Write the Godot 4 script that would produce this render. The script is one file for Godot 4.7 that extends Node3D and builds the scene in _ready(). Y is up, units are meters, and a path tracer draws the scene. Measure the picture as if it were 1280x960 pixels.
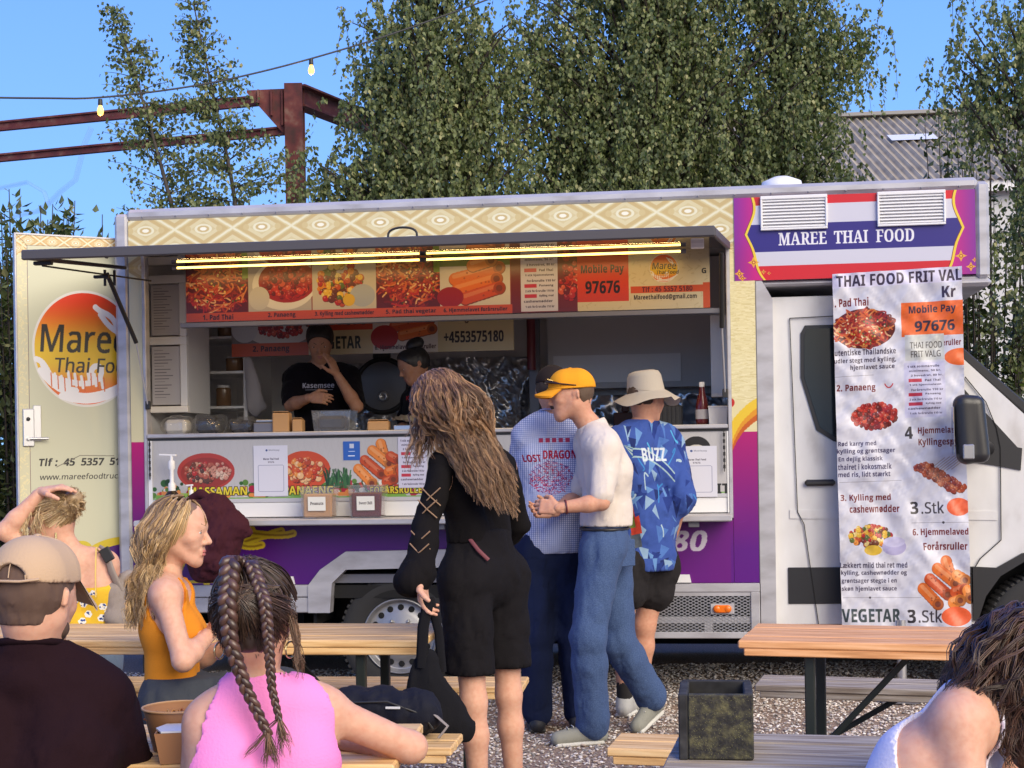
extends Node3D
# Food truck at an outdoor market: metres, y up. The camera stands at the origin and looks along -z.
# Order of _ready(): camera, sky, sun, exposure; then ground, truck, buildings, trees; tables, people, small things.

func _ready() -> void:
	var cam := Camera3D.new()
	cam.name = "camera"
	add_child(cam)
	cam.position = Vector3(0, 1.4, 0)
	cam.rotation = Vector3(0, 0, -0.0155)
	cam.near = 0.05
	cam.far = 300.0
	cam.projection = Camera3D.PROJECTION_FRUSTUM
	cam.size = 0.05 * 960.0 / 1850.0
	cam.frustum_offset = Vector2(0, 0.05 * 90.0 / 1850.0)
	cam.current = true
	var we := WorldEnvironment.new()
	we.name = "environment"
	var env := Environment.new()
	env.background_mode = Environment.BG_SKY
	var sky := ProceduralSkyMaterial.new()
	sky.sky_top_color = Color(0.17, 0.38, 0.83)
	sky.sky_horizon_color = Color(0.55, 0.75, 0.97)
	sky.sky_curve = 0.30
	sky.ground_bottom_color = Color(0.30, 0.28, 0.26)
	sky.ground_horizon_color = Color(0.52, 0.54, 0.56)
	sky.sky_energy_multiplier = 1.1
	env.sky = Sky.new()
	env.sky.sky_material = sky
	env.tonemap_mode = Environment.TONE_MAPPER_LINEAR
	env.tonemap_exposure = 1.28
	env.sdfgi_enabled = true
	env.ssao_enabled = true
	env.ssil_enabled = true
	we.environment = env
	add_child(we)
	# low evening sun, softened by thin haze and the buildings behind the photographer
	var sun := DirectionalLight3D.new()
	sun.name = "sun"
	sun.light_energy = 0.95
	sun.light_angular_distance = 45.0
	sun.light_color = Color(1.0, 0.955, 0.89)
	sun.shadow_enabled = true
	add_child(sun)
	sun.rotation = Vector3(deg_to_rad(-30), deg_to_rad(34), 0)
	rng.seed = 7
	stage("start")
	make_materials(); stage("materials")
	make_ground(); stage("ground")
	make_truck(); stage("truck")
	make_kitchen(); stage("kitchen")
	make_background(); stage("background")
	make_trees(); stage("trees")
	make_tables(); stage("tables")
	make_people(); stage("people")
	make_small_things(); stage("small things")

var clock := 0
func stage(what: String) -> void:
	var now := Time.get_ticks_msec()
	print(what, " ", now - clock if clock else 0, " ms")
	clock = now
# ================= geometry collector =================
class MB:
	var v := PackedVector3Array()
	var n := PackedVector3Array()
	var u := PackedVector2Array()
	var c := PackedColorArray()
	var i := PackedInt32Array()
	var col := Color(1, 1, 1)
	func vert(p: Vector3, nn: Vector3, uv := Vector2.ZERO) -> int:
		v.append(p); n.append(nn); u.append(uv); c.append(col)
		return v.size() - 1
	# corners run counter-clockwise as seen from outside
	func quad(a: Vector3, b: Vector3, cc: Vector3, d: Vector3, r := Rect2(0, 0, 1, 1)) -> void:
		var nn := (b - a).cross(cc - a)
		if nn.length_squared() < 1e-18:
			nn = (cc - a).cross(d - a)
		nn = nn.normalized()
		var k := v.size()
		vert(a, nn, Vector2(r.position.x, r.end.y)); vert(b, nn, Vector2(r.end.x, r.end.y))
		vert(cc, nn, Vector2(r.end.x, r.position.y)); vert(d, nn, Vector2(r.position.x, r.position.y))
		i.append_array(PackedInt32Array([k, k + 2, k + 1, k, k + 3, k + 2]))
	func tri(a: Vector3, b: Vector3, cc: Vector3, uva := Vector2.ZERO, uvb := Vector2.ZERO, uvc := Vector2.ZERO) -> void:
		var nn := (b - a).cross(cc - a).normalized()
		var k := v.size()
		vert(a, nn, uva); vert(b, nn, uvb); vert(cc, nn, uvc)
		i.append_array(PackedInt32Array([k, k + 2, k + 1]))
	func box(ctr: Vector3, size: Vector3, bev := 0.0, bs := Basis.IDENTITY) -> MB:
		var h := size * 0.5
		var b := minf(bev, minf(h.x, minf(h.y, h.z)) * 0.9)
		var axes := [[0, 1, 2], [1, 2, 0], [2, 0, 1]]
		for ax in axes:
			for s in [-1.0, 1.0]:
				var pts: Array[Vector3] = []
				for q in [[-1, -1], [1, -1], [1, 1], [-1, 1]]:
					var p := Vector3.ZERO
					p[ax[0]] = s * h[ax[0]]
					p[ax[1]] = q[0] * (h[ax[1]] - b)
					p[ax[2]] = q[1] * (h[ax[2]] - b)
					pts.append(ctr + bs * p)
				if s > 0: quad(pts[0], pts[1], pts[2], pts[3])
				else: quad(pts[3], pts[2], pts[1], pts[0])
		if b > 0.0:
			for ax in axes:
				for s1 in [-1.0, 1.0]:
					for s2 in [-1.0, 1.0]:
						var e: Array[Vector3] = []
						for q in [[-1, 0], [1, 0], [1, 1], [-1, 1]]:
							var p := Vector3.ZERO
							p[ax[0]] = q[0] * (h[ax[0]] - b)
							p[ax[1]] = s1 * (h[ax[1]] - (b if q[1] == 1 else 0.0))
							p[ax[2]] = s2 * (h[ax[2]] - (0.0 if q[1] == 1 else b))
							e.append(ctr + bs * p)
						if s1 * s2 < 0: quad(e[0], e[1], e[2], e[3])
						else: quad(e[3], e[2], e[1], e[0])
			for sx in [-1.0, 1.0]:
				for sy in [-1.0, 1.0]:
					for sz in [-1.0, 1.0]:
						var p1 := ctr + bs * Vector3(sx * h.x, sy * (h.y - b), sz * (h.z - b))
						var p2 := ctr + bs * Vector3(sx * (h.x - b), sy * h.y, sz * (h.z - b))
						var p3 := ctr + bs * Vector3(sx * (h.x - b), sy * (h.y - b), sz * h.z)
						if sx * sy * sz > 0: tri(p1, p2, p3)
						else: tri(p3, p2, p1)
		return self
	# box between two corners
	func bb(x0: float, x1: float, y0: float, y1: float, z0: float, z1: float, bev := 0.0) -> MB:
		return box(Vector3((x0 + x1) / 2, (y0 + y1) / 2, (z0 + z1) / 2), Vector3(x1 - x0, y1 - y0, z1 - z0), bev)
	func beam(a: Vector3, b: Vector3, w: float, h: float, bev := 0.0, upv := Vector3.UP) -> MB:
		var z := (b - a).normalized()
		var up := upv if absf(z.dot(upv)) < 0.98 else Vector3.RIGHT
		var x := up.cross(z).normalized()
		var y := z.cross(x)
		return box((a + b) / 2, Vector3(w, h, a.distance_to(b)), bev, Basis(x, y, z))
	func tube(pts: PackedVector3Array, rad: PackedFloat32Array, sides := 8, caps := true, flat := 1.0, fdir := Vector3.ZERO) -> MB:
		var m := pts.size()
		var t0 := (pts[1] - pts[0]).normalized()
		var up := Vector3.UP if absf(t0.y) < 0.9 else Vector3.RIGHT
		if fdir != Vector3.ZERO: up = fdir
		var x := up.cross(t0).normalized()
		var k0 := v.size()
		for j in m:
			var t := (pts[mini(j + 1, m - 1)] - pts[maxi(j - 1, 0)]).normalized()
			x = (x - t * x.dot(t)).normalized()
			var y := t.cross(x)
			for s in sides:
				var a := TAU * s / sides
				var d := x * cos(a) + y * (sin(a) * flat)
				vert(pts[j] + d * rad[j], (x * cos(a) + y * (sin(a) / maxf(flat, 0.05))).normalized(), Vector2(float(s) / sides, float(j) / (m - 1)))
		for j in m - 1:
			for s in sides:
				var a0 := k0 + j * sides + s
				var a1 := k0 + j * sides + (s + 1) % sides
				i.append_array(PackedInt32Array([a0, a0 + sides, a1, a1, a0 + sides, a1 + sides]))
		if caps:
			for e in [0, m - 1]:
				var tt := (pts[0] - pts[1]).normalized() if e == 0 else (pts[m - 1] - pts[m - 2]).normalized()
				var kc := vert(pts[e], tt)
				var ring: Array[int] = []
				for s in sides: ring.append(vert(v[k0 + e * sides + s], tt))
				for s in sides:
					if e == 0: i.append_array(PackedInt32Array([kc, ring[s], ring[(s + 1) % sides]]))
					else: i.append_array(PackedInt32Array([kc, ring[(s + 1) % sides], ring[s]]))
		return self
	func rod(a: Vector3, b: Vector3, r: float, sides := 8) -> MB:
		return tube(PackedVector3Array([a, b]), PackedFloat32Array([r, r]), sides)
	# profile of (radius, height) turned about +Y of the frame tr
	func lathe(prof: Array, segs: int, tr := Transform3D.IDENTITY, sq := Vector2.ONE) -> MB:
		var k0 := v.size()
		var m := prof.size()
		for j in m:
			var p: Vector2 = prof[j]
			var pa: Vector2 = prof[maxi(j - 1, 0)]
			var pb: Vector2 = prof[mini(j + 1, m - 1)]
			var tg := (pb - pa).normalized()
			for s in segs + 1:
				var a := TAU * s / segs
				var nn := Vector3(cos(a) * tg.y, -tg.x, sin(a) * tg.y)
				vert(tr * Vector3(cos(a) * p.x * sq.x, p.y, sin(a) * p.x * sq.y), (tr.basis * nn).normalized(), Vector2(float(s) / segs, 1.0 - float(j) / (m - 1)))
		for j in m - 1:
			for s in segs:
				var a0 := k0 + j * (segs + 1) + s
				var b0 := a0 + segs + 1
				i.append_array(PackedInt32Array([a0, a0 + 1, b0, a0 + 1, b0 + 1, b0]))
		return self
	# flat outline (x, y), counter-clockwise seen from +z, pulled from z0 to z1 in the frame tr
	func prism(poly: PackedVector2Array, z0: float, z1: float, tr := Transform3D.IDENTITY) -> MB:
		var ids := Geometry2D.triangulate_polygon(poly)
		var area := 0.0
		for q in poly.size(): area += poly[q].cross(poly[(q + 1) % poly.size()])
		var pl := poly
		if area < 0:
			pl = poly.duplicate(); pl.reverse()
			ids = Geometry2D.triangulate_polygon(pl)
		for t in range(0, ids.size(), 3):
			var a := pl[ids[t]]; var b := pl[ids[t + 1]]; var cc := pl[ids[t + 2]]
			if (b - a).cross(cc - a) < 0:
				var sw := b; b = cc; cc = sw
			tri(tr * Vector3(a.x, a.y, z1), tr * Vector3(b.x, b.y, z1), tr * Vector3(cc.x, cc.y, z1), a, b, cc)
			tri(tr * Vector3(a.x, a.y, z0), tr * Vector3(cc.x, cc.y, z0), tr * Vector3(b.x, b.y, z0), a, cc, b)
		for q in pl.size():
			var a := pl[q]; var b := pl[(q + 1) % pl.size()]
			quad(tr * Vector3(a.x, a.y, z0), tr * Vector3(b.x, b.y, z0), tr * Vector3(b.x, b.y, z1), tr * Vector3(a.x, a.y, z1))
		return self
	func add(o: MB) -> MB:
		var k := v.size()
		v.append_array(o.v); n.append_array(o.n); u.append_array(o.u); c.append_array(o.c)
		for q in o.i: i.append(q + k)
		return self
	func mesh() -> ArrayMesh:
		var m := ArrayMesh.new()
		if v.is_empty(): return m
		var a := []
		a.resize(Mesh.ARRAY_MAX)
		a[Mesh.ARRAY_VERTEX] = v; a[Mesh.ARRAY_NORMAL] = n; a[Mesh.ARRAY_TEX_UV] = u; a[Mesh.ARRAY_COLOR] = c; a[Mesh.ARRAY_INDEX] = i
		m.add_surface_from_arrays(Mesh.PRIMITIVE_TRIANGLES, a)
		return m

# ================= smooth distance field, meshed as surface nets =================
# a bone is [a, b, radius at a, radius at b, blend, flatten direction, flatten factor]
class Field:
	var o: Vector3
	var cell: float
	var nx: int
	var ny: int
	var nz: int
	var f := PackedFloat32Array()
	func _init(bones: Array, cl: float) -> void:
		cell = cl
		var lo := Vector3(1e9, 1e9, 1e9)
		var hi := -lo
		for b in bones:
			var r: float = maxf(b[2], b[3])
			lo = lo.min(Vector3(b[0]) - Vector3.ONE * r).min(Vector3(b[1]) - Vector3.ONE * r)
			hi = hi.max(Vector3(b[0]) + Vector3.ONE * r).max(Vector3(b[1]) + Vector3.ONE * r)
		lo -= Vector3.ONE * (cell * 3.0 + 0.02)
		hi += Vector3.ONE * (cell * 3.0 + 0.02)
		o = lo
		nx = int((hi.x - lo.x) / cell) + 2
		ny = int((hi.y - lo.y) / cell) + 2
		nz = int((hi.z - lo.z) / cell) + 2
		f.resize(nx * ny * nz)
		f.fill(1.0)
		for b in bones: bone(b)
	func bone(bn: Array) -> void:
		var a: Vector3 = bn[0]
		var b: Vector3 = bn[1]
		var ra: float = bn[2]
		var rb: float = bn[3]
		var k: float = maxf(bn[4] if bn.size() > 4 else 0.02, 0.0005)
		var fn: Vector3 = bn[5] if bn.size() > 5 else Vector3.ZERO
		var fs: float = bn[6] if bn.size() > 6 else 1.0
		var m := k * 0.6 + cell * 2.2
		var l := (a - Vector3.ONE * (ra + m)).min(b - Vector3.ONE * (rb + m)) - o
		var h := (a + Vector3.ONE * (ra + m)).max(b + Vector3.ONE * (rb + m)) - o
		var x0 := clampi(int(l.x / cell), 0, nx - 1); var x1 := clampi(int(h.x / cell) + 1, 0, nx - 1)
		var y0 := clampi(int(l.y / cell), 0, ny - 1); var y1 := clampi(int(h.y / cell) + 1, 0, ny - 1)
		var z0 := clampi(int(l.z / cell), 0, nz - 1); var z1 := clampi(int(h.z / cell) + 1, 0, nz - 1)
		var ba := b - a
		var g := fs - 1.0
		var flat := absf(g) > 0.001
		if flat: ba += fn * (fn.dot(ba) * g)
		var inv := 1.0 / maxf(ba.dot(ba), 1e-9)
		var rd := rb - ra
		var ik := 0.5 / k
		for z in range(z0, z1 + 1):
			for y in range(y0, y1 + 1):
				var at := (z * ny + y) * nx
				var p := o + Vector3(x0 * cell, y * cell, z * cell) - a
				for x in range(x0, x1 + 1):
					var q := p
					if flat: q += fn * (fn.dot(q) * g)
					var t := clampf(q.dot(ba) * inv, 0.0, 1.0)
					var d := (q - ba * t).length() - ra - rd * t
					var e := f[at + x]
					var w := 0.5 + (e - d) * ik
					if w >= 1.0: f[at + x] = d
					elif w > 0.0: f[at + x] = e + (d - e) * w - k * w * (1.0 - w)
					p.x += cell
	# keep what lies on the side where nn . p < cc
	func cut(nn: Vector3, cc: float) -> void:
		var j := 0
		for z in nz:
			for y in ny:
				var s := nn.dot(o + Vector3(0, y * cell, z * cell)) - cc
				var st := nn.x * cell
				for x in nx:
					if s > f[j]: f[j] = s
					s += st
					j += 1
	# take a bone away
	func carve(a: Vector3, b: Vector3, ra: float, rb: float) -> void:
		var ba := b - a
		var inv := 1.0 / maxf(ba.dot(ba), 1e-9)
		var j := 0
		for z in nz:
			for y in ny:
				var p := o + Vector3(0, y * cell, z * cell) - a
				for x in nx:
					if f[j] < 0.05:
						var t := clampf(p.dot(ba) * inv, 0.0, 1.0)
						var d := ra + (rb - ra) * t - (p - ba * t).length()
						if d > f[j]: f[j] = d
					p.x += cell
					j += 1
	func wrinkle(noise: FastNoiseLite, amp: float, st := Vector3.ONE) -> void:
		var lim := cell * 2.5 + amp
		var j := 0
		for z in nz:
			for y in ny:
				for x in nx:
					if absf(f[j]) < lim:
						f[j] += amp * noise.get_noise_3d((o.x + x * cell) * st.x, (o.y + y * cell) * st.y, (o.z + z * cell) * st.z)
					j += 1
	func net(mb: MB, ux := Vector3.RIGHT, uy := Vector3.UP, smooth := 0) -> void:
		var sx := 1
		var sy := nx
		var sz := nx * ny
		var id := PackedInt32Array()
		id.resize(f.size())
		id.fill(-1)
		var lim := cell * 4.0
		var cells := PackedInt32Array()
		for z in nz - 1:
			for y in ny - 1:
				var at := (z * ny + y) * nx
				for x in nx - 1:
					var k := at + x
					var f0 := f[k]
					if f0 > lim or f0 < -lim: continue
					var f1 := f[k + sx]; var f2 := f[k + sy]; var f3 := f[k + sx + sy]
					var f4 := f[k + sz]; var f5 := f[k + sx + sz]; var f6 := f[k + sy + sz]; var f7 := f[k + sx + sy + sz]
					var mask := int(f0 < 0.0) + int(f1 < 0.0) + int(f2 < 0.0) + int(f3 < 0.0) + int(f4 < 0.0) + int(f5 < 0.0) + int(f6 < 0.0) + int(f7 < 0.0)
					if mask == 0 or mask == 8: continue
					var p := Vector3.ZERO
					var m := 0
					if (f0 < 0.0) != (f1 < 0.0): p += Vector3(f0 / (f0 - f1), 0, 0); m += 1
					if (f2 < 0.0) != (f3 < 0.0): p += Vector3(f2 / (f2 - f3), 1, 0); m += 1
					if (f4 < 0.0) != (f5 < 0.0): p += Vector3(f4 / (f4 - f5), 0, 1); m += 1
					if (f6 < 0.0) != (f7 < 0.0): p += Vector3(f6 / (f6 - f7), 1, 1); m += 1
					if (f0 < 0.0) != (f2 < 0.0): p += Vector3(0, f0 / (f0 - f2), 0); m += 1
					if (f1 < 0.0) != (f3 < 0.0): p += Vector3(1, f1 / (f1 - f3), 0); m += 1
					if (f4 < 0.0) != (f6 < 0.0): p += Vector3(0, f4 / (f4 - f6), 1); m += 1
					if (f5 < 0.0) != (f7 < 0.0): p += Vector3(1, f5 / (f5 - f7), 1); m += 1
					if (f0 < 0.0) != (f4 < 0.0): p += Vector3(0, 0, f0 / (f0 - f4)); m += 1
					if (f1 < 0.0) != (f5 < 0.0): p += Vector3(1, 0, f1 / (f1 - f5)); m += 1
					if (f2 < 0.0) != (f6 < 0.0): p += Vector3(0, 1, f2 / (f2 - f6)); m += 1
					if (f3 < 0.0) != (f7 < 0.0): p += Vector3(1, 1, f3 / (f3 - f7)); m += 1
					p /= m
					var gr := Vector3(f1 - f0 + f3 - f2 + f5 - f4 + f7 - f6, f2 - f0 + f3 - f1 + f6 - f4 + f7 - f5, f4 - f0 + f5 - f1 + f6 - f2 + f7 - f3)
					var w := o + (Vector3(x, y, z) + p) * cell
					id[k] = mb.vert(w, gr.normalized(), Vector2(w.dot(ux), -w.dot(uy)))
					cells.append(k)
		for k in cells:
			var s0 := f[k] < 0.0
			if s0 != (f[k + sx] < 0.0):
				_face(mb, id[k], id[k - sy], id[k - sy - sz], id[k - sz], s0)
			if s0 != (f[k + sy] < 0.0):
				_face(mb, id[k], id[k - sz], id[k - sx - sz], id[k - sx], s0)
			if s0 != (f[k + sz] < 0.0):
				_face(mb, id[k], id[k - sx], id[k - sx - sy], id[k - sy], s0)
	func _face(mb: MB, a: int, b: int, c: int, d: int, s: bool) -> void:
		if b < 0 or c < 0 or d < 0: return
		if s: mb.i.append_array(PackedInt32Array([a, c, b, a, d, c]))
		else: mb.i.append_array(PackedInt32Array([a, b, c, a, c, d]))

var rng := RandomNumberGenerator.new()
func rf(a: float, b: float) -> float: return rng.randf_range(a, b)
func rv() -> Vector3: return Vector3(rf(-1, 1), rf(-1, 1), rf(-1, 1))
func v3(x: float, y: float, z: float) -> Vector3: return Vector3(x, y, z)

# ================= nodes =================
var used_names := {}
func numbered(called: String) -> String:
	var k: int = used_names.get(called, 0)
	used_names[called] = k + 1
	return called if k == 0 else "%s_%03d" % [called, k]
func meta(o: Node, label: String, category: String, group := "", kind := "") -> void:
	if label: o.set_meta("label", label)
	if category: o.set_meta("category", category)
	if group: o.set_meta("group", group)
	if kind: o.set_meta("kind", kind)
func thing(called: String, label: String, category: String, at := Vector3.ZERO, turn := 0.0, group := "") -> Node3D:
	var o := Node3D.new()
	o.name = numbered(called)
	add_child(o)
	o.position = at
	o.rotation.y = turn
	meta(o, label, category, group)
	return o
func part(parent: Node3D, called: String, mb: MB, m: Material, label := "") -> MeshInstance3D:
	var o := MeshInstance3D.new()
	o.name = called
	o.mesh = mb.mesh()
	o.material_override = m
	parent.add_child(o, true)
	if label: o.set_meta("label", label)
	return o
func one(called: String, mb: MB, m: Material, label: String, category: String, group := "", tr := Transform3D.IDENTITY) -> MeshInstance3D:
	var o := MeshInstance3D.new()
	o.name = numbered(called)
	o.mesh = mb.mesh()
	o.material_override = m
	add_child(o)
	o.transform = tr
	meta(o, label, category, group)
	return o

# ================= materials and pictures =================
func lin(r: float, g: float, b: float, a := 1.0) -> Color: return Color(r, g, b, a).linear_to_srgb()
func px(r: int, g: int, b: int, a := 255) -> Color: return Color8(r, g, b, a)
func mat(c: Color, rough := 0.7, metal := 0.0, tex: Texture2D = null) -> StandardMaterial3D:
	var m := StandardMaterial3D.new()
	m.albedo_color = c
	m.roughness = rough
	m.metallic = metal
	m.albedo_texture = tex
	return m
func tinted(rough := 0.7) -> StandardMaterial3D:
	var m := mat(Color.WHITE, rough)
	m.vertex_color_use_as_albedo = true
	return m
func bumpy(m: StandardMaterial3D, tex: Texture2D, cm: float, sc := Vector3.ONE) -> StandardMaterial3D:
	m.heightmap_enabled = true
	m.heightmap_texture = tex
	m.heightmap_scale = cm
	m.uv1_triplanar = true
	m.uv1_scale = sc
	return m
func tri(m: StandardMaterial3D, sc := Vector3.ONE) -> StandardMaterial3D:
	m.uv1_triplanar = true
	m.uv1_scale = sc
	return m
func itex(im: Image) -> ImageTexture: return ImageTexture.create_from_image(im)
func noise_image(w: int, h: int, fr: float, oct := 4, sd := 1, kind := FastNoiseLite.TYPE_SIMPLEX_SMOOTH) -> Image:
	var nz := FastNoiseLite.new()
	nz.seed = sd
	nz.noise_type = kind
	nz.frequency = fr
	nz.fractal_octaves = oct
	return nz.get_seamless_image(w, h)
# maps a grey picture through a colour ramp
func ramp(im: Image, stops: Array) -> Image:
	var lut := PackedByteArray()
	for k in 256:
		var t := k / 255.0
		var c: Color = stops[0][1]
		for q in stops.size() - 1:
			if t >= stops[q][0]:
				c = Color(stops[q][1]).lerp(stops[q + 1][1], clampf((t - stops[q][0]) / (stops[q + 1][0] - stops[q][0]), 0, 1))
		lut.append_array(PackedByteArray([c.r8, c.g8, c.b8]))
	im.convert(Image.FORMAT_L8)
	var d := im.get_data()
	var out := PackedByteArray()
	out.resize(d.size() * 3)
	var j := 0
	for b in d:
		var q := b * 3
		out[j] = lut[q]; out[j + 1] = lut[q + 1]; out[j + 2] = lut[q + 2]
		j += 3
	return Image.create_from_data(im.get_width(), im.get_height(), false, Image.FORMAT_RGB8, out)
func canvas(w: int, h: int, c: Color) -> Image:
	var im := Image.create_empty(w, h, false, Image.FORMAT_RGBA8)
	im.fill(c)
	return im
var stamps := {}
func stamp(r: int, c: Color) -> Image:
	var key := "%d_%s" % [r, c.to_html()]
	if not stamps.has(key):
		var im := canvas(2 * r + 1, 2 * r + 1, Color(c.r, c.g, c.b, 0))
		for y in 2 * r + 1:
			for x in 2 * r + 1:
				var d := r + 0.35 - Vector2(x - r, y - r).length()
				if d > 0: im.set_pixel(x, y, Color(c.r, c.g, c.b, c.a * minf(d, 1.0)))
		stamps[key] = im
	return stamps[key]
func dab(im: Image, x: float, y: float, r: int, c: Color) -> void:
	var s := stamp(r, c)
	im.blend_rect(s, Rect2i(0, 0, 2 * r + 1, 2 * r + 1), Vector2i(int(x) - r, int(y) - r))
func stroke(im: Image, pts: Array, r: int, c: Color) -> void:
	for q in pts.size() - 1:
		var a: Vector2 = pts[q]
		var b: Vector2 = pts[q + 1]
		var m := maxi(1, int(a.distance_to(b) / maxf(1.0, r * 0.6)))
		for k in m + 1:
			var p := a.lerp(b, float(k) / m)
			dab(im, p.x, p.y, r, c)
func curve(a: Vector2, b: Vector2, c: Vector2, d: Vector2, m := 12) -> Array:
	var out := []
	for k in m + 1: out.append(a.bezier_interpolate(b, c, d, float(k) / m))
	return out
func disc(im: Image, cx: float, cy: float, rx: float, ry: float, c: Color) -> void:
	for y in range(int(cy - ry), int(cy + ry) + 1):
		var t := (y - cy) / ry
		if absf(t) >= 1.0: continue
		var w := rx * sqrt(1.0 - t * t)
		im.fill_rect(Rect2i(int(cx - w), y, maxi(1, int(2 * w)), 1), c)
func poly(im: Image, pts: Array, c: Color) -> void:
	var y0 := 1e9
	var y1 := -1e9
	for p in pts: y0 = minf(y0, p.y); y1 = maxf(y1, p.y)
	for y in range(int(y0), int(y1) + 1):
		var xs := []
		for q in pts.size():
			var a: Vector2 = pts[q]
			var b: Vector2 = pts[(q + 1) % pts.size()]
			if (a.y <= y) != (b.y <= y): xs.append(a.x + (y - a.y) / (b.y - a.y) * (b.x - a.x))
		xs.sort()
		for q in range(0, xs.size() - 1, 2):
			im.fill_rect(Rect2i(int(xs[q]), y, maxi(1, int(xs[q + 1] - xs[q]) + 1), 1), c)
var fonts := {}
func font(key: String) -> Font:
	if not fonts.has(key):
		var f := SystemFont.new()
		f.font_names = PackedStringArray([{"s": "Droid Sans", "b": "Droid Sans", "r": "Droid Serif", "R": "Droid Serif", "m": "Droid Sans Mono"}[key]])
		f.font_weight = 700 if key in ["b", "R"] else 400
		fonts[key] = f
	return fonts[key]
func letters(text: String, key: String, c: Color, sz := 56) -> Image:
	var ts := TextServerManager.get_primary_interface()
	var tl := TextLine.new()
	tl.add_string(text, font(key), sz)
	var out := canvas(int(tl.get_line_width()) + 24, sz * 2, Color(c.r, c.g, c.b, 0))
	var pen := 8.0
	for g in ts.shaped_text_get_glyphs(tl.get_rid()):
		var fr: RID = g["font_rid"]
		var size := Vector2i(g["font_size"], 0)
		if g["index"] > 0 and fr.is_valid():
			ts.font_render_glyph(fr, size, g["index"])
			var r := Rect2i(ts.font_get_glyph_uv_rect(fr, size, g["index"]))
			var ti := ts.font_get_glyph_texture_idx(fr, size, g["index"])
			if r.size.x > 0 and ti >= 0:
				var mask := ts.font_get_texture_image(fr, size, ti).get_region(r)
				mask.convert(Image.FORMAT_RGBA8)
				var src := canvas(r.size.x, r.size.y, c)
				var off := ts.font_get_glyph_offset(fr, size, g["index"])
				out.blit_rect_mask(src, mask, Rect2i(Vector2i.ZERO, r.size), Vector2i(int(pen + off.x + g["offset"].x), int(sz * 1.3 + off.y + g["offset"].y)))
		pen += g["advance"]
	return out.get_region(out.get_used_rect())
# writes text into the box x, y, w, h (w = 0 keeps the letters' own width); slant leans it
func say(im: Image, text: String, key: String, x: float, y: float, w: float, h: float, c: Color, slant := 0.0) -> void:
	var t := letters(text, key, c)
	var ww := int(w) if w > 0 else int(t.get_width() * h / t.get_height())
	t.resize(maxi(ww, 2), maxi(int(h), 2), Image.INTERPOLATE_BILINEAR if h > 22 else Image.INTERPOLATE_TRILINEAR)
	if slant != 0.0:
		for r in t.get_height():
			im.blend_rect(t, Rect2i(0, r, t.get_width(), 1), Vector2i(int(x + slant * (t.get_height() - r)), int(y) + r))
	else:
		im.blend_rect(t, Rect2i(0, 0, t.get_width(), t.get_height()), Vector2i(int(x), int(y)))
func say_lined(im: Image, text: String, key: String, x: float, y: float, w: float, h: float, c: Color, oc: Color, o := 3) -> void:
	for d in [[-1, 0], [1, 0], [0, -1], [0, 1], [-1, -1], [1, 1], [1, -1], [-1, 1]]:
		say(im, text, key, x + d[0] * o, y + d[1] * o, w, h, oc)
	say(im, text, key, x, y, w, h, c)
# ---- printed food ----
func pick(a: Array) -> Color: return a[rng.randi() % a.size()]
func noodles(im: Image, cx: float, cy: float, rx: float, ry: float, m := 130, th := 2) -> void:
	disc(im, cx, cy, rx, ry, px(92, 22, 14))
	for k in m:
		var a := rf(0, TAU)
		var q := sqrt(rf(0, 1)) * 0.86
		var p := Vector2(cx + cos(a) * rx * q, cy + sin(a) * ry * q)
		var d := Vector2(rf(-1, 1), rf(-0.7, 0.7)) * rx * 0.34
		var e := Vector2(rf(-1, 1), rf(-0.7, 0.7)) * rx * 0.3
		var c := pick([px(170, 52, 26), px(196, 84, 34), px(150, 30, 20), px(212, 128, 66), px(120, 24, 18), px(184, 40, 26), px(226, 178, 128), px(206, 96, 40)])
		if k < m * 0.4: c = pick([px(120, 26, 16), px(150, 40, 22), px(100, 20, 16)])
		var e2 := p + d + e
		var w := Vector2((e2.x - cx) / rx, (e2.y - cy) / ry)
		if w.length() > 0.97: e2 = Vector2(cx, cy) + (e2 - Vector2(cx, cy)) / w.length() * 0.95
		stroke(im, curve(p, p + d * 0.4 + Vector2(rf(-9, 9), rf(-9, 9)), p + d + Vector2(rf(-9, 9), rf(-9, 9)), e2, 8), th if rf(0, 1) < 0.8 else th + 1, c)
	for k in int(m * 0.18):
		var a := rf(0, TAU)
		var q := sqrt(rf(0, 1)) * 0.8
		dab(im, cx + cos(a) * rx * q, cy + sin(a) * ry * q, th + 1, pick([px(90, 120, 40), px(220, 70, 40), px(236, 196, 90), px(60, 84, 30), px(240, 214, 170)]))
func chunks(im: Image, cx: float, cy: float, rx: float, ry: float, cols: Array, m := 90, r0 := 4, r1 := 9) -> void:
	for k in m:
		var a := rf(0, TAU)
		var q := sqrt(rf(0, 1)) * 0.9
		var p := Vector2(cx + cos(a) * rx * q, cy + sin(a) * ry * q)
		var r := rng.randi_range(r0, r1)
		var c := pick(cols)
		dab(im, p.x + 1, p.y + 2, r, c.darkened(0.45))
		dab(im, p.x, p.y, r, c)
		dab(im, p.x - r * 0.3, p.y - r * 0.4, maxi(1, r / 3), c.lightened(0.35))
const RED_CURRY := [Color(0.66, 0.12, 0.10), Color(0.78, 0.2, 0.14), Color(0.55, 0.08, 0.09), Color(0.82, 0.34, 0.22), Color(0.7, 0.16, 0.12), Color(0.42, 0.1, 0.08)]
const STIR := [Color(0.86, 0.52, 0.12), Color(0.74, 0.3, 0.1), Color(0.9, 0.72, 0.2), Color(0.42, 0.2, 0.1), Color(0.7, 0.12, 0.1), Color(0.36, 0.42, 0.16), Color(0.9, 0.8, 0.5)]
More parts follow.
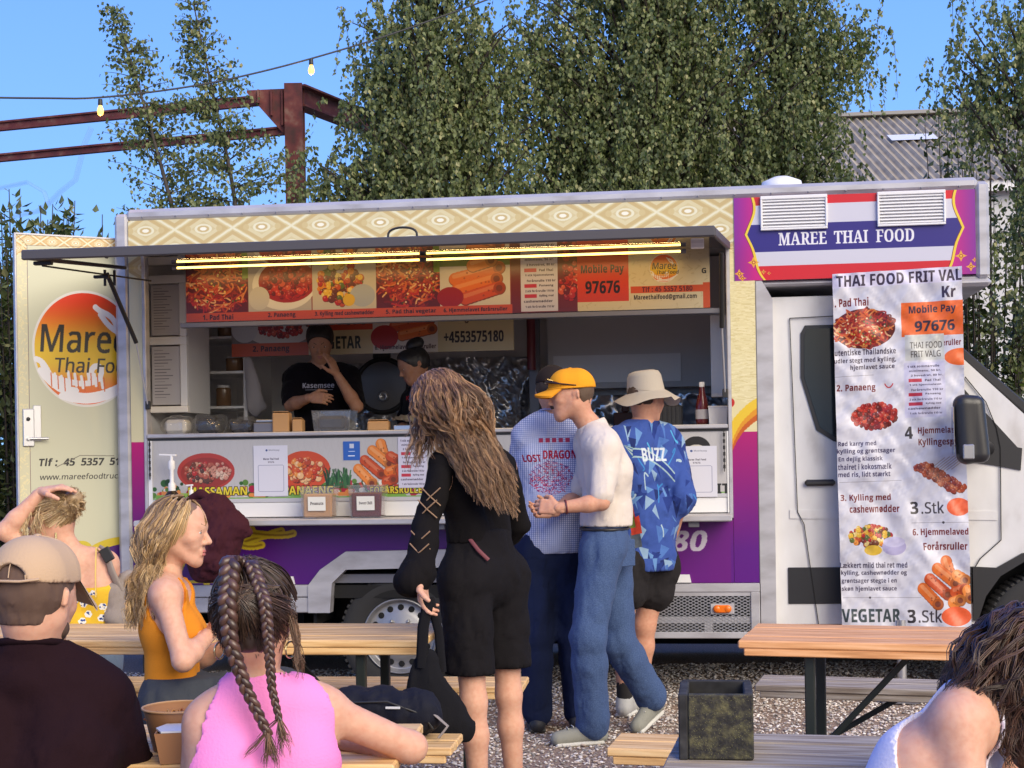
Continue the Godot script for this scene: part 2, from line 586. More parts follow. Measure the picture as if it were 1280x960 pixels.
const ROLLS := [Color(0.86, 0.42, 0.12), Color(0.9, 0.52, 0.2), Color(0.78, 0.3, 0.1)]
func rolls(im: Image, at: Array, r: int) -> void:
	for e in at:
		var a: Vector2 = e[0]
		var b: Vector2 = e[1]
		var c := pick(ROLLS)
		stroke(im, [a, b], r, c.darkened(0.4))
		stroke(im, [a - Vector2(1, 2), b - Vector2(1, 2)], r - 2, c)
		stroke(im, [a + Vector2(-r * 0.2, -r * 0.4), b + Vector2(-r * 0.2, -r * 0.4)], maxi(1, r / 3), c.lightened(0.22))
		for k in 4:
			var p := a.lerp(b, rf(0.1, 0.9)) + Vector2(rf(-r, r), rf(-r, r)) * 0.5
			dab(im, p.x, p.y, maxi(1, r / 6), c.darkened(0.25))
		dab(im, b.x, b.y, maxi(2, r - 3), c.darkened(0.2))
		dab(im, b.x, b.y, maxi(1, r / 2), px(120, 52, 20))
# ================= shared materials =================
var M := {}
func make_materials() -> void:
	var fine := itex(noise_image(256, 256, 0.05, 4, 3))
	var soft := itex(noise_image(256, 256, 0.012, 4, 5))
	var grain := noise_image(512, 512, 0.012, 5, 11)
	M.fine = fine
	M.soft = soft
	M.alu = tri(mat(lin(0.50, 0.495, 0.53), 0.45, 0.3, itex(ramp(noise_image(256, 256, 0.015, 5, 77), [[0, px(214, 212, 212)], [0.5, px(240, 240, 242)], [1, px(255, 255, 255)]]))), Vector3(0.8, 2.0, 0.8))
	M.alu_dark = mat(lin(0.16, 0.16, 0.19), 0.45, 0.3)
	M.white_paint = tri(mat(lin(0.70, 0.70, 0.72), 0.3, 0.0, itex(ramp(noise_image(256, 256, 0.012, 6, 78), [[0, px(206, 202, 198)], [0.4, px(240, 239, 238)], [1, px(255, 255, 255)]]))), Vector3(0.9, 0.5, 0.9))
	M.white_paint.clearcoat_enabled = true
	M.white_paint.clearcoat = 0.5
	M.white_paint.clearcoat_roughness = 0.12
	M.white = mat(lin(0.72, 0.72, 0.74), 0.5)
	M.steel = mat(lin(0.52, 0.52, 0.54), 0.35, 0.8)
	M.mirror = mat(lin(0.5, 0.5, 0.52), 0.015, 1.0)
	M.black = mat(lin(0.016, 0.016, 0.018), 0.5)
	M.black_plastic = mat(lin(0.022, 0.022, 0.025), 0.35)
	M.rubber = mat(lin(0.025, 0.025, 0.027), 0.85)
	M.dark = mat(lin(0.008, 0.008, 0.009), 0.9)
	M.wall_in = bumpy(mat(lin(0.74, 0.72, 0.72), 0.55), soft, 0.2, Vector3(2, 2, 2))
	M.foil = mat(lin(0.55, 0.55, 0.58), 0.28, 0.9)
	M.card = mat(lin(0.42, 0.24, 0.11), 0.85)
	M.glass_dark = mat(Color(0.12, 0.13, 0.14, 0.35), 0.03)
	M.glass_dark.transparency = BaseMaterial3D.TRANSPARENCY_ALPHA
	M.clear = mat(Color(0.7, 0.72, 0.75, 0.07), 0.1)
	M.clear.transparency = BaseMaterial3D.TRANSPARENCY_ALPHA
	M.amber = mat(lin(0.75, 0.16, 0.01), 0.2)
	M.orange = mat(lin(0.8, 0.2, 0.05), 0.5)
	M.leg = mat(lin(0.012, 0.018, 0.016), 0.45)
	# weathered pine: grain runs along x
	var wood_pal := [[0.0, px(176, 136, 92)], [0.35, px(212, 172, 122)], [0.55, px(226, 190, 142)], [0.8, px(236, 204, 160)], [1.0, px(246, 222, 184)]]
	var wood := grain.duplicate()
	M.wood = tri(mat(Color(0.98, 0.96, 0.90), 0.6, 0, itex(ramp(wood, wood_pal))), Vector3(0.35, 5.5, 5.5))
	bumpy(M.wood, fine, 0.05, Vector3(0.35, 5.5, 5.5))
	M.wood_red = M.wood.duplicate()
	M.wood_red.albedo_color = Color(1.0, 0.89, 0.83)
	var grey_pal := [[0.0, px(120, 104, 88)], [0.4, px(160, 146, 128)], [0.6, px(178, 166, 150)], [1.0, px(204, 194, 180)]]
	M.wood_grey = tri(mat(Color(0.95, 0.95, 0.95), 0.8, 0, itex(ramp(grain.duplicate(), grey_pal))), Vector3(0.4, 6, 6))
	bumpy(M.wood_grey, fine, 0.08, Vector3(0.4, 6, 6))
	M.paper = mat(lin(0.75, 0.75, 0.8), 0.6)
	M.skin = tri(mat(lin(0.65, 0.385, 0.28), 0.55, 0, itex(ramp(noise_image(256, 256, 0.03, 4, 21), [[0, px(240, 222, 216)], [0.45, px(248, 240, 237)], [0.7, px(252, 249, 247)], [1, px(255, 255, 255)]]))), Vector3(5, 5, 5))
	bumpy(M.skin, fine, 0.035, Vector3(5, 5, 5))
	M.skin.subsurf_scatter_enabled = true
	M.skin.subsurf_scatter_strength = 0.08
	M.skin.metallic_specular = 0.35
	M.skin_tan = M.skin.duplicate()
	M.skin_tan.albedo_color = lin(0.57, 0.31, 0.215)
	M.skin_brown = M.skin.duplicate()
	M.skin_brown.albedo_color = lin(0.36, 0.19, 0.12)

# material for a printed sheet whose uv is in metres, x0..x1 and y0..y1 of the sheet
func print_mat(im: Image, x0: float, x1: float, y0: float, y1: float, rough := 0.38) -> StandardMaterial3D:
	var m := mat(Color(0.93, 0.93, 0.93), rough, 0, itex(im))
	m.uv1_scale = Vector3(1.0 / (x1 - x0), -1.0 / (y1 - y0), 1)
	m.uv1_offset = Vector3(-x0 / (x1 - x0), y1 / (y1 - y0), 0)
	return m

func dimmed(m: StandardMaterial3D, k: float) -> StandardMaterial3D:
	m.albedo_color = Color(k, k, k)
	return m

var truck: Node3D
var truck_frame: Transform3D
# a thing's place given in the truck's own axes
func on_truck(x: float, y: float, z: float, turn := 0.0) -> Transform3D:
	return truck_frame * Transform3D(Basis(Vector3.UP, turn), Vector3(x, y, z))

func rect(x0: float, y0: float, x1: float, y1: float) -> PackedVector2Array:
	return PackedVector2Array([Vector2(x0, y0), Vector2(x1, y0), Vector2(x1, y1), Vector2(x0, y1)])

func lattice(im: Image, x0: int, y0: int, x1: int, y1: int, cw: float, ch: float, base: Color, line: Color, flower: Color) -> void:
	im.fill_rect(Rect2i(x0, y0, x1 - x0, y1 - y0), base)
	var rows := int((y1 - y0) / ch) + 2
	var cols := int((x1 - x0) / cw) + 2
	for r in rows:
		for q in cols:
			var c := Vector2(x0 + q * cw + (cw / 2 if r % 2 else 0.0), y0 + r * ch - ch * 0.3)
			for k in 3:
				var s := 0.86 - k * 0.22
				var col: Color = [flower, base.lerp(line, 0.3), flower.lerp(line, 0.35)][k]
				poly(im, [c + Vector2(-cw * 0.5 * s, 0), c + Vector2(0, -ch * s), c + Vector2(cw * 0.5 * s, 0), c + Vector2(0, ch * s)], col)
			stroke(im, [c + Vector2(-cw * 0.5, 0), c + Vector2(0, -ch), c + Vector2(cw * 0.5, 0)], 3, line)
			for e in [-1, 1]:
				dab(im, c.x + e * cw * 0.27, c.y, 9, base.lerp(flower, 0.5))
			disc(im, c.x, c.y, cw * 0.15, ch * 0.27, line)
			disc(im, c.x, c.y, cw * 0.105, ch * 0.18, flower)
			disc(im, c.x, c.y, cw * 0.06, ch * 0.1, line.lightened(0.4))

func logo(im: Image, cx: float, cy: float, r: float, tx: float) -> void:
	disc(im, cx, cy, r * 1.045, r * 1.045, px(226, 222, 214))
	for y in range(int(cy - r), int(cy + r)):
		var t := (y - cy) / r
		var w := r * sqrt(maxf(0, 1.0 - t * t))
		var c := px(222, 52, 18).lerp(px(232, 190, 20), smoothstep(-1.0, 0.05, t))
		if t > 0.2: c = c.lerp(px(226, 80, 16), smoothstep(0.2, 1.0, t))
		im.fill_rect(Rect2i(int(cx - w), y, int(2 * w), 1), c)
	# white wave and flame scrolls
	var wht := px(240, 238, 240)
	for e in [[Vector2(-0.97, 0.2), Vector2(-0.7, 0.25), Vector2(-0.8, 0.7), Vector2(-0.2, 0.75)], [Vector2(-0.9, 0.4), Vector2(-0.5, 0.95), Vector2(0.2, 1.0), Vector2(0.95, 0.5)], [Vector2(-0.8, 0.45), Vector2(-0.5, 0.6), Vector2(0.35, 0.8), Vector2(0.3, 0.35)], [Vector2(0.3, 0.35), Vector2(0.2, 0.25), Vector2(0.05, 0.35), Vector2(0.12, 0.5)], [Vector2(-0.5, 0.85), Vector2(-0.1, 1.0), Vector2(0.4, 0.95), Vector2(0.7, 0.7)], [Vector2(-0.85, 0.3), Vector2(-0.75, 0.5), Vector2(-0.6, 0.6), Vector2(-0.35, 0.65)], [Vector2(0.2, -0.75), Vector2(0.35, -0.6), Vector2(0.6, -0.7), Vector2(0.65, -0.25)], [Vector2(0.3, -0.62), Vector2(0.45, -0.4), Vector2(0.6, -0.3), Vector2(0.85, -0.25)]]:
		var pts := curve(Vector2(cx, cy) + e[0] * r, Vector2(cx, cy) + e[1] * r, Vector2(cx, cy) + e[2] * r, Vector2(cx, cy) + e[3] * r, 16)
		stroke(im, pts, maxi(2, int(r * 0.055)), wht)
	for k in 9:
		var a := Vector2(cx, cy) + Vector2(-0.75 + k * 0.13, 0.42 + 0.04 * (k % 3)) * r
		stroke(im, [a, a + Vector2(0.03, 0.2) * r], maxi(1, int(r * 0.03)), wht)
		stroke(im, [a + Vector2(0.06, 0.02) * r, a + Vector2(0.07, 0.26) * r], maxi(1, int(r * 0.012)), px(214, 90, 20))
	var ink := px(24, 18, 16)
	say(im, "Maree", "s", tx, cy - r * 0.42, r * 1.72, r * 0.5, ink, 0.08)
	say(im, "Thai Food", "s", tx + r * 0.26, cy + r * 0.16, r * 1.62, r * 0.28, ink, 0.12)

func side_print() -> Image:
	var S := 480.0   # pixels per metre; x 0..3.8, y 0.6..2.85
	var w := 1824
	var h := 1080
	var X := func(x: float) -> float: return x * S
	var Y := func(y: float) -> float: return (2.85 - y) * S
	var im := canvas(w, h, px(224, 214, 168))
	lattice(im, 0, 0, w, 150, 171.0, 52.0, px(208, 194, 146), px(224, 220, 190), px(196, 174, 122))
	# right strip fades into the plain cream wrap, with pressed texture
	for k in 900:
		var p := Vector2(rf(1720, 1824), rf(140, 560))
		stroke(im, [p, p + Vector2(rf(6, 22), rf(-3, 3))], 1, pick([px(232, 222, 176), px(212, 198, 146), px(236, 228, 190)]))
	# purple lower body, magenta towards the front
	for x in range(0, w, 4):
		var t := smoothstep(0.45, 1.0, float(x) / w)
		var top := 880.0 + 6.0 * sin(x * 0.01)
		var c := px(78, 14, 118).lerp(px(106, 12, 128), t)
		im.fill_rect(Rect2i(x, int(top) - 20, 4, h), c)
	for y in range(640, 1080):
		var t := clampf((y - 640) / 320.0, 0, 1)
		im.fill_rect(Rect2i(1725, y, 99, 1), px(176, 6, 112).lerp(px(92, 8, 132), t))
		im.fill_rect(Rect2i(0, y, 76, 1), px(192, 10, 110).lerp(px(70, 18, 110), t))
	# orange and yellow arc above the magenta
	for k in 3:
		stroke(im, curve(Vector2(1722, 690 - k * 14), Vector2(1740, 640 - k * 16), Vector2(1780, 600 - k * 16), Vector2(1824, 588 - k * 18), 14), 12, [px(196, 92, 20), px(222, 150, 30), px(232, 196, 50)][k])
	dab(im, 1728, 560, 13, px(190, 30, 24))
	# yellow flame scrolls on the purple
	var yl := px(206, 178, 34)
	for e in [[0.34, 0.72, 0.62, 0.98], [0.50, 0.70, 0.80, 0.99], [0.60, 0.80, 0.98, 0.98], [0.52, 0.68, 0.74, 0.80], [0.1, 0.7, 0.3, 0.9], [0.62, 0.93, 1.05, 0.965], [0.7, 0.86, 0.86, 0.9]]:
		var a := Vector2(X.call(e[0]), Y.call(e[1]))
		var b := Vector2(X.call(e[2]), Y.call(e[3]))
		stroke(im, curve(a, a + Vector2(10, -50), b + Vector2(-70, 20), b, 14), 11, yl)
		stroke(im, curve(a, a + Vector2(10, -50), b + Vector2(-70, 20), b, 14), 3, px(150, 118, 20))
	im.fill_rect(Rect2i(int(X.call(0.3)), int(Y.call(0.69)), int(0.35 * S), 8), yl)
	say(im, "Tlf : 45 5357 5180", "b", X.call(1.98), Y.call(0.965), 1.47 * S, 0.125 * S, px(214, 206, 222), 0.22)
	for k in 26:
		var p := Vector2(rf(1300, 1820), rf(880, 1070))
		stroke(im, [p, p + Vector2(rf(-40, 40), rf(-8, 8))], 0, px(160, 120, 190, 120))
	return im

func flag_print() -> Image:
	# x 3.64..4.955, y 2.365..2.845
	var w := 1052
	var h := 384
	var im := canvas(w, h, px(190, 16, 130))
	for x in w:
		var e := minf(x, w - 1 - x) / 90.0
		var c := px(132, 30, 150).lerp(px(196, 12, 132), clampf(e, 0, 1))
		im.fill_rect(Rect2i(x, 0, 1, h), c)
	var stripes := [[0.0, 0.10, px(206, 16, 40)], [0.10, 0.33, px(206, 206, 222)], [0.33, 0.66, px(38, 28, 126)], [0.66, 0.83, px(206, 206, 222)], [0.83, 1.0, px(206, 16, 40)]]
	# scalloped frame: left edge as a curve, mirrored on the right
	for y in h:
		var t := float(y) / h
		var e := 0.0
		if t < 0.44: e = 58 + 52 * pow(clampf((0.44 - t) / 0.44, 0, 1), 0.6) * (0.6 + 0.4 * sin(t * 8))
		else: e = 58 + 95 * pow((t - 0.44) / 0.56, 1.6) + 14 * sin((t - 0.44) * 9.0)
		var c: Color = px(0, 0, 0)
		for s in stripes:
			if t >= s[0] and t <= s[1]: c = s[2]
		im.fill_rect(Rect2i(int(e), y, w - 2 * int(e), 1), c)
		for sg in 2:
			var x := int(e) - 11 if sg == 0 else w - int(e)
			im.fill_rect(Rect2i(x - 3, y, 3, 1), px(110, 30, 40))
			im.fill_rect(Rect2i(x, y, 11, 1), px(236, 206, 60))
	for e in [[84, 300, 26], [128, 345, 12], [152, 352, 9], [988, 300, 26], [1030, 350, 22], [20, 350, 22], [34, 372, 18], [1046, 320, 12]]:
		var p := Vector2(e[0], e[1])
		var r: float = e[2]
		poly(im, [p + Vector2(-r, 0), p + Vector2(-r * 0.3, -r * 0.3), p + Vector2(0, -r), p + Vector2(r * 0.3, -r * 0.3), p + Vector2(r, 0), p + Vector2(r * 0.3, r * 0.3), p + Vector2(0, r), p + Vector2(-r * 0.3, r * 0.3)], px(226, 166, 58))
		dab(im, p.x, p.y, maxi(2, int(r * 0.34)), px(150, 60, 40))
		dab(im, p.x, p.y, maxi(1, int(r * 0.2)), px(240, 190, 80))
	say(im, "MAREE  THAI  FOOD", "R", 196, 168, 592, 58, px(232, 232, 240))
	for k in 10:
		var p := Vector2(rf(200, 900), rf(140, 350))
		stroke(im, [p, p + Vector2(rf(-14, 14), rf(-4, 14))], 0, px(120, 120, 190, 140))
	return im

func roll_pile(im: Image, x: float, y: float, s: float) -> void:
	var at := []
	for e in [[0.30, 0.30, 0.75, 0.1], [0.18, 0.62, 0.55, 0.42], [0.45, 0.52, 0.85, 0.32], [0.1, 0.85, 0.42, 0.70], [0.5, 0.78, 0.9, 0.62], [0.55, 0.98, 0.85, 0.9]]:
		at.append([Vector2(x + e[0] * s, y + e[1] * s), Vector2(x + e[2] * s, y + e[3] * s)])
	rolls(im, at, int(s * 0.13))

func spring_rolls(im: Image, x: float, y: float, s: float) -> void:
	rolls(im, [[Vector2(x + s * 0.52, y + s * 0.18), Vector2(x + s * 0.58, y + s * 0.42)], [Vector2(x + s * 0.36, y + s * 0.3), Vector2(x + s * 0.66, y + s * 0.55)], [Vector2(x + s * 0.22, y + s * 0.48), Vector2(x + s * 0.52, y + s * 0.74)], [Vector2(x + s * 0.7, y + s * 0.42), Vector2(x + s * 0.84, y + s * 0.5)], [Vector2(x + s * 0.1, y + s * 0.64), Vector2(x + s * 0.34, y + s * 0.9)], [Vector2(x + s * 0.66, y + s * 0.7), Vector2(x + s * 0.82, y + s * 0.66)], [Vector2(x + s * 0.88, y + s * 0.68), Vector2(x + s * 0.92, y + s * 0.8)], [Vector2(x + s * 0.62, y + s * 0.88), Vector2(x + s * 0.74, y + s * 0.84)]], int(s * 0.105))

func price_list(im: Image, x: float, y: float, w: float, h: float) -> void:
	im.fill_rect(Rect2i(int(x), int(y), int(w), int(h)), px(206, 204, 224))
	var rows := ["1 stk sommerrulle", "minimenu, 50 kr.", "2 hovedret, 80 kr.", "Menu 1   Pad Thai", "1 stk hjemmelavet", "forårsrulle 110 kr", "Menu 2   Panaeng", "2 stk forårsrulle 110 kr", "Menu 3   Kylling med", "cashewnødder", "1 stk forårsrulle 110 kr"]
	for k in rows.size():
		var ry := y + h * (0.05 + 0.085 * k)
		if rows[k].begins_with("Menu"):
			im.fill_rect(Rect2i(int(x + w * 0.1), int(ry - h * 0.008), int(w * 0.33), int(h * 0.062)), px(190, 50, 70))
			say(im, rows[k].substr(9), "b", x + w * 0.5, ry, w * 0.38, h * 0.046, px(60, 50, 70))
		else:
			say(im, rows[k], "b", x + w * (0.08 + 0.04 * (k % 3)), ry, w * 0.78, h * 0.046, px(70, 62, 84))

func poster_print() -> Image:
	# shown from x 0.40 to 3.50, y 2.228..2.60
	var w := 2048
	var h := 246
	var s := w / 660.0   # per photographed unit along the strip
	var im := canvas(w, h, px(140, 52, 34))
	var cell := func(a: float) -> float: return (a - 228.0) * s
	var foot := 212
	for e in [[228, 310], [475, 556]]:
		var x0: float = cell.call(e[0])
		var x1: float = cell.call(e[1])
		im.fill_rect(Rect2i(int(x0), 0, int(x1 - x0), h), px(96, 26, 16))
		noodles(im, (x0 + x1) / 2, 105, 150, 118, 240, 3)
		im.fill_rect(Rect2i(int(x1) - 24, 20, 24, 60), px(120, 150, 50))
	var x2: float = cell.call(310)
	im.fill_rect(Rect2i(int(x2), 0, int(82 * s), h), px(184, 178, 174))
	disc(im, x2 + 145, 110, 128, 98, px(226, 222, 216))
	disc(im, x2 + 158, 96, 116, 84, px(160, 36, 24))
	chunks(im, x2 + 158, 96, 104, 74, RED_CURRY, 130, 7, 13)
	disc(im, x2 + 44, 160, 42, 46, px(200, 196, 190))
	var x3: float = cell.call(393)
	im.fill_rect(Rect2i(int(x3), 0, int(82 * s), h), px(198, 190, 178))
	chunks(im, x3 + 110, 110, 96, 90, STIR, 170, 8, 14)
	disc(im, x3 + 200, 160, 50, 44, px(170, 176, 186))
	dab(im, x3 + 145, 176, 24, px(220, 178, 40))
	var x5: float = cell.call(556)
	im.fill_rect(Rect2i(int(x5), 0, int(88 * s), h), px(206, 198, 188))
	im.fill_rect(Rect2i(int(x5), 0, int(88 * s), 60), px(96, 120, 46))
	rolls(im, [[Vector2(x5 + 60, 110), Vector2(x5 + 230, 70)], [Vector2(x5 + 70, 150), Vector2(x5 + 220, 112)], [Vector2(x5 + 100, 186), Vector2(x5 + 230, 148)], [Vector2(x5 + 130, 60), Vector2(x5 + 200, 40)]], 26)
	disc(im, x5 + 40, 178, 52, 40, px(150, 24, 22))
	var x6: float = cell.call(645)
	im.fill_rect(Rect2i(int(x6), 0, int(84 * s), h), px(110, 34, 26))
	chunks(im, x6 + 220, 120, 40, 90, RED_CURRY, 40, 8, 14)
	price_list(im, cell.call(657), 8, 46 * s, 234)
	im.fill_rect(Rect2i(0, foot, int(418 * s), h - foot), px(196, 78, 36))
	for e in [["1. Pad Thai", 250, 40], ["2. Panaeng", 335, 36], ["3. Kylling med cashewnødder", 396, 76], ["5. Pad thai vegetar", 487, 64], ["6. Hjemmelavet forårsruller", 560, 80]]:
		say(im, e[0], "b", cell.call(e[1]), foot + 6, e[2] * s, 22, px(40, 20, 16))
	var x7: float = cell.call(727)
	im.fill_rect(Rect2i(int(x7), 0, w - int(x7), h), px(214, 200, 166))
	for k in 160:
		var p := Vector2(rf(x7, w), rf(0, h))
		stroke(im, [p, p + Vector2(rf(-16, 16), rf(-12, 12))], 2, px(200, 186, 150))
	im.fill_rect(Rect2i(int(x7), 30, int(63 * s), 182), px(206, 62, 24))
	say(im, "Mobile Pay", "b", x7 + 14, 70, 164, 42, px(36, 20, 18))
	say(im, "97676", "b", x7 + 30, 132, 132, 50, px(36, 20, 18))
	logo(im, cell.call(833), 92, 52, cell.call(833) - 44)
	im.fill_rect(Rect2i(int(cell.call(792)), 158, w - int(cell.call(792)), 26), px(206, 82, 30))
	say(im, "Tlf : 45 5357 5180", "b", cell.call(806), 160, 190, 21, px(90, 30, 20))
	say(im, "Mareethaifood@gmail.com", "b", cell.call(796), 190, 236, 24, px(44, 34, 30))
	im.fill_rect(Rect2i(w - 26, 150, 26, 96), px(206, 82, 30))
	say(im, "G", "b", w - 30, 96, 0, 20, px(40, 40, 40))
	return im

func inner_poster_print() -> Image:
	var w := 1440
	var h := 250
	var im := canvas(w, h, px(170, 80, 50))
	im.fill_rect(Rect2i(0, 0, 400, h), px(130, 120, 116))
	disc(im, 250, 110, 180, 90, px(210, 206, 200))
	chunks(im, 260, 96, 150, 66, RED_CURRY, 120, 8, 14)
	disc(im, 70, 110, 70, 70, px(196, 194, 196))
	im.fill_rect(Rect2i(0, 185, 400, 65), px(200, 84, 36))
	say(im, "2. Panaeng", "b", 110, 198, 190, 38, px(40, 22, 18))
	im.fill_rect(Rect2i(400, 0, 330, 130), px(196, 66, 30))
	say(im, "97676", "b", 510, 40, 190, 66, px(36, 20, 18))
	im.fill_rect(Rect2i(400, 130, 330, 120), px(206, 184, 140))
	say(im, "VEGETAR", "b", 430, 160, 240, 62, px(34, 40, 36))
	im.fill_rect(Rect2i(730, 0, 330, h), px(214, 200, 186))
	rolls(im, [[Vector2(830, 70), Vector2(1010, 40)], [Vector2(840, 120), Vector2(1020, 90)], [Vector2(880, 165), Vector2(1030, 135)]], 28)
	disc(im, 790, 170, 70, 60, px(170, 24, 22))
	say(im, "6. Hjemmelavet forårsruller", "b", 740, 205, 310, 34, px(60, 20, 18))
	im.fill_rect(Rect2i(1060, 0, 380, h), px(206, 186, 140))
	say(im, "arrangementer", "b", 1100, 60, 270, 52, px(70, 48, 40))
	say(im, "+4553575180", "b", 1090, 150, 300, 56, px(36, 24, 22))
	return im

func apron_print() -> Image:
	# x 0.20..3.58, y 1.15..1.53
	var S := 590.0
	var w := 1994
	var h := 224
	var im := canvas(w, h, px(190, 188, 190))
	for k in 90:
		var c := Vector2(k * 24.0 - 20, 0)
		for r in 5:
			var q := c + Vector2(12 if r % 2 else 0, r * 44.0)
			stroke(im, curve(q, q + Vector2(-14, 14), q + Vector2(-10, 30), q + Vector2(0, 44), 6), 0, px(170, 168, 172))
			stroke(im, curve(q, q + Vector2(14, 14), q + Vector2(10, 30), q + Vector2(0, 44), 6), 0, px(204, 202, 206))
	var X := func(m: float) -> float: return (m - 0.2) * S
	# vegetables along the foot
	for band in [[0.2, 1.05], [1.0, 1.55], [1.5, 2.2], [2.2, 3.4]]:
		for k in 90:
			var p := Vector2(rf(X.call(band[0]), X.call(band[1])), rf(150, 196))
			dab(im, p.x, p.y, rng.randi_range(6, 13), pick([px(176, 28, 34), px(196, 60, 40), px(52, 96, 40), px(90, 130, 52), px(222, 140, 70), px(170, 30, 60), px(40, 70, 30), px(228, 224, 214)]))
		for k in 8:
			var p := Vector2(rf(X.call(band[0]), X.call(band[1])), rf(186, 204))
			stroke(im, [p, p + Vector2(rf(40, 90), rf(-6, 8))], 7, pick([px(226, 142, 74), px(150, 190, 90), px(120, 170, 70)]))
	im.fill_rect(Rect2i(0, 206, w, 4), px(120, 170, 80))
	im.fill_rect(Rect2i(0, 210, w, 14), px(196, 196, 204))
	# bowls
	disc(im, X.call(0.53), 112, 104, 66, px(176, 62, 52))
	disc(im, X.call(0.53), 116, 92, 54, px(150, 54, 44))
	chunks(im, X.call(0.50), 116, 66, 40, [px(110, 60, 40), px(170, 90, 70), px(90, 60, 50), px(200, 150, 120), px(180, 50, 44)], 120, 4, 9)
	chunks(im, X.call(0.62), 112, 36, 34, [px(214, 180, 160), px(200, 140, 120)], 40, 4, 8)
	disc(im, X.call(1.13), 112, 92, 68, px(200, 76, 38))
	chunks(im, X.call(1.13), 114, 74, 50, [px(206, 96, 40), px(222, 140, 60), px(190, 60, 30), px(226, 180, 130), px(180, 70, 40)], 120, 6, 12)
	spring_rolls(im, X.call(1.42), -10, 190)
	disc(im, X.call(3.41), 60, 48, 44, px(34, 30, 30))
	disc(im, X.call(3.41), 70, 36, 26, px(206, 200, 190))
	chunks(im, X.call(2.4), 100, 90, 50, STIR, 90, 6, 11)
	for k in 60:
		var p := Vector2(X.call(1.33) + rf(-40, 40), 176)
		stroke(im, [p, p + Vector2(rf(-18, 18), rf(-70, -30))], 2, pick([px(40, 82, 44), px(60, 108, 60), px(30, 62, 36)]))
	for e in [["MASSAMAN", 0.42, 0.36], ["PANAENG", 1.0, 0.3], ["FORÅRSRULLER", 1.52, 0.34], ["KYLLING", 1.9, 0.3]]:
		say_lined(im, e[0], "b", X.call(e[1]), 168, e[2] * S, 30, px(226, 206, 50), px(60, 40, 20), 2)
	say(im, "IT", "b", X.call(3.52), 178, 0, 34, px(40, 40, 40))
	return im

func door_print() -> Image:
	# 0.66 m wide, y 0.7..2.74
	var w := 560
	var h := 1730
	var im := canvas(w, h, px(206, 202, 170))
	lattice(im, 0, 0, w, 50, 130, 40, px(206, 184, 132), px(228, 218, 190), px(196, 160, 104))
	im.fill_rect(Rect2i(56, 52, w - 56, h), px(200, 200, 174))
	for k in 300:
		var p := Vector2(rf(0, 56), rf(30, h))
		stroke(im, [p, p + Vector2(rf(-14, 14), rf(-14, 14))], 3, px(222, 212, 168))
	im.fill_rect(Rect2i(56, 52, 3, h), px(110, 84, 92))
	stroke(im, [Vector2(0, 0), Vector2(57, 52), Vector2(w, 40)], 1, px(80, 70, 72))
	logo(im, 372, 560, 282, 120)
	say(im, "Tlf :  45  5357  5180", "b", 100, 1112, 520, 40, px(30, 28, 30), 0.18)
	say(im, "www.mareefoodtruck.dk", "s", 106, 1190, 520, 30, px(50, 46, 48), 0.15)
	# purple foot with a yellow bow
	disc(im, 560, 1780, 320, 262, px(210, 184, 40))
	disc(im, 590, 1790, 310, 236, px(74, 14, 112))
	disc(im, 330, 1570, 60, 40, px(206, 186, 50))
	for e in [[200, 1156, 330, 1100], [330, 1100, 520, 1104]]:
		stroke(im, [Vector2(e[0], e[1]), Vector2(e[2], e[3])], 2, px(120, 116, 104))
	return im

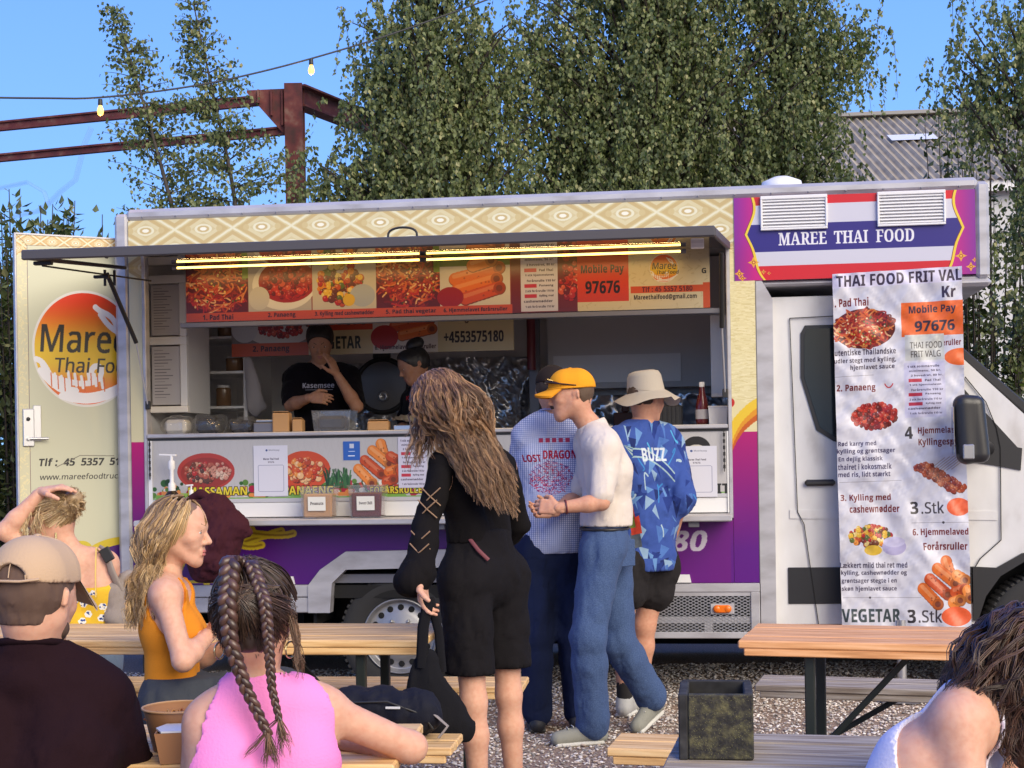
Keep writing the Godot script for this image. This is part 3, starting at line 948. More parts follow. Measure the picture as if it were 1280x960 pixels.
func banner_print() -> Image:
	var w := 720
	var h := 1930
	var k := 4.37
	var im := canvas(w, h, px(214, 214, 222))
	var X := func(p: float) -> float: return (p - 1040.0) * k
	var Y := func(p: float) -> float: return (p - 340.0) * k
	var dk := px(58, 46, 66)
	var rd := px(110, 22, 26)
	im.fill_rect(Rect2i(0, 0, w, 80), px(222, 218, 238))
	say(im, "THAI FOOD FRIT VALG", "b", X.call(1045), Y.call(343), 745, 62, dk)
	say(im, "Kr", "b", X.call(1179), Y.call(363), 78, 62, dk)
	say(im, "1. Pad Thai", "b", X.call(1036.5), Y.call(371), 215, 48, rd)
	noodles(im, X.call(1079), Y.call(410), 175, 108, 330, 4)
	im.fill_rect(Rect2i(int(X.call(1127)), int(Y.call(381)), w, int(42 * k)), px(238, 108, 44))
	say(im, "Mobile Pay", "b", X.call(1137), Y.call(385), 258, 54, dk)
	say(im, "97676", "b", X.call(1144), Y.call(404), 222, 60, dk)
	for e in [["Autentiske Thailandske", 1035, 435], ["nudler stegt med kylling,", 1035, 446], ["hjemlavet sauce", 1060, 455]]:
		say(im, e[0], "b", X.call(e[1]), Y.call(e[2]), (1119.0 - e[1]) * k if e[1] < 1050 else 57 * k, 34, dk)
	say(im, "kyllingeruller", "b", X.call(1155), Y.call(428), 206, 44, rd)
	disc(im, X.call(1201), Y.call(450), 90, 46, px(238, 108, 44))
	stroke(im, [Vector2(0, Y.call(469)), Vector2(X.call(1090), Y.call(468))], 1, px(120, 116, 120))
	say(im, "2. Panaeng", "b", X.call(1042), Y.call(479), 218, 46, rd)
	stroke(im, curve(Vector2(X.call(1104), Y.call(480)), Vector2(X.call(1107), Y.call(486)), Vector2(X.call(1111), Y.call(486)), Vector2(X.call(1114), Y.call(480)), 8), 3, px(200, 40, 40))
	chunks(im, X.call(1090), Y.call(519), 138, 76, RED_CURRY, 260, 7, 16)
	say(im, "4", "b", X.call(1128), Y.call(534), 44, 66, px(40, 34, 40))
	say(im, "Hjemmelavede", "b", X.call(1145), Y.call(535), 262, 46, rd)
	say(im, "Kyllingespyd", "b", X.call(1145), Y.call(549), 240, 48, rd)
	for e in [["Rød karry med", 1042, 1091, 550], ["kylling og grøntsager", 1040, 1115, 559], ["En dejlig klassisk", 1042, 1099, 569], ["thairet i kokosmælk", 1041, 1110, 578], ["med ris, lidt stærkt", 1041, 1108, 588]]:
		say(im, e[0], "b", X.call(e[1]), Y.call(e[3]), (e[2] - e[1]) * k, 33, px(66, 58, 92))
	stroke(im, [Vector2(X.call(1042), Y.call(601)), Vector2(X.call(1122), Y.call(600))], 1, px(120, 116, 120))
	for q in 7:
		var a := Vector2(X.call(1150 + q * 6), Y.call(594 - q * 1))
		stroke(im, [a + Vector2(120, -90), a + Vector2(0, 0)], 2, px(176, 160, 140))
	for q in 5:
		chunks(im, X.call(1152 + q * 10), Y.call(585 + q * 6.5), 62, 26, [px(150, 50, 28), px(172, 70, 36), px(120, 36, 22), px(190, 96, 50)], 44, 8, 14)
	say(im, "3", "b", X.call(1132), Y.call(627), 44, 66, px(40, 34, 40))
	say(im, ".Stk", "s", X.call(1146), Y.call(627), 124, 66, px(60, 54, 60))
	disc(im, X.call(1193), Y.call(634), 66, 48, px(238, 100, 52))
	say(im, "3. Kylling med", "b", X.call(1043), Y.call(616), 282, 46, rd)
	say(im, "cashewnødder", "b", X.call(1054), Y.call(630), 280, 42, rd)
	chunks(im, X.call(1080), Y.call(668), 130, 60, STIR, 210, 8, 15)
	disc(im, X.call(1110), Y.call(682), 68, 46, px(178, 172, 208))
	disc(im, X.call(1110), Y.call(676), 62, 28, px(198, 194, 222))
	disc(im, X.call(1083), Y.call(686), 50, 28, px(222, 184, 60))
	stroke(im, [Vector2(X.call(1133), Y.call(653)), Vector2(w, Y.call(653))], 1, px(120, 116, 120))
	dab(im, X.call(1173), Y.call(653), 7, px(70, 66, 70))
	say(im, "6. Hjemmelavede", "b", X.call(1134), Y.call(660), 330, 48, rd)
	say(im, "Forårsruller", "b", X.call(1147), Y.call(676), 244, 48, rd)
	spring_rolls(im, X.call(1138), Y.call(688), 315)
	for e in [["Lækkert mild thai ret med", 1040, 1126, 701], ["kylling, cashewnødder og", 1041, 1125, 711], ["grøntsager stegte i en", 1041, 1112, 721], ["skøn hjemlavet sauce", 1041, 1112, 731]]:
		say(im, e[0], "b", X.call(e[1]), Y.call(e[3]), (e[2] - e[1]) * k, 32, px(66, 58, 80))
	stroke(im, [Vector2(X.call(1042), Y.call(745)), Vector2(X.call(1142), Y.call(745))], 1, px(120, 116, 120))
	dab(im, X.call(1077), Y.call(745), 6, px(70, 66, 70))
	say(im, "VEGETAR", "b", X.call(1040), Y.call(759), 330, 72, px(60, 72, 74))
	say(im, "3", "b", X.call(1124), Y.call(760), 46, 72, px(40, 34, 40))
	say(im, ".Stk", "s", X.call(1138), Y.call(760), 130, 70, px(60, 54, 60))
	disc(im, X.call(1186), Y.call(768), 84, 52, px(238, 100, 52))
	# taped-on sheets
	im.fill_rect(Rect2i(int(X.call(1131)), int(Y.call(421)), int(50 * k), int(32 * k)), px(206, 208, 200))
	say(im, "THAI FOOD", "s", X.call(1137), Y.call(430), 180, 34, px(70, 64, 62))
	say(im, "FRIT VALG", "s", X.call(1138), Y.call(441), 166, 34, px(70, 64, 62))
	price_list(im, X.call(1129), Y.call(455), 52 * k, 68 * k)
	return im

func paper_print() -> Image:
	var im := canvas(220, 320, px(214, 214, 228))
	dab(im, 84, 30, 7, px(60, 80, 140))
	say(im, "Mobilepay", "s", 98, 24, 70, 14, px(110, 112, 130))
	say(im, "Maree Thai Food", "b", 62, 78, 100, 13, px(70, 66, 80))
	say(im, "97676", "b", 92, 100, 40, 11, px(110, 106, 120))
	for k in 3:
		stroke(im, [Vector2(34, 124), Vector2(186, 124), Vector2(192, 130), Vector2(192, 284), Vector2(186, 290), Vector2(34, 290), Vector2(28, 284), Vector2(28, 130), Vector2(34, 124)], 1, px(110, 112, 150))
	return im

func wheel(parent: Node3D, at: Vector3, r: float) -> void:
	var tr := Transform3D(Basis(Vector3.RIGHT, PI / 2), at)   # lathe axis points along +z
	var ty := part(parent, "wheel", MB.new().lathe([Vector2(r * 0.60, -0.11), Vector2(r * 0.86, -0.115), Vector2(r * 0.975, -0.10), Vector2(r, -0.08), Vector2(r, 0.08), Vector2(r * 0.975, 0.10), Vector2(r * 0.86, 0.115), Vector2(r * 0.70, 0.105), Vector2(r * 0.62, 0.085)], 48, tr), M.rubber)
	var tread := MB.new()
	for k in 60:
		var a := TAU * k / 60
		tread.box(at + Vector3(cos(a) * r, sin(a) * r, 0), Vector3(0.022, 0.016, 0.2), 0.003, Basis(Vector3.BACK, a + PI / 2))
	part(ty, "tread", tread, M.rubber)
	part(ty, "rim", MB.new().lathe([Vector2(r * 0.635, 0.075), Vector2(r * 0.625, 0.10), Vector2(r * 0.60, 0.095), Vector2(r * 0.57, 0.06), Vector2(r * 0.54, 0.05), Vector2(r * 0.40, 0.06), Vector2(r * 0.37, 0.078), Vector2(r * 0.22, 0.080), Vector2(r * 0.20, 0.095), Vector2(r * 0.17, 0.10), Vector2(0.0, 0.10)], 48, tr), mat(lin(0.34, 0.34, 0.36), 0.42, 0.5))
	if at.z < -1.0: return
	for k in 16:
		var a := TAU * k / 16
		var holes := MB.new()
		holes.lathe([Vector2(r * 0.055, 0), Vector2(r * 0.05, 0.006), Vector2(0, 0.006)], 10, Transform3D(Basis(Vector3.RIGHT, PI / 2), at + Vector3(cos(a) * r * 0.47, sin(a) * r * 0.47, 0.054)))
		part(ty, "rim_hole", holes, M.dark)
	for k in 6:
		var a := TAU * k / 6
		var nuts := MB.new()
		nuts.lathe([Vector2(r * 0.035, 0), Vector2(r * 0.03, 0.02), Vector2(0, 0.02)], 6, Transform3D(Basis(Vector3.RIGHT, PI / 2), at + Vector3(cos(a) * r * 0.28, sin(a) * r * 0.28, 0.079)))
		part(ty, "wheel_nut", nuts, M.steel)

func make_truck() -> void:
	truck = thing("food_truck", "cream and purple food truck with its serving hatch open and a white cab", "food truck", Vector3(-2.335, 0, -8.832), deg_to_rad(-7.497))
	truck_frame = Transform3D(Basis(Vector3.UP, deg_to_rad(-7.497)), Vector3(-2.335, 0, -8.832))
	var t := truck
	var D := 2.1
	var side := print_mat(side_print(), 0, 3.8, 0.6, 2.85)
	# aluminium corner profiles
	part(t, "roof_rail", MB.new().bb(0.055, 4.975, 2.838, 2.905, -0.10, 0.008, 0.02), M.alu)
	part(t, "corner_post", MB.new().bb(-0.02, 0.066, 0.655, 2.88, -0.10, 0.006, 0.018), M.alu)
	part(t, "corner_post", MB.new().bb(4.962, 5.035, 2.345, 2.88, -0.10, 0.006, 0.018), M.alu)
	part(t, "roof", MB.new().bb(-0.02, 5.03, 2.85, 2.885, -D, -0.102, 0.01), M.white)
	part(t, "box_wall", MB.new().bb(-0.018, 5.03, 2.37, 2.848, -D - 0.03, -D, 0.0).bb(-0.018, 3.76, 0.66, 2.37, -D - 0.03, -D), M.white)
	part(t, "front_wall", MB.new().bb(5.0, 5.03, 2.345, 2.848, -D, -0.102), M.white)
	part(t, "overcab_floor", MB.new().bb(3.79, 5.0, 2.335, 2.365, -D, -0.02, 0.012), M.alu)
	part(t, "overcab_edge", MB.new().bb(4.86, 5.045, 2.30, 2.348, -D, 0.0, 0.02), M.alu)
	part(t, "rear_wall", MB.new().bb(-0.018, 0.02, 0.66, 2.848, -D, -0.102), M.white)
	part(t, "bulkhead", MB.new().bb(3.70, 3.755, 0.66, 2.848, -D, -0.02), M.white)
	# printed side skins round the hatch
	part(t, "side_panel", MB.new().prism(rect(0.068, 2.59, 3.638, 2.836), -0.03, 0.0), side, "cream wrap with diamond lattice above the hatch")
	part(t, "side_panel", MB.new().prism(rect(0.068, 0.665, 0.148, 2.588), -0.03, 0.0), side)
	part(t, "side_panel", MB.new().prism(rect(3.612, 0.665, 3.752, 2.588), -0.03, 0.0), side)
	part(t, "side_panel", MB.new().prism(PackedVector2Array([Vector2(0.15, 0.665), Vector2(1.141, 0.665), Vector2(1.215, 0.752), Vector2(1.37, 0.858), Vector2(1.96, 0.868), Vector2(2.12, 0.752), Vector2(2.19, 0.665), Vector2(3.61, 0.665), Vector2(3.61, 1.02), Vector2(0.15, 1.02)]), -0.03, 0.0), side, "purple lower side with yellow scrolls and a phone number")
	part(t, "sign_panel", MB.new().prism(rect(3.64, 2.368, 4.96, 2.836), -0.03, 0.001), print_mat(flag_print(), 3.64, 4.96, 2.368, 2.836), "magenta panel with a striped flag and white lettering")
	# cream edge strip beside the sign, seams
	part(t, "seam", MB.new().bb(3.637, 3.6395, 2.368, 2.836, -0.02, 0.003), M.alu_dark)
	part(t, "edge_trim", MB.new().prism(PackedVector2Array([Vector2(3.757, 0.35), Vector2(3.842, 0.35), Vector2(3.848, 2.26), Vector2(3.79, 2.366), Vector2(3.757, 2.366)]), -0.14, -0.004), M.alu)
	part(t, "edge_seam", MB.new().bb(3.753, 3.757, 0.66, 2.366, -0.06, 0.002), M.alu_dark)
	# louvred vents on the sign
	for x in [3.795, 4.437]:
		var fr := MB.new()
		fr.bb(x - 0.008, x + 0.362, 2.818, 2.838, 0.001, 0.022, 0.003).bb(x - 0.008, x + 0.362, 2.645, 2.657, 0.001, 0.022, 0.003)
		fr.bb(x - 0.008, x + 0.004, 2.657, 2.818, 0.001, 0.022, 0.003).bb(x + 0.35, x + 0.362, 2.657, 2.818, 0.001, 0.022, 0.003)
		fr.bb(x + 0.004, x + 0.35, 2.657, 2.818, 0.0015, 0.004)
		var vent := part(t, "vent_grille", fr, M.white)
		for k in 9:
			part(vent, "slat", MB.new().box(Vector3(x + 0.177, 2.666 + k * 0.0182, 0.013), Vector3(0.344, 0.0028, 0.017), 0.0, Basis(Vector3.RIGHT, 0.75)), M.white)
	# hatch frame and interior shell
	var fr2 := MB.new()
	fr2.bb(0.15, 0.172, 1.03, 2.57, -0.05, 0.012, 0.004).bb(3.59, 3.611, 1.03, 2.585, -0.05, 0.012, 0.004).bb(0.15, 3.61, 2.57, 2.588, -0.05, 0.012, 0.004)
	part(t, "hatch_frame", fr2, M.alu)
	part(t, "inner_wall", MB.new().bb(0.03, 3.69, 0.72, 2.8, -D + 0.002, -D + 0.03), M.wall_in)
	part(t, "inner_ceiling", MB.new().bb(0.03, 3.69, 2.77, 2.8, -D + 0.03, -0.04), M.wall_in)
	part(t, "inner_end_wall", MB.new().bb(0.022, 0.05, 0.72, 2.77, -D + 0.03, -0.04), M.wall_in)
	part(t, "inner_end_wall", MB.new().bb(3.66, 3.69, 0.72, 2.77, -D + 0.03, -0.04), M.wall_in)
	part(t, "inner_floor", MB.new().bb(0.03, 3.69, 0.67, 0.72, -D + 0.03, -0.04), M.alu_dark)
	# poster strip under the hatch top
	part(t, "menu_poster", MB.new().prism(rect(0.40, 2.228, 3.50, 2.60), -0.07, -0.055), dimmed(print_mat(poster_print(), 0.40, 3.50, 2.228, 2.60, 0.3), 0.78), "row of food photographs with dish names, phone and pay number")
	part(t, "poster_ledge", MB.new().bb(0.36, 3.58, 2.196, 2.226, -0.12, -0.058, 0.003), M.alu_dark)
	# counter, printed apron, ledge
	part(t, "counter", MB.new().bb(0.175, 3.588, 1.538, 1.562, -0.52, 0.03, 0.005), M.alu)
	part(t, "counter_seal", MB.new().bb(0.175, 3.588, 1.524, 1.536, -0.1, 0.014), M.black)
	part(t, "apron_panel", MB.new().prism(rect(0.20, 1.15, 3.58, 1.523), -0.03, 0.008), print_mat(apron_print(), 0.20, 3.58, 1.15, 1.523), "pale printed panel with bowls, spring rolls and vegetables")
	part(t, "apron_frame", MB.new().bb(0.175, 0.199, 1.062, 1.523, -0.03, 0.012).bb(3.5805, 3.589, 1.062, 1.523, -0.03, 0.012).bb(0.2, 3.58, 1.062, 1.149, -0.03, 0.004, 0.003), M.white)
	part(t, "serving_shelf", MB.new().bb(0.165, 3.60, 1.022, 1.058, 0.002, 0.235, 0.006), M.alu)
	part(t, "shelf_bracket", MB.new().bb(1.93, 1.99, 0.99, 1.021, 0.01, 0.2, 0.003), M.alu_dark)
	part(t, "shelf_bracket", MB.new().bb(3.36, 3.42, 0.99, 1.021, 0.01, 0.2, 0.003), M.alu_dark)
	for x in [0.192, 3.565]:
		var ch := MB.new()
		for k in 13:
			ch.box(Vector3(x, 1.52 - k * 0.018, 0.03), Vector3(0.013 if k % 2 else 0.005, 0.022, 0.005 if k % 2 else 0.013), 0.002)
		part(t, "chain", ch, M.black)
	# flap: a mirror-bright underside held level by gas struts
	var fp := func(x: float, z: float, y: float) -> Vector3: return Vector3(x, y, z)
	var rl := 0.06; var rr := 3.60; var fl := -0.035; var fr3 := 3.512
	var fm := MB.new()
	var a0: Vector3 = fp.call(rl, 0.02, 2.555); var a1: Vector3 = fp.call(rr, 0.02, 2.555)
	var b0: Vector3 = fp.call(fl, 1.15, 2.472); var b1: Vector3 = fp.call(fr3, 1.15, 2.472)
	var up := Vector3(0, 0.032, 0)
	fm.quad(a0 + up, b0 + up, b1 + up, a1 + up); fm.quad(a0, b0, b0 + up, a0 + up); fm.quad(b1, a1, a1 + up, b1 + up); fm.quad(a1, a0, a0 + up, a1 + up); fm.quad(b0, b1, b1 + up, b0 + up)
	var flap := part(t, "hatch_flap", fm, M.alu)
	var um := MB.new()
	um.quad(a1, b1, b0, a0)
	part(flap, "underside", um, M.mirror)
	var ed := MB.new()
	ed.beam(b0 + Vector3(-0.012, 0.012, 0), b1 + Vector3(0.012, 0.012, 0), 0.03, 0.052, 0.006)
	ed.beam(a0 + Vector3(-0.006, 0.012, 0), b0 + Vector3(-0.006, 0.012, -0.02), 0.022, 0.044, 0.004).beam(a1 + Vector3(0.006, 0.012, 0), b1 + Vector3(0.006, 0.012, -0.02), 0.022, 0.044, 0.004)
	part(flap, "edge_frame", ed, mat(lin(0.075, 0.07, 0.08), 0.5, 0.2))
	var hp := PackedVector3Array()
	var hr := PackedFloat32Array()
	for k in 13:
		var q := PI * k / 12
		hp.append(Vector3(1.965 - cos(q) * 0.075, 2.51 + pow(sin(q), 0.6) * 0.05, 1.13)); hr.append(0.006)
	part(flap, "handle", MB.new().tube(hp, hr, 8), M.black)
	for e in [[0.055, 0.148, 0.185], [3.565, 3.562, 3.575]]:
		var sm := MB.new()
		sm.rod(Vector3(e[0], 2.49, 0.30), Vector3(e[1], 2.10, 0.1), 0.013, 10)
		var st := part(t, "gas_strut", sm, M.black)
		part(st, "piston", MB.new().rod(Vector3(e[1], 2.10, 0.1), Vector3(e[2], 1.74, 0.03), 0.0055, 8), M.steel)
		part(st, "strut_foot", MB.new().box(Vector3(e[2], 1.735, 0.025), Vector3(0.03, 0.05, 0.02), 0.004), M.black)
	part(flap, "latch_rod", MB.new().rod(Vector3(0.03, 2.435, 1.08), Vector3(0.25, 2.46, 0.12), 0.005).box(Vector3(0.035, 2.448, 1.08), Vector3(0.10, 0.02, 0.03), 0.004).box(Vector3(0.15, 2.43, 0.55), Vector3(0.012, 0.09, 0.012)).box(Vector3(0.185, 2.435, 0.5), Vector3(0.012, 0.085, 0.012)).box(Vector3(0.13, 2.437, 0.55), Vector3(0.09, 0.018, 0.02), 0.003), M.black)
	part(flap, "sensor_box", MB.new().bb(3.40, 3.47, 2.495, 2.53, 0.45, 0.5, 0.004), M.white)
	# fluorescent tubes under the flap
	var glow := mat(Color(1.0, 0.86, 0.5), 0.4)
	glow.emission_enabled = true
	glow.emission = Color(1.0, 0.82, 0.42)
	glow.emission_energy_multiplier = 4.0
	for e in [[0.42, 1.86], [1.90, 3.34]]:
		var y := 2.528
		var lamp := part(t, "tube_lamp", MB.new().rod(Vector3(e[0], y, 0.14), Vector3(e[1], y, 0.14), 0.0065, 10), glow)
		part(lamp, "end_cap", MB.new().rod(Vector3(e[0] - 0.03, y, 0.14), Vector3(e[0], y, 0.14), 0.013, 10), M.alu_dark)
		part(lamp, "end_cap", MB.new().rod(Vector3(e[1], y, 0.14), Vector3(e[1] + 0.03, y, 0.14), 0.013, 10), M.alu_dark)
		var al := AreaLight3D.new()
		al.name = "tube_light"
		al.light_color = Color(1.0, 0.82, 0.52)
		al.light_energy = 0.4
		al.area_size = Vector2(e[1] - e[0], 0.03)
		al.shadow_enabled = true
		t.add_child(al, true)
		al.position = Vector3((e[0] + e[1]) / 2, y - 0.014, 0.14)
		al.rotation = Vector3(-PI / 2, 0, 0)
	# skirts, wheel arch, wheel
	for e in [[0.068, 1.20], [2.13, 2.585]]:
		part(t, "skirt_panel", MB.new().bb(e[0], e[1], 0.592, 0.663, -0.05, 0.012, 0.006), M.alu)
		part(t, "skirt_panel", MB.new().bb(e[0], e[1], 0.50, 0.588, -0.05, 0.012, 0.006), M.alu)
	for e in [[0.99, 0.668], [3.30, 0.668]]:
		part(t, "locker_hinge", MB.new().prism(PackedVector2Array([Vector2(e[0] - 0.07, e[1]), Vector2(e[0] + 0.07, e[1]), Vector2(e[0] + 0.06, e[1] + 0.045), Vector2(e[0] - 0.055, e[1] + 0.045)]), 0.001, 0.016), M.white)
	var am := MB.new()
	am.prism(PackedVector2Array([Vector2(1.141, 0.50), Vector2(1.27, 0.50), Vector2(1.285, 0.672), Vector2(1.368, 0.752), Vector2(1.97, 0.762), Vector2(2.055, 0.672), Vector2(2.07, 0.50), Vector2(2.19, 0.50), Vector2(2.19, 0.663), Vector2(2.12, 0.752), Vector2(1.96, 0.866), Vector2(1.37, 0.857), Vector2(1.215, 0.752), Vector2(1.141, 0.66)]), -0.06, 0.022)
	part(t, "wheel_arch", am, M.alu)
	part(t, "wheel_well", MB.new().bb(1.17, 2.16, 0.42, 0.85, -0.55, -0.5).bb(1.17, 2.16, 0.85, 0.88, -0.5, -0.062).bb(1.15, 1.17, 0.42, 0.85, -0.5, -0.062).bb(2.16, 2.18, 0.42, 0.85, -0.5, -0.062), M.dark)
	wheel(t, Vector3(1.667, 0.353, -0.16), 0.353)
	wheel(t, Vector3(1.667, 0.353, -1.9), 0.353)
	part(t, "chassis", MB.new().bb(0.1, 5.6, 0.42, 0.6, -1.75, -0.7).bb(0.05, 3.7, 0.58, 0.655, -2.05, -0.05).bb(0.4, 0.9, 0.32, 0.45, -1.7, -0.75), M.dark)
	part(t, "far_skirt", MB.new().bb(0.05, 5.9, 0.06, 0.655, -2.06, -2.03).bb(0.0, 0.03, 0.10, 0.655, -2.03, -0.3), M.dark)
	part(t, "axle", MB.new().rod(Vector3(1.667, 0.353, -1.85), Vector3(1.667, 0.353, -0.2), 0.05), M.dark)
	# locker behind expanded mesh
	var lf := MB.new()
	lf.bb(2.59, 3.752, 0.612, 0.662, -0.30, 0.008, 0.004).bb(2.59, 3.752, 0.35, 0.386, -0.30, 0.008, 0.004).bb(2.59, 2.625, 0.386, 0.612, -0.3, 0.008, 0.004).bb(3.70, 3.752, 0.386, 0.612, -0.3, 0.008, 0.004)
	lf.bb(2.625, 3.70, 0.435, 0.472, -0.05, -0.006).bb(3.44, 3.485, 0.386, 0.435, -0.05, -0.006).bb(2.625, 3.70, 0.59, 0.611, -0.05, 0.002)
	var locker := part(t, "mesh_locker", lf, M.alu)
	part(locker, "back_plate", MB.new().bb(2.59, 3.75, 0.35, 0.66, -0.33, -0.305), M.dark)
	var em := MB.new()
	var pitch := 0.034
	var xx := 2.625 - 0.22
	while xx < 3.70:
		for sgn in [-1.0, 1.0]:
			# a strand of the diamond mesh, clipped to the frame
			var dx := 0.385
			var p := Vector2(xx, 0.387) if sgn > 0 else Vector2(xx + dx, 0.387)
			var q := Vector2(xx + dx, 0.589) if sgn > 0 else Vector2(xx, 0.589)
			var s0 := clampf((2.626 - p.x) / (q.x - p.x), 0, 1) if sgn > 0 else clampf((3.699 - p.x) / (q.x - p.x), 0, 1)
			var s1 := clampf((3.699 - p.x) / (q.x - p.x), 0, 1) if sgn > 0 else clampf((2.626 - p.x) / (q.x - p.x), 0, 1)
			if s1 - s0 > 0.02:
				var a := p.lerp(q, s0); var b := p.lerp(q, s1)
				em.beam(Vector3(a.x, a.y, -0.003 + 0.002 * sgn), Vector3(b.x, b.y, -0.003 + 0.002 * sgn), 0.003, 0.0045)
		xx += pitch
	part(locker, "mesh", em, M.steel)
	var al2 := part(t, "marker_lamp", MB.new().bb(3.475, 3.608, 0.488, 0.548, 0.004, 0.010, 0.003), M.alu)
	var lens := MB.new()
	for e in [-1.0, 1.0]:
		lens.lathe([Vector2(0.022, 0), Vector2(0.021, 0.014), Vector2(0.012, 0.02), Vector2(0, 0.021)], 20, Transform3D(Basis(Vector3.RIGHT, PI / 2), Vector3(3.541 + e * 0.03, 0.518, 0.010)))
	lens.bb(3.511, 3.571, 0.496, 0.54, 0.010, 0.026, 0.006)
	part(al2, "lens", lens, M.amber)
	# parking jack under the cab end
	var jk := part(t, "support_leg", MB.new().rod(Vector3(4.52, 0.03, 0.05), Vector3(4.52, 0.46, 0.05), 0.026, 12), M.steel)
	part(jk, "foot_plate", MB.new().bb(4.40, 4.60, 0.005, 0.03, -0.03, 0.13, 0.004), M.alu_dark)
	# roof fittings
	part(t, "roof_vent", MB.new().lathe([Vector2(0.10, 2.885), Vector2(0.10, 3.0), Vector2(0.13, 3.01), Vector2(0.12, 3.06), Vector2(0.05, 3.09), Vector2(0, 3.095)], 24, Transform3D(Basis.IDENTITY, Vector3(3.95, 0, -0.8))), M.white)
	# rivets along the rails
	for k in 24:
		for y in [2.853]:
			part(t, "rivet", MB.new().lathe([Vector2(0.006, 0), Vector2(0.004, 0.0025), Vector2(0, 0.003)], 8, Transform3D(Basis(Vector3.RIGHT, PI / 2), Vector3(0.16 + k * 0.205, y, 0.0075))), M.alu_dark)
	# open rear door
	var door := Node3D.new()
	door.name = "rear_door"
	t.add_child(door)
	door.position = Vector3(-0.035, 0, -0.09)
	door.rotation.y = deg_to_rad(36)
	var dm := print_mat(door_print(), -0.59, 0.0, 0.70, 2.74)
	part(door, "door_panel", MB.new().prism(rect(-0.59, 0.70, 0.0, 2.74), -0.045, 0.0), dm, "cream door with an orange round logo and phone number")
	part(door, "edge_trim", MB.new().bb(-0.602, -0.591, 0.69, 2.75, -0.05, 0.004, 0.002).bb(-0.591, 0.0, 2.741, 2.75, -0.05, 0.004), M.alu)
	part(door, "lock_plate", MB.new().bb(-0.57, -0.505, 1.50, 1.72, 0.001, 0.014, 0.004).bb(-0.51, -0.465, 1.53, 1.74, 0.001, 0.008, 0.002), M.steel)
	part(door, "door_handle", MB.new().rod(Vector3(-0.54, 1.545, 0.03), Vector3(-0.43, 1.545, 0.035), 0.008).rod(Vector3(-0.54, 1.545, 0.012), Vector3(-0.54, 1.545, 0.036), 0.010), M.steel)
	part(door, "lock_cylinder", MB.new().lathe([Vector2(0.012, 0), Vector2(0.011, 0.008), Vector2(0, 0.008)], 12, Transform3D(Basis(Vector3.RIGHT, PI / 2), Vector3(-0.54, 1.66, 0.0145))), M.black)
	make_cab(t)
	# sheets taped to the apron
	var pm := mat(Color(0.95, 0.95, 0.95), 0.5, 0, itex(paper_print()))
	for e in [[0.823, 1.186, 0.206, 0.298, "white pay sheet taped to the apron beside the pump bottle"], [3.292, 1.152, 0.232, 0.288, "white pay sheet taped to the apron near the ketchup bottle"]]:
		var q := MB.new()
		q.quad(Vector3(0, 0, 0), Vector3(e[2], 0, 0.003), Vector3(e[2], e[3], 0), Vector3(0, e[3], 0.004))
		one("pay_sheet", q, pm, e[4], "paper sheet", "pay sheets on the apron", on_truck(e[0], e[1], 0.0115))
	var pl := canvas(200, 330, px(206, 204, 224))
	price_list(pl, 0, 0, 200, 330)
	var plm := mat(Color(0.95, 0.95, 0.95), 0.5, 0, itex(pl))
	for e in [[1.69, 1.225, 0.17, 0.295, "white price list taped beside the spring roll picture"], [3.135, 1.15, 0.15, 0.285, "white price list half hidden by the man in the bucket hat"]]:
		var q := MB.new()
		q.quad(Vector3.ZERO, Vector3(e[2], 0, 0.002), Vector3(e[2], e[3], 0), Vector3(0, e[3], 0.003))
		one("price_list", q, plm, e[4], "paper sheet", "price lists on the apron", on_truck(e[0], e[1], 0.0105))
	var bl := canvas(100, 110, px(44, 92, 176))
	bl.fill_rect(Rect2i(38, 14, 26, 26), px(190, 196, 214))
	stroke(bl, [Vector2(32, 58), Vector2(68, 58)], 2, px(200, 210, 232))
	stroke(bl, [Vector2(30, 84), Vector2(66, 84)], 3, px(230, 234, 244))
	var bq := MB.new()
	bq.quad(Vector3.ZERO, Vector3(0.1, 0, 0), Vector3(0.1, 0.11, 0), Vector3(0, 0.11, 0.002))
	one("sticker", bq, mat(Color.WHITE, 0.4, 0, itex(bl)), "small square blue sticker on the apron between the bowls and rolls", "sticker", "", on_truck(1.363, 1.39, 0.0105))
	# the long menu banner hung over the cab door
	var bn := MB.new()
	var nzb := FastNoiseLite.new()
	nzb.seed = 4
	nzb.frequency = 3.0
	var gx := 44
	var gy := 120
	var pos := []
	for j in gy + 1:
		for i in gx + 1:
			var u := float(i) / gx
			var w := float(j) / gy
			var x := 4.175 + u * 0.695 + w * 0.024
			var y := lerpf(lerpf(2.384, 2.404, u), 0.42, w)
			var dent := nzb.get_noise_2d(x * 1.2 + y * 0.8, y * 0.55) * 0.022 + (1.0 - 3.0 * absf(nzb.get_noise_2d(x * 0.9 - y * 0.75, y * 0.5 + x * 0.3 + 4.0))) * 0.010 + nzb.get_noise_2d(x * 3.5 - y * 2.0, y * 2.4) * 0.005
			pos.append(Vector3(x, y, 0.052 + dent - 0.02 * sin(w * PI) + 0.02 * u))
	for j in gy + 1:
		for i in gx + 1:
			var p: Vector3 = pos[j * (gx + 1) + i]
			var px1: Vector3 = pos[j * (gx + 1) + mini(i + 1, gx)]
			var px0: Vector3 = pos[j * (gx + 1) + maxi(i - 1, 0)]
			var py1: Vector3 = pos[mini(j + 1, gy) * (gx + 1) + i]
			var py0: Vector3 = pos[maxi(j - 1, 0) * (gx + 1) + i]
			bn.vert(p, (px1 - px0).cross(py0 - py1).normalized(), Vector2(float(i) / gx, float(j) / gy))
	for j in gy:
		for i in gx:
			var k := j * (gx + 1) + i
			bn.i.append_array(PackedInt32Array([k, k + 1, k + gx + 1, k + 1, k + gx + 2, k + gx + 1]))
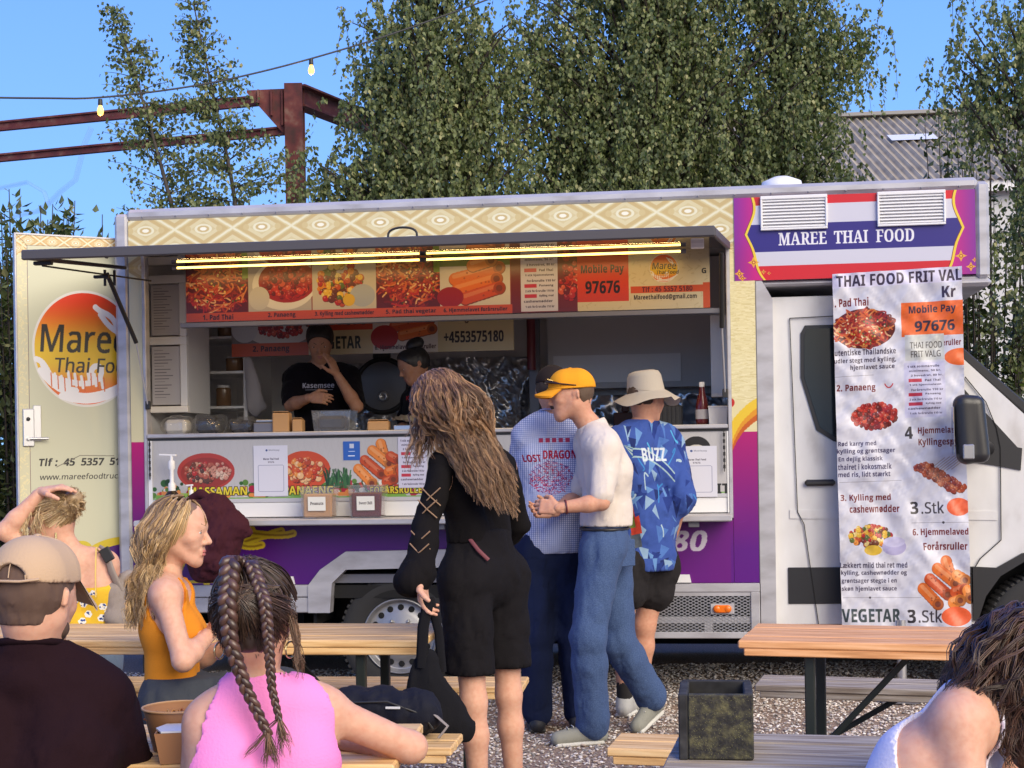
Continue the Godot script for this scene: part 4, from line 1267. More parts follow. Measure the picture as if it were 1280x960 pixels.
	var bt := thing("menu_banner", "tall creased white menu banner hanging over the cab door", "banner")
	bt.transform = truck_frame
	part(bt, "printed_sheet", bn, mat(Color(0.9, 0.9, 0.92), 0.42, 0, itex(banner_print())))
	part(bt, "eyelet", MB.new().rod(Vector3(4.2, 2.374, 0.0), Vector3(4.2, 2.374, 0.08), 0.006), M.steel)
	part(bt, "eyelet", MB.new().rod(Vector3(4.85, 2.39, 0.0), Vector3(4.85, 2.39, 0.1), 0.006), M.steel)

func make_cab(t: Node3D) -> void:
	var z0 := -0.10
	var cab := Node3D.new()
	cab.name = "cab"
	t.add_child(cab)
	# side silhouette: door, A pillar, bonnet, nose
	var body := PackedVector2Array([Vector2(3.845, 0.42), Vector2(4.94, 0.42), Vector2(4.956, 0.45), Vector2(5.0, 0.576), Vector2(5.08, 0.688), Vector2(5.21, 0.768), Vector2(5.36, 0.79), Vector2(5.52, 0.768), Vector2(5.64, 0.69), Vector2(5.72, 0.576), Vector2(5.76, 0.42), Vector2(6.10, 0.40), Vector2(6.16, 0.55), Vector2(6.14, 0.85), Vector2(6.02, 1.08), Vector2(5.7, 1.22), Vector2(5.46, 1.36), Vector2(4.896, 1.91), Vector2(4.70, 2.10), Vector2(4.52, 2.22), Vector2(4.30, 2.28), Vector2(3.845, 2.28)])
	part(cab, "body", MB.new().prism(body, -1.95, z0), M.white_paint)
	part(cab, "body_flare", MB.new().prism(PackedVector2Array([Vector2(3.93, 1.02), Vector2(5.07, 1.00), Vector2(5.07, 1.05), Vector2(3.93, 1.07)]), z0, z0 + 0.006), M.white_paint)
	# door glass with rubber surround
	part(cab, "window_rubber", MB.new().prism(PackedVector2Array([Vector2(4.005, 2.07), Vector2(4.002, 1.82), Vector2(4.085, 1.52), Vector2(4.18, 1.455), Vector2(4.90, 1.33), Vector2(5.06, 1.305), Vector2(5.20, 1.276), Vector2(5.21, 1.40), Vector2(5.185, 1.405), Vector2(5.0, 1.62), Vector2(4.885, 1.755), Vector2(4.62, 2.02), Vector2(4.44, 2.115), Vector2(4.03, 2.115)]), z0 + 0.001, z0 + 0.008), M.black_plastic)
	part(cab, "door_window", MB.new().prism(PackedVector2Array([Vector2(4.025, 2.06), Vector2(4.022, 1.82), Vector2(4.105, 1.535), Vector2(4.19, 1.478), Vector2(4.84, 1.36), Vector2(4.84, 1.775), Vector2(4.60, 2.005), Vector2(4.43, 2.095), Vector2(4.04, 2.095)]), z0 + 0.009, z0 + 0.012), mat(lin(0.016, 0.02, 0.02), 0.12))
	part(cab, "windscreen", MB.new().prism(PackedVector2Array([Vector2(5.43, 1.405), Vector2(5.45, 1.425), Vector2(4.92, 1.945), Vector2(4.90, 1.925)]), -1.86, -0.19), mat(lin(0.03, 0.034, 0.036), 0.05))
	part(cab, "windscreen_seal", MB.new().beam(Vector3(5.44, 1.43, z0 - 0.05), Vector3(4.87, 1.965, z0 - 0.05), 0.09, 0.05, 0.008), M.black_plastic)
	# door seams and black lower band
	var sm := MB.new()
	var path := [Vector2(4.907, 1.804), Vector2(5.018, 1.659), Vector2(5.072, 1.515), Vector2(5.092, 1.402), Vector2(5.088, 0.889), Vector2(4.974, 0.786), Vector2(4.916, 0.688), Vector2(4.905, 0.42)]
	for k in path.size() - 1: sm.beam(Vector3(path[k].x, path[k].y, z0 + 0.0095), Vector3(path[k + 1].x, path[k + 1].y, z0 + 0.0095), 0.007, 0.004)
	part(cab, "door_seam", sm, M.dark)
	sm = MB.new()
	var path2 := [Vector2(3.946, 2.158), Vector2(3.960, 1.6), Vector2(3.974, 1.057), Vector2(4.009, 0.988), Vector2(4.081, 0.42)]
	for k in path2.size() - 1: sm.beam(Vector3(path2[k].x, path2[k].y, z0 + 0.0095), Vector3(path2[k + 1].x, path2[k + 1].y, z0 + 0.0095), 0.005, 0.004)
	sm.beam(Vector3(3.946, 2.158, z0 + 0.0095), Vector3(4.45, 2.17, z0 + 0.0095), 0.005, 0.004)
	part(cab, "door_seam", sm, M.dark)
	part(cab, "rubbing_strip", MB.new().bb(3.915, 4.93, 0.535, 0.742, z0 + 0.001, z0 + 0.0085, 0.003), M.black_plastic)
	part(cab, "arch_cladding", MB.new().prism(PackedVector2Array([Vector2(4.931, 0.742), Vector2(4.931, 0.44), Vector2(4.956, 0.44), Vector2(5.0, 0.576), Vector2(5.08, 0.688), Vector2(5.21, 0.768), Vector2(5.36, 0.79), Vector2(5.36, 0.84), Vector2(5.2, 0.815), Vector2(5.06, 0.735)]), z0 + 0.001, z0 + 0.02), M.black_plastic)
	part(cab, "door_handle", MB.new().box(Vector3(4.10, 1.222, z0 + 0.02), Vector3(0.17, 0.036, 0.03), 0.012), M.black_plastic)
	part(cab, "front_well", MB.new().bb(4.95, 5.78, 0.40, 0.80, -0.45, -0.42), M.dark)
	# bonnet and nose details beyond the frame
	part(cab, "headlamp", MB.new().bb(5.88, 6.1, 0.86, 1.04, z0 - 0.14, z0 + 0.004, 0.02), mat(lin(0.6, 0.6, 0.62), 0.08))
	part(cab, "bumper", MB.new().bb(5.78, 6.2, 0.32, 0.62, -1.96, z0 + 0.01, 0.03), M.black_plastic)
	wheel(cab, Vector3(5.36, 0.353, -0.24), 0.345)
	wheel(cab, Vector3(5.36, 0.353, -1.8), 0.345)
	# wing mirror
	var mm := MB.new()
	var F := Field.new([[Vector3(4.845, 1.64, 0.20), Vector3(4.86, 1.37, 0.20), 0.055, 0.055, 0.03, Vector3(0, 0, 1), 1.0], [Vector3(4.91, 1.64, 0.20), Vector3(4.935, 1.37, 0.20), 0.048, 0.048, 0.04, Vector3(0, 0, 1), 1.0], [Vector3(4.93, 1.45, 0.19), Vector3(5.02, 1.40, -0.08), 0.03, 0.04, 0.03]], 0.010)
	F.net(mm)
	var mir := part(cab, "wing_mirror", mm, M.black_plastic)
	part(mir, "turn_lamp", MB.new().box(Vector3(4.862, 1.385, 0.252), Vector3(0.06, 0.08, 0.014), 0.006), mat(lin(0.4, 0.4, 0.42), 0.1, 0.5))
	part(mir, "mirror_glass", MB.new().box(Vector3(4.79, 1.50, 0.20), Vector3(0.006, 0.26, 0.07), 0.002), M.mirror)
# ================= ground =================
func struct(called: String, mb: MB, m: Material) -> MeshInstance3D:
	var o := one(called, mb, m, "", "")
	o.set_meta("kind", "structure")
	return o

func make_ground() -> void:
	var g := MB.new()
	g.quad(Vector3(-150, 0, 60), Vector3(150, 0, 60), Vector3(150, 0, -200), Vector3(-150, 0, -200))
	var gi := ramp(noise_image(1024, 1024, 0.09, 3, 31, FastNoiseLite.TYPE_CELLULAR), [[0.0, px(92, 80, 72)], [0.3, px(140, 124, 112)], [0.6, px(188, 170, 156)], [1.0, px(222, 206, 192)]])
	var gm := tri(mat(Color(0.86, 0.83, 0.82), 0.9, 0, itex(gi)), Vector3(1.1, 1.1, 1.1))
	bumpy(gm, itex(noise_image(512, 512, 0.09, 3, 31, FastNoiseLite.TYPE_CELLULAR)), 0.8, Vector3(1.1, 1.1, 1.1))
	struct("ground", g, gm)
	# loose gravel: lumpy stones of a few centimetres
	var st := MB.new()
	var F := Field.new([[Vector3(-0.2, 0, 0), Vector3(0.25, 0.05, 0.1), 0.62, 0.5, 0.3, Vector3.UP, 1.5]], 0.3)
	F.net(st)
	var mm := MultiMesh.new()
	mm.transform_format = MultiMesh.TRANSFORM_3D
	mm.use_colors = true
	mm.mesh = st.mesh()
	var count := 62000
	mm.instance_count = count
	var pal := [lin(0.38, 0.345, 0.31), lin(0.50, 0.45, 0.42), lin(0.28, 0.26, 0.245), lin(0.58, 0.54, 0.51), lin(0.44, 0.36, 0.31), lin(0.66, 0.63, 0.60), lin(0.20, 0.185, 0.18), lin(0.54, 0.47, 0.43)]
	for k in count:
		var z := -3.4 - 6.4 * sqrt(rf(0, 1))
		var x := rf(-0.48, 0.5) * -z + rf(-0.4, 0.4)
		var s := rf(0.006, 0.0125) * (1.35 if rf(0, 1) < 0.12 else 1.0)
		var b := Basis.from_euler(Vector3(rf(-0.5, 0.5), rf(0, TAU), rf(-0.5, 0.5))).scaled(Vector3(s * rf(0.8, 1.4), s * rf(0.7, 1.1), s))
		mm.set_instance_transform(k, Transform3D(b, Vector3(x, s * 0.25 + rf(0, 0.006), z)))
		var c: Color = pal[rng.randi() % pal.size()]
		mm.set_instance_color(k, c.srgb_to_linear() * rf(0.85, 1.35))
	var gr := MultiMeshInstance3D.new()
	gr.name = "gravel"
	gr.multimesh = mm
	gr.material_override = tinted(0.85)
	add_child(gr)
	meta(gr, "loose grey and brown gravel covering the yard", "gravel", "", "stuff")

# ================= what is inside the hatch =================
func crumpled(x0: float, x1: float, y0: float, y1: float, z: float, amp: float, sd: int, cells := 46) -> MB:
	var nz := FastNoiseLite.new()
	nz.seed = sd
	nz.fractal_type = FastNoiseLite.FRACTAL_RIDGED
	nz.fractal_octaves = 3
	nz.frequency = 2.6
	nz.domain_warp_enabled = true
	nz.domain_warp_amplitude = 0.2
	nz.domain_warp_frequency = 3.0
	var mb := MB.new()
	var ny := int(cells * (y1 - y0) / (x1 - x0)) + 2
	var pt := func(i: int, j: int) -> Vector3:
		var x := lerpf(x0, x1, float(i) / cells)
		var y := lerpf(y0, y1, float(j) / ny)
		return Vector3(x, y, z + amp * nz.get_noise_2d(x, y * 0.8))
	for j in ny + 1:
		for i in cells + 1:
			var nn: Vector3 = (pt.call(i + 1, j) - pt.call(i - 1, j)).cross(pt.call(i, j + 1) - pt.call(i, j - 1)).normalized()
			mb.vert(pt.call(i, j), nn, Vector2(i, j))
	for j in ny:
		for i in cells:
			var k := j * (cells + 1) + i
			mb.i.append_array(PackedInt32Array([k, k + cells + 1, k + 1, k + 1, k + cells + 1, k + cells + 2]))
	return mb

func tub(mb: MB, w: float, d: float, h: float, taper := 0.9, wall := 0.003, y0 := 0.0) -> MB:
	# open square tub, wider at the mouth
	var a := [Vector2(-w / 2 * taper, -d / 2 * taper), Vector2(w / 2 * taper, -d / 2 * taper), Vector2(w / 2 * taper, d / 2 * taper), Vector2(-w / 2 * taper, d / 2 * taper)]
	var b := [Vector2(-w / 2, -d / 2), Vector2(w / 2, -d / 2), Vector2(w / 2, d / 2), Vector2(-w / 2, d / 2)]
	for k in 4:
		var q := (k + 1) % 4
		var p0 := Vector3(a[k].x, y0, a[k].y); var p1 := Vector3(a[q].x, y0, a[q].y)
		var r0 := Vector3(b[k].x, y0 + h, b[k].y); var r1 := Vector3(b[q].x, y0 + h, b[q].y)
		mb.quad(p1, p0, r0, r1)
		var s := 1.0 - wall * 2 / w
		var sc := Vector3(s, 1, s)
		mb.quad(p0 * sc + Vector3(0, wall, 0), p1 * sc + Vector3(0, wall, 0), r1 * sc, r0 * sc)
		mb.quad(r0, r0 * sc, r1 * sc, r1)
	mb.quad(Vector3(a[0].x, y0, a[0].y), Vector3(a[1].x, y0, a[1].y), Vector3(a[2].x, y0, a[2].y), Vector3(a[3].x, y0, a[3].y))
	return mb

func bundle(called: String, label: String, category: String, tr: Transform3D, size: Vector3, inner: Material) -> void:
	# food box under crinkled cling film
	var t := thing(called, label, category)
	t.transform = tr
	part(t, "box", MB.new().box(Vector3(0, size.y * 0.45, 0), size * 0.86, 0.02), inner)
	var nz := FastNoiseLite.new()
	nz.frequency = 9.0
	nz.seed = int(size.x * 1000)
	var F := Field.new([[Vector3(-size.x * 0.3, size.y * 0.5, 0), Vector3(size.x * 0.3, size.y * 0.5, 0), size.y * 0.56, size.y * 0.56, 0.03, Vector3(0, 0, 1), size.y / size.z]], 0.016)
	F.wrinkle(nz, 0.035)
	F.cut(Vector3.DOWN, 0.0)
	var mb := MB.new()
	F.net(mb)
	part(t, "cling_film", mb, M.clear)

func make_kitchen() -> void:
	var t := truck
	# left: white cupboard frame with two paper sheets behind its glass
	var fr := MB.new()
	fr.bb(0.06, 0.30, 1.70, 1.74, -0.36, -0.33, 0.004).bb(0.06, 0.30, 2.12, 2.17, -0.36, -0.33, 0.004).bb(0.06, 0.30, 2.50, 2.55, -0.36, -0.33, 0.004)
	fr.bb(0.255, 0.30, 1.74, 2.12, -0.36, -0.33, 0.004).bb(0.255, 0.30, 2.17, 2.50, -0.36, -0.33, 0.004)
	var cup := part(t, "cupboard", fr, M.white)
	part(cup, "side", MB.new().bb(0.27, 0.30, 1.70, 2.55, -0.75, -0.361), M.white)
	var sh := canvas(160, 260, px(190, 188, 196))
	for k in 16:
		sh.fill_rect(Rect2i(14, 16 + k * 14, 50 + (k * 37) % 60, 4 if k % 5 else 2), px(120, 116, 130))
	var shm := mat(Color(0.95, 0.95, 0.95), 0.4, 0, itex(sh))
	for y in [[1.75, 2.11], [2.18, 2.49]]:
		var q := MB.new()
		q.quad(Vector3(0.07, y[0], -0.345), Vector3(0.25, y[0], -0.345), Vector3(0.25, y[1], -0.345), Vector3(0.07, y[1], -0.345))
		part(cup, "posted_sheet", q, shm)
	# shelves with jars behind it
	for y in [1.74, 1.97, 2.20]:
		part(t, "shelf_board", MB.new().bb(0.06, 0.46, y, y + 0.018, -1.5, -0.95, 0.003), M.white)
	part(t, "shelf_upright", MB.new().bb(0.46, 0.485, 1.56, 2.60, -1.5, -0.95), M.wall_in)
	# back wall: foil splash sheets, hood, panels
	part(t, "foil_sheet", crumpled(0.62, 1.30, 1.30, 2.08, -1.93, 0.09, 3), M.foil)
	part(t, "foil_sheet", crumpled(1.42, 2.28, 1.30, 2.10, -1.90, 0.10, 8), M.foil)
	part(t, "inner_poster", MB.new().prism(rect(0.40, 2.075, 2.26, 2.40), -0.92, -0.90), print_mat(inner_poster_print(), 0.40, 2.26, 2.075, 2.40, 0.4), "second row of dish photographs hung inside the kitchen")
	part(t, "hood_post", MB.new().bb(2.27, 2.34, 1.30, 2.75, -1.7, -1.6, 0.004), M.alu_dark)
	part(t, "hood_pipe", MB.new().rod(Vector3(2.30, 1.98, -1.5), Vector3(2.30, 2.35, -1.5), 0.03, 10), mat(lin(0.16, 0.02, 0.03), 0.4))
	part(t, "grey_panel", MB.new().bb(2.38, 3.64, 1.86, 2.75, -1.82, -1.80), mat(lin(0.58, 0.56, 0.56), 0.55))
	part(t, "steel_panel", MB.new().bb(2.42, 3.3, 1.90, 2.09, -1.799, -1.79), mat(lin(0.72, 0.70, 0.70), 0.4, 0.1))
	part(t, "foil_sheet", crumpled(2.40, 3.62, 1.30, 1.80, -1.55, 0.09, 12), M.foil)
	part(t, "work_top", MB.new().bb(0.5, 3.64, 1.24, 1.28, -2.05, -1.45, 0.004), M.steel)
	part(t, "under_cupboard", MB.new().bb(0.5, 3.64, 0.73, 1.235, -2.05, -1.5), M.alu)
	part(t, "white_board", MB.new().bb(3.50, 3.655, 1.73, 2.22, -0.45, -0.43, 0.003).bb(3.50, 3.655, 1.73, 1.75, -0.429, -0.36, 0.003), M.white)
	# round gas-tank lid with a black rim
	var ring := part(t, "round_lid", MB.new().lathe([Vector2(0.0, 0.02), Vector2(0.17, 0.02), Vector2(0.172, 0.0)], 40, Transform3D(Basis(Vector3.RIGHT, PI / 2), Vector3(1.225, 1.905, -1.72))), mat(lin(0.16, 0.155, 0.165), 0.4, 0.3))
	part(ring, "rim", MB.new().lathe([Vector2(0.17, 0.0), Vector2(0.17, 0.03), Vector2(0.18, 0.045), Vector2(0.198, 0.04), Vector2(0.205, 0.0)], 40, Transform3D(Basis(Vector3.RIGHT, PI / 2), Vector3(1.225, 1.905, -1.72))), M.black)
	part(ring, "hinge_block", MB.new().box(Vector3(1.225, 2.12, -1.69), Vector3(0.12, 0.05, 0.05), 0.006), M.black)
	part(ring, "knob", MB.new().lathe([Vector2(0.04, 0.022), Vector2(0.034, 0.04), Vector2(0.022, 0.045), Vector2(0, 0.03)], 20, Transform3D(Basis(Vector3.RIGHT, PI / 2), Vector3(1.23, 1.83, -1.72))), M.steel)
	# things on the counter
	var y := 1.5625
	bundle("food_parcel", "pale food parcel in cling film at the cupboard end of the counter", "food parcel", on_truck(0.30, y, -0.16), Vector3(0.16, 0.10, 0.14), mat(lin(0.5, 0.48, 0.45), 0.6))
	bundle("wrapped_tray", "black food tray wrapped in cling film beside the pale parcel", "food tray", on_truck(0.49, y, -0.2), Vector3(0.17, 0.11, 0.16), M.black_plastic)
	bundle("lidded_tray", "dark lidded tray with a folded clear lid next to the wrapped tray", "food tray", on_truck(0.67, y, -0.28), Vector3(0.16, 0.09, 0.16), mat(lin(0.02, 0.02, 0.03), 0.5))
	var ct := thing("metal_case", "low grey metal case behind the brown cartons", "case")
	ct.transform = on_truck(0.86, y, -0.2)
	part(ct, "body", MB.new().box(Vector3(0, 0.03, 0), Vector3(0.15, 0.06, 0.18), 0.006), M.alu_dark)
	part(ct, "lid", MB.new().box(Vector3(0, 0.07, 0), Vector3(0.13, 0.016, 0.15), 0.005), M.steel)
	var kraft: Material = M.card
	var cb := [[0.955, 0.10, 0.115, "tall brown carton on the counter beside the metal case"], [1.055, 0.06, 0.075, "small brown carton on the counter next to the tall carton"], [1.545, 0.125, 0.055, "low brown carton on the counter in front of the round lid"]]
	for e in cb:
		var cn := thing("carton", e[3], "carton", Vector3.ZERO, 0, "brown cartons on the counter")
		cn.transform = on_truck(e[0], y, -0.14, 0.08)
		part(cn, "box", MB.new().box(Vector3(0, e[2] / 2, 0), Vector3(e[1], e[2], 0.1), 0.006), kraft)
		part(cn, "flap", MB.new().box(Vector3(0, e[2] + 0.004, 0.012), Vector3(e[1] * 0.92, 0.003, 0.07), 0.0, Basis(Vector3.RIGHT, -0.12)), kraft)
	var pt := thing("plastic_tub", "clear plastic tub of wrapped black trays in front of the server", "tub")
	pt.transform = on_truck(1.27, y, -0.17)
	part(pt, "tub", tub(MB.new(), 0.24, 0.18, 0.125), M.clear)
	part(pt, "contents", MB.new().box(Vector3(-0.01, 0.05, 0), Vector3(0.17, 0.085, 0.12), 0.02), M.black_plastic)
	var fs := thing("foil_tray", "crumpled foil tray on the counter beside the low carton", "foil tray")
	fs.transform = on_truck(1.76, y, -0.18)
	part(fs, "foil", crumpled(-0.13, 0.13, -0.09, 0.09, 0.0, 0.05, 21, 14), M.foil).transform = Transform3D(Basis(Vector3.RIGHT, -PI / 2), Vector3(0, 0.05, 0))
	part(fs, "base", MB.new().bb(-0.12, 0.12, 0.0, 0.03, -0.08, 0.08, 0.004), M.foil)
	var kb := thing("ketchup_bottle", "dark red ketchup bottle with a white cap at the counter end", "bottle")
	kb.transform = on_truck(3.445, y, -0.22)
	part(kb, "bottle", MB.new().lathe([Vector2(0, 0), Vector2(0.036, 0.002), Vector2(0.038, 0.02), Vector2(0.038, 0.10), Vector2(0.033, 0.14), Vector2(0.018, 0.19), Vector2(0.014, 0.225)], 20), mat(lin(0.10, 0.008, 0.01), 0.15))
	part(kb, "label", MB.new().lathe([Vector2(0.0388, 0.035), Vector2(0.0388, 0.09)], 20), mat(lin(0.4, 0.38, 0.4), 0.5))
	part(kb, "cap", MB.new().lathe([Vector2(0.016, 0.222), Vector2(0.016, 0.25), Vector2(0, 0.251)], 16), M.white)
	var wt := thing("white_tub", "small white plastic tub beside the ketchup bottle", "tub")
	wt.transform = on_truck(3.535, y, -0.2)
	part(wt, "tub", tub(MB.new(), 0.11, 0.11, 0.10), M.white)
	part(wt, "lid", MB.new().box(Vector3(0, 0.104, 0), Vector3(0.116, 0.008, 0.116), 0.003), M.white)
	var bd := thing("chopping_board", "dark brown chopping board leaning upright behind the bucket hat", "chopping board")
	bd.transform = on_truck(2.93, 1.2805, -1.48)
	part(bd, "board", MB.new().box(Vector3(0, 0.20, 0), Vector3(0.16, 0.40, 0.02), 0.006), mat(lin(0.07, 0.022, 0.018), 0.6))
	part(bd, "handle", MB.new().box(Vector3(0, 0.43, 0), Vector3(0.05, 0.06, 0.02), 0.008), mat(lin(0.07, 0.022, 0.018), 0.6))
	var gs := thing("ribbed_crate", "black ribbed crate on the counter behind the bucket hat", "crate")
	gs.transform = on_truck(3.22, y, -0.34)
	part(gs, "crate", MB.new().box(Vector3(0, 0.06, 0), Vector3(0.22, 0.12, 0.14), 0.008), M.black_plastic)
	for k in 9: part(gs, "rib", MB.new().box(Vector3(-0.1 + k * 0.025, 0.06, 0.073), Vector3(0.008, 0.11, 0.008), 0.002), M.black_plastic)
	# jars and cloth on the left shelves
	for e in [[0.30, 1.758, 0.05, 0.14, "tall brown jar on the lowest kitchen shelf"], [0.38, 1.988, 0.06, 0.10, "glass jar with a pale lid on the middle kitchen shelf"], [0.33, 2.218, 0.06, 0.09, "dark jar on the top kitchen shelf"]]:
		var j := thing("jar", e[4], "jar", Vector3.ZERO, 0, "jars on the kitchen shelves")
		j.transform = on_truck(e[0], e[1] + 0.0005, -1.02)
		part(j, "jar", MB.new().lathe([Vector2(0, 0), Vector2(e[2], 0.002), Vector2(e[2], e[3] * 0.8), Vector2(e[2] * 0.75, e[3] * 0.9)], 16), mat(lin(0.16, 0.09, 0.05), 0.2))
		part(j, "lid", MB.new().lathe([Vector2(e[2] * 0.8, e[3] * 0.88), Vector2(e[2] * 0.8, e[3]), Vector2(0, e[3])], 16), M.white)
	var clo := MB.new()
	var Fc := Field.new([[Vector3(0.5, 2.05, 0), Vector3(0.56, 1.76, 0), 0.035, 0.07, 0.03, Vector3(0, 0, 1), 2.0]], 0.014)
	var nzc := FastNoiseLite.new()
	nzc.frequency = 7.0
	Fc.wrinkle(nzc, 0.03, Vector3(1, 0.25, 1))
	Fc.net(clo)
	one("hanging_cloth", clo, mat(lin(0.38, 0.35, 0.36), 0.9), "grey cloth hanging from the end of the kitchen shelves", "cloth", "", on_truck(0, 0, -0.93))

# ================= beyond the truck =================
func make_background() -> void:
	# workshop with a corrugated roof
	var w := thing("workshop", "long low workshop with a grey corrugated roof and white wall behind the trees", "building", Vector3(5.3, 0, -24))
	var O := Vector3(5.3, 0, -24)
	var r0 := Vector3(5.15, 7.22, -26.0); var r1 := Vector3(12.5, 6.45, -21.2)
	r1.y = 7.22
	var e0 := Vector3(5.20, 5.50, -22.5)
	var slope := e0 - r0
	var along := Vector3(4.6, 0, 0.5)
	var ln := 15.0
	var dir := along.normalized()
	r0 -= dir * 3.0
	var mb := MB.new()
	var waves := int(ln / 0.135)
	var nrm := slope.cross(dir).normalized()
	if nrm.y < 0: nrm = -nrm
	var prev := 0.0
	var steps := waves * 6
	for k in steps:
		var a := float(k) / steps * ln
		var b := float(k + 1) / steps * ln
		var ha := sin(a / 0.135 * TAU) * 0.028
		var hb := sin(b / 0.135 * TAU) * 0.028
		mb.quad(r0 + slope * 1.04 + dir * a + nrm * ha - O, r0 + slope * 1.04 + dir * b + nrm * hb - O, r0 + dir * b + nrm * hb - O, r0 + dir * a + nrm * ha - O)
	var rt := ramp(noise_image(256, 256, 0.02, 5, 40), [[0, px(120, 110, 98)], [0.5, px(160, 150, 134)], [1, px(186, 176, 160)]])
	part(w, "roof", mb, tri(mat(Color(1.0, 1.0, 0.98), 0.9, 0, itex(rt)), Vector3(0.4, 0.4, 0.4)))
	var sk := MB.new()
	var sa := r0 + dir * 4.15 + slope * 0.36 + nrm * 0.04 - O
	sk.quad(sa + slope * 0.09, sa + slope * 0.09 + dir * 0.75, sa + dir * 0.75, sa)
	part(w, "skylight", sk, mat(lin(0.7, 0.72, 0.75), 0.3))
	part(w, "ridge_cap", MB.new().beam(r0 + nrm * 0.04 - O, r0 + dir * ln + nrm * 0.04 - O, 0.3, 0.06), mat(lin(0.3, 0.29, 0.28), 0.9))
	var wa := r0 + slope * 0.97
	var wq := MB.new()
	var w0 := Vector3(wa.x, 0, wa.z) - O
	var w1 := w0 + Vector3(dir.x, 0, dir.z) * ln
	wq.quad(w0, w1, w1 + Vector3(0, 5.5, 0), w0 + Vector3(0, 5.5, 0))
	var back := Vector3(-slope.x, 0, -slope.z) * 2.0
	wq.quad(w0 + back, w0, w0 + Vector3(0, 5.5, 0), w0 + back + Vector3(0, 5.5, 0))
	part(w, "wall", wq, mat(lin(0.55, 0.55, 0.56), 0.8))
	var bs := MB.new()
	bs.quad(r0 + dir * 0.01 - slope * 0.98 * Vector3(1, -1, 1) - O, r0 - O, r0 + dir * ln - O, r0 + dir * ln - slope * 0.98 * Vector3(1, -1, 1) - O)
	part(w, "rear_roof", bs, mat(lin(0.3, 0.29, 0.28), 0.9))
	part(w, "fascia", MB.new().beam(r0 + slope * 1.02 - Vector3(0, 0.12, 0) - O, r0 + slope * 1.02 + dir * ln - Vector3(0, 0.12, 0) - O, 0.04, 0.16), M.white)
	# rusty red steel gantry
	var red := tri(mat(Color(0.9, 0.9, 0.9), 0.75, 0, itex(ramp(noise_image(256, 256, 0.02, 5, 44), [[0, px(62, 34, 32)], [0.4, px(98, 40, 42)], [0.62, px(112, 54, 50)], [0.8, px(126, 86, 76)], [1, px(150, 120, 108)]]))), Vector3(1, 1, 1))
	var g := thing("steel_gantry", "rusty red steel gantry post with two long beams behind the truck", "gantry", Vector3(-1.79, 0, -12.5))
	var o := Vector3(-1.79, 0, -12.5)
	var hb2 := func(mbx: MB, a: Vector3, b: Vector3, wd: float, ht: float) -> void:
		mbx.beam(a + Vector3(0, ht / 2, 0), b + Vector3(0, ht / 2, 0), wd, 0.016).beam(a - Vector3(0, ht / 2, 0), b - Vector3(0, ht / 2, 0), wd, 0.016).beam(a, b, 0.014, ht - 0.016)
	var pm := MB.new()
	pm.bb(-0.075, 0.075, 0, 4.56, -0.08, -0.062, 0).bb(-0.075, 0.075, 0, 4.56, 0.062, 0.08, 0).bb(-0.01, 0.01, 0, 4.56, -0.062, 0.062, 0)
	part(g, "post", pm, red)
	var b1 := MB.new()
	hb2.call(b1, Vector3(0.0, 4.46, 0), Vector3(-7.27, 4.49, -14.4) - o, 0.05, 0.07)
	part(g, "beam", b1, red)
	var b2 := MB.new()
	hb2.call(b2, Vector3(-0.05, 4.18, 0), Vector3(-7.27, 4.19, -14.4) - o, 0.05, 0.055)
	part(g, "beam", b2, red)
	var b3 := MB.new()
	hb2.call(b3, Vector3(0.03, 4.47, 0), Vector3(-0.95, 4.49, -14.4) - o, 0.14, 0.17)
	part(g, "arm", b3, red)
	part(g, "gusset", MB.new().prism(PackedVector2Array([Vector2(-0.40, 4.50), Vector2(-0.07, 4.12), Vector2(-0.07, 4.53), Vector2(-0.4, 4.52)]), -0.012, 0.012), red)
	for x in [-0.30, -0.19, -0.1]: part(g, "stiffener", MB.new().bb(x - 0.008, x + 0.008, 4.5 - (x + 0.4) * 0.95, 4.52, 0.0125, 0.04), red)
	# string of lamps
	var cs := [Vector3(-3.9, 3.52, -8.3), Vector3(-3.22, 3.54, -8.6), Vector3(-2.73, 3.57, -8.8), Vector3(-2.45, 3.62, -9.0), Vector3(-1.95, 3.73, -9.2), Vector3(-1.49, 3.88, -9.4), Vector3(-1.0, 4.07, -9.6), Vector3(-0.59, 4.26, -9.8), Vector3(0.05, 4.55, -10.0), Vector3(0.9, 5.0, -10.3)]
	var cu := Curve3D.new()
	for k in cs.size():
		var tg: Vector3 = (cs[mini(k + 1, cs.size() - 1)] - cs[maxi(k - 1, 0)]) / 6.0
		cu.add_point(cs[k], -tg, tg)
	var cp := cu.tessellate_even_length(3, 0.12)
	var cr := PackedFloat32Array()
	cr.resize(cp.size())
	cr.fill(0.006)
	var sl := thing("string_lights", "dark cable with small hanging bulbs strung above the truck", "string lights")
	part(sl, "cable", MB.new().tube(cp, cr, 6), M.black)
	var bg := mat(Color(1.0, 0.85, 0.5), 0.2)
	bg.emission_enabled = true
	bg.emission = Color(1.0, 0.72, 0.3)
	bg.emission_energy_multiplier = 1.4
	for p in [Vector3(-2.47, 3.61, -9.0), Vector3(-1.25, 3.97, -9.5)]:
		part(sl, "lamp_socket", MB.new().lathe([Vector2(0, 0.0), Vector2(0.013, -0.002), Vector2(0.015, -0.035), Vector2(0.012, -0.04)], 12, Transform3D(Basis.IDENTITY, p)), M.black)
		part(sl, "bulb", MB.new().lathe([Vector2(0.010, -0.04), Vector2(0.016, -0.055), Vector2(0.021, -0.075), Vector2(0.016, -0.095), Vector2(0, -0.104)], 14, Transform3D(Basis.IDENTITY, p)), bg)
		var ol := OmniLight3D.new()
		ol.name = "bulb_light"
		ol.light_color = Color(1.0, 0.75, 0.4)
		ol.light_energy = 0.02
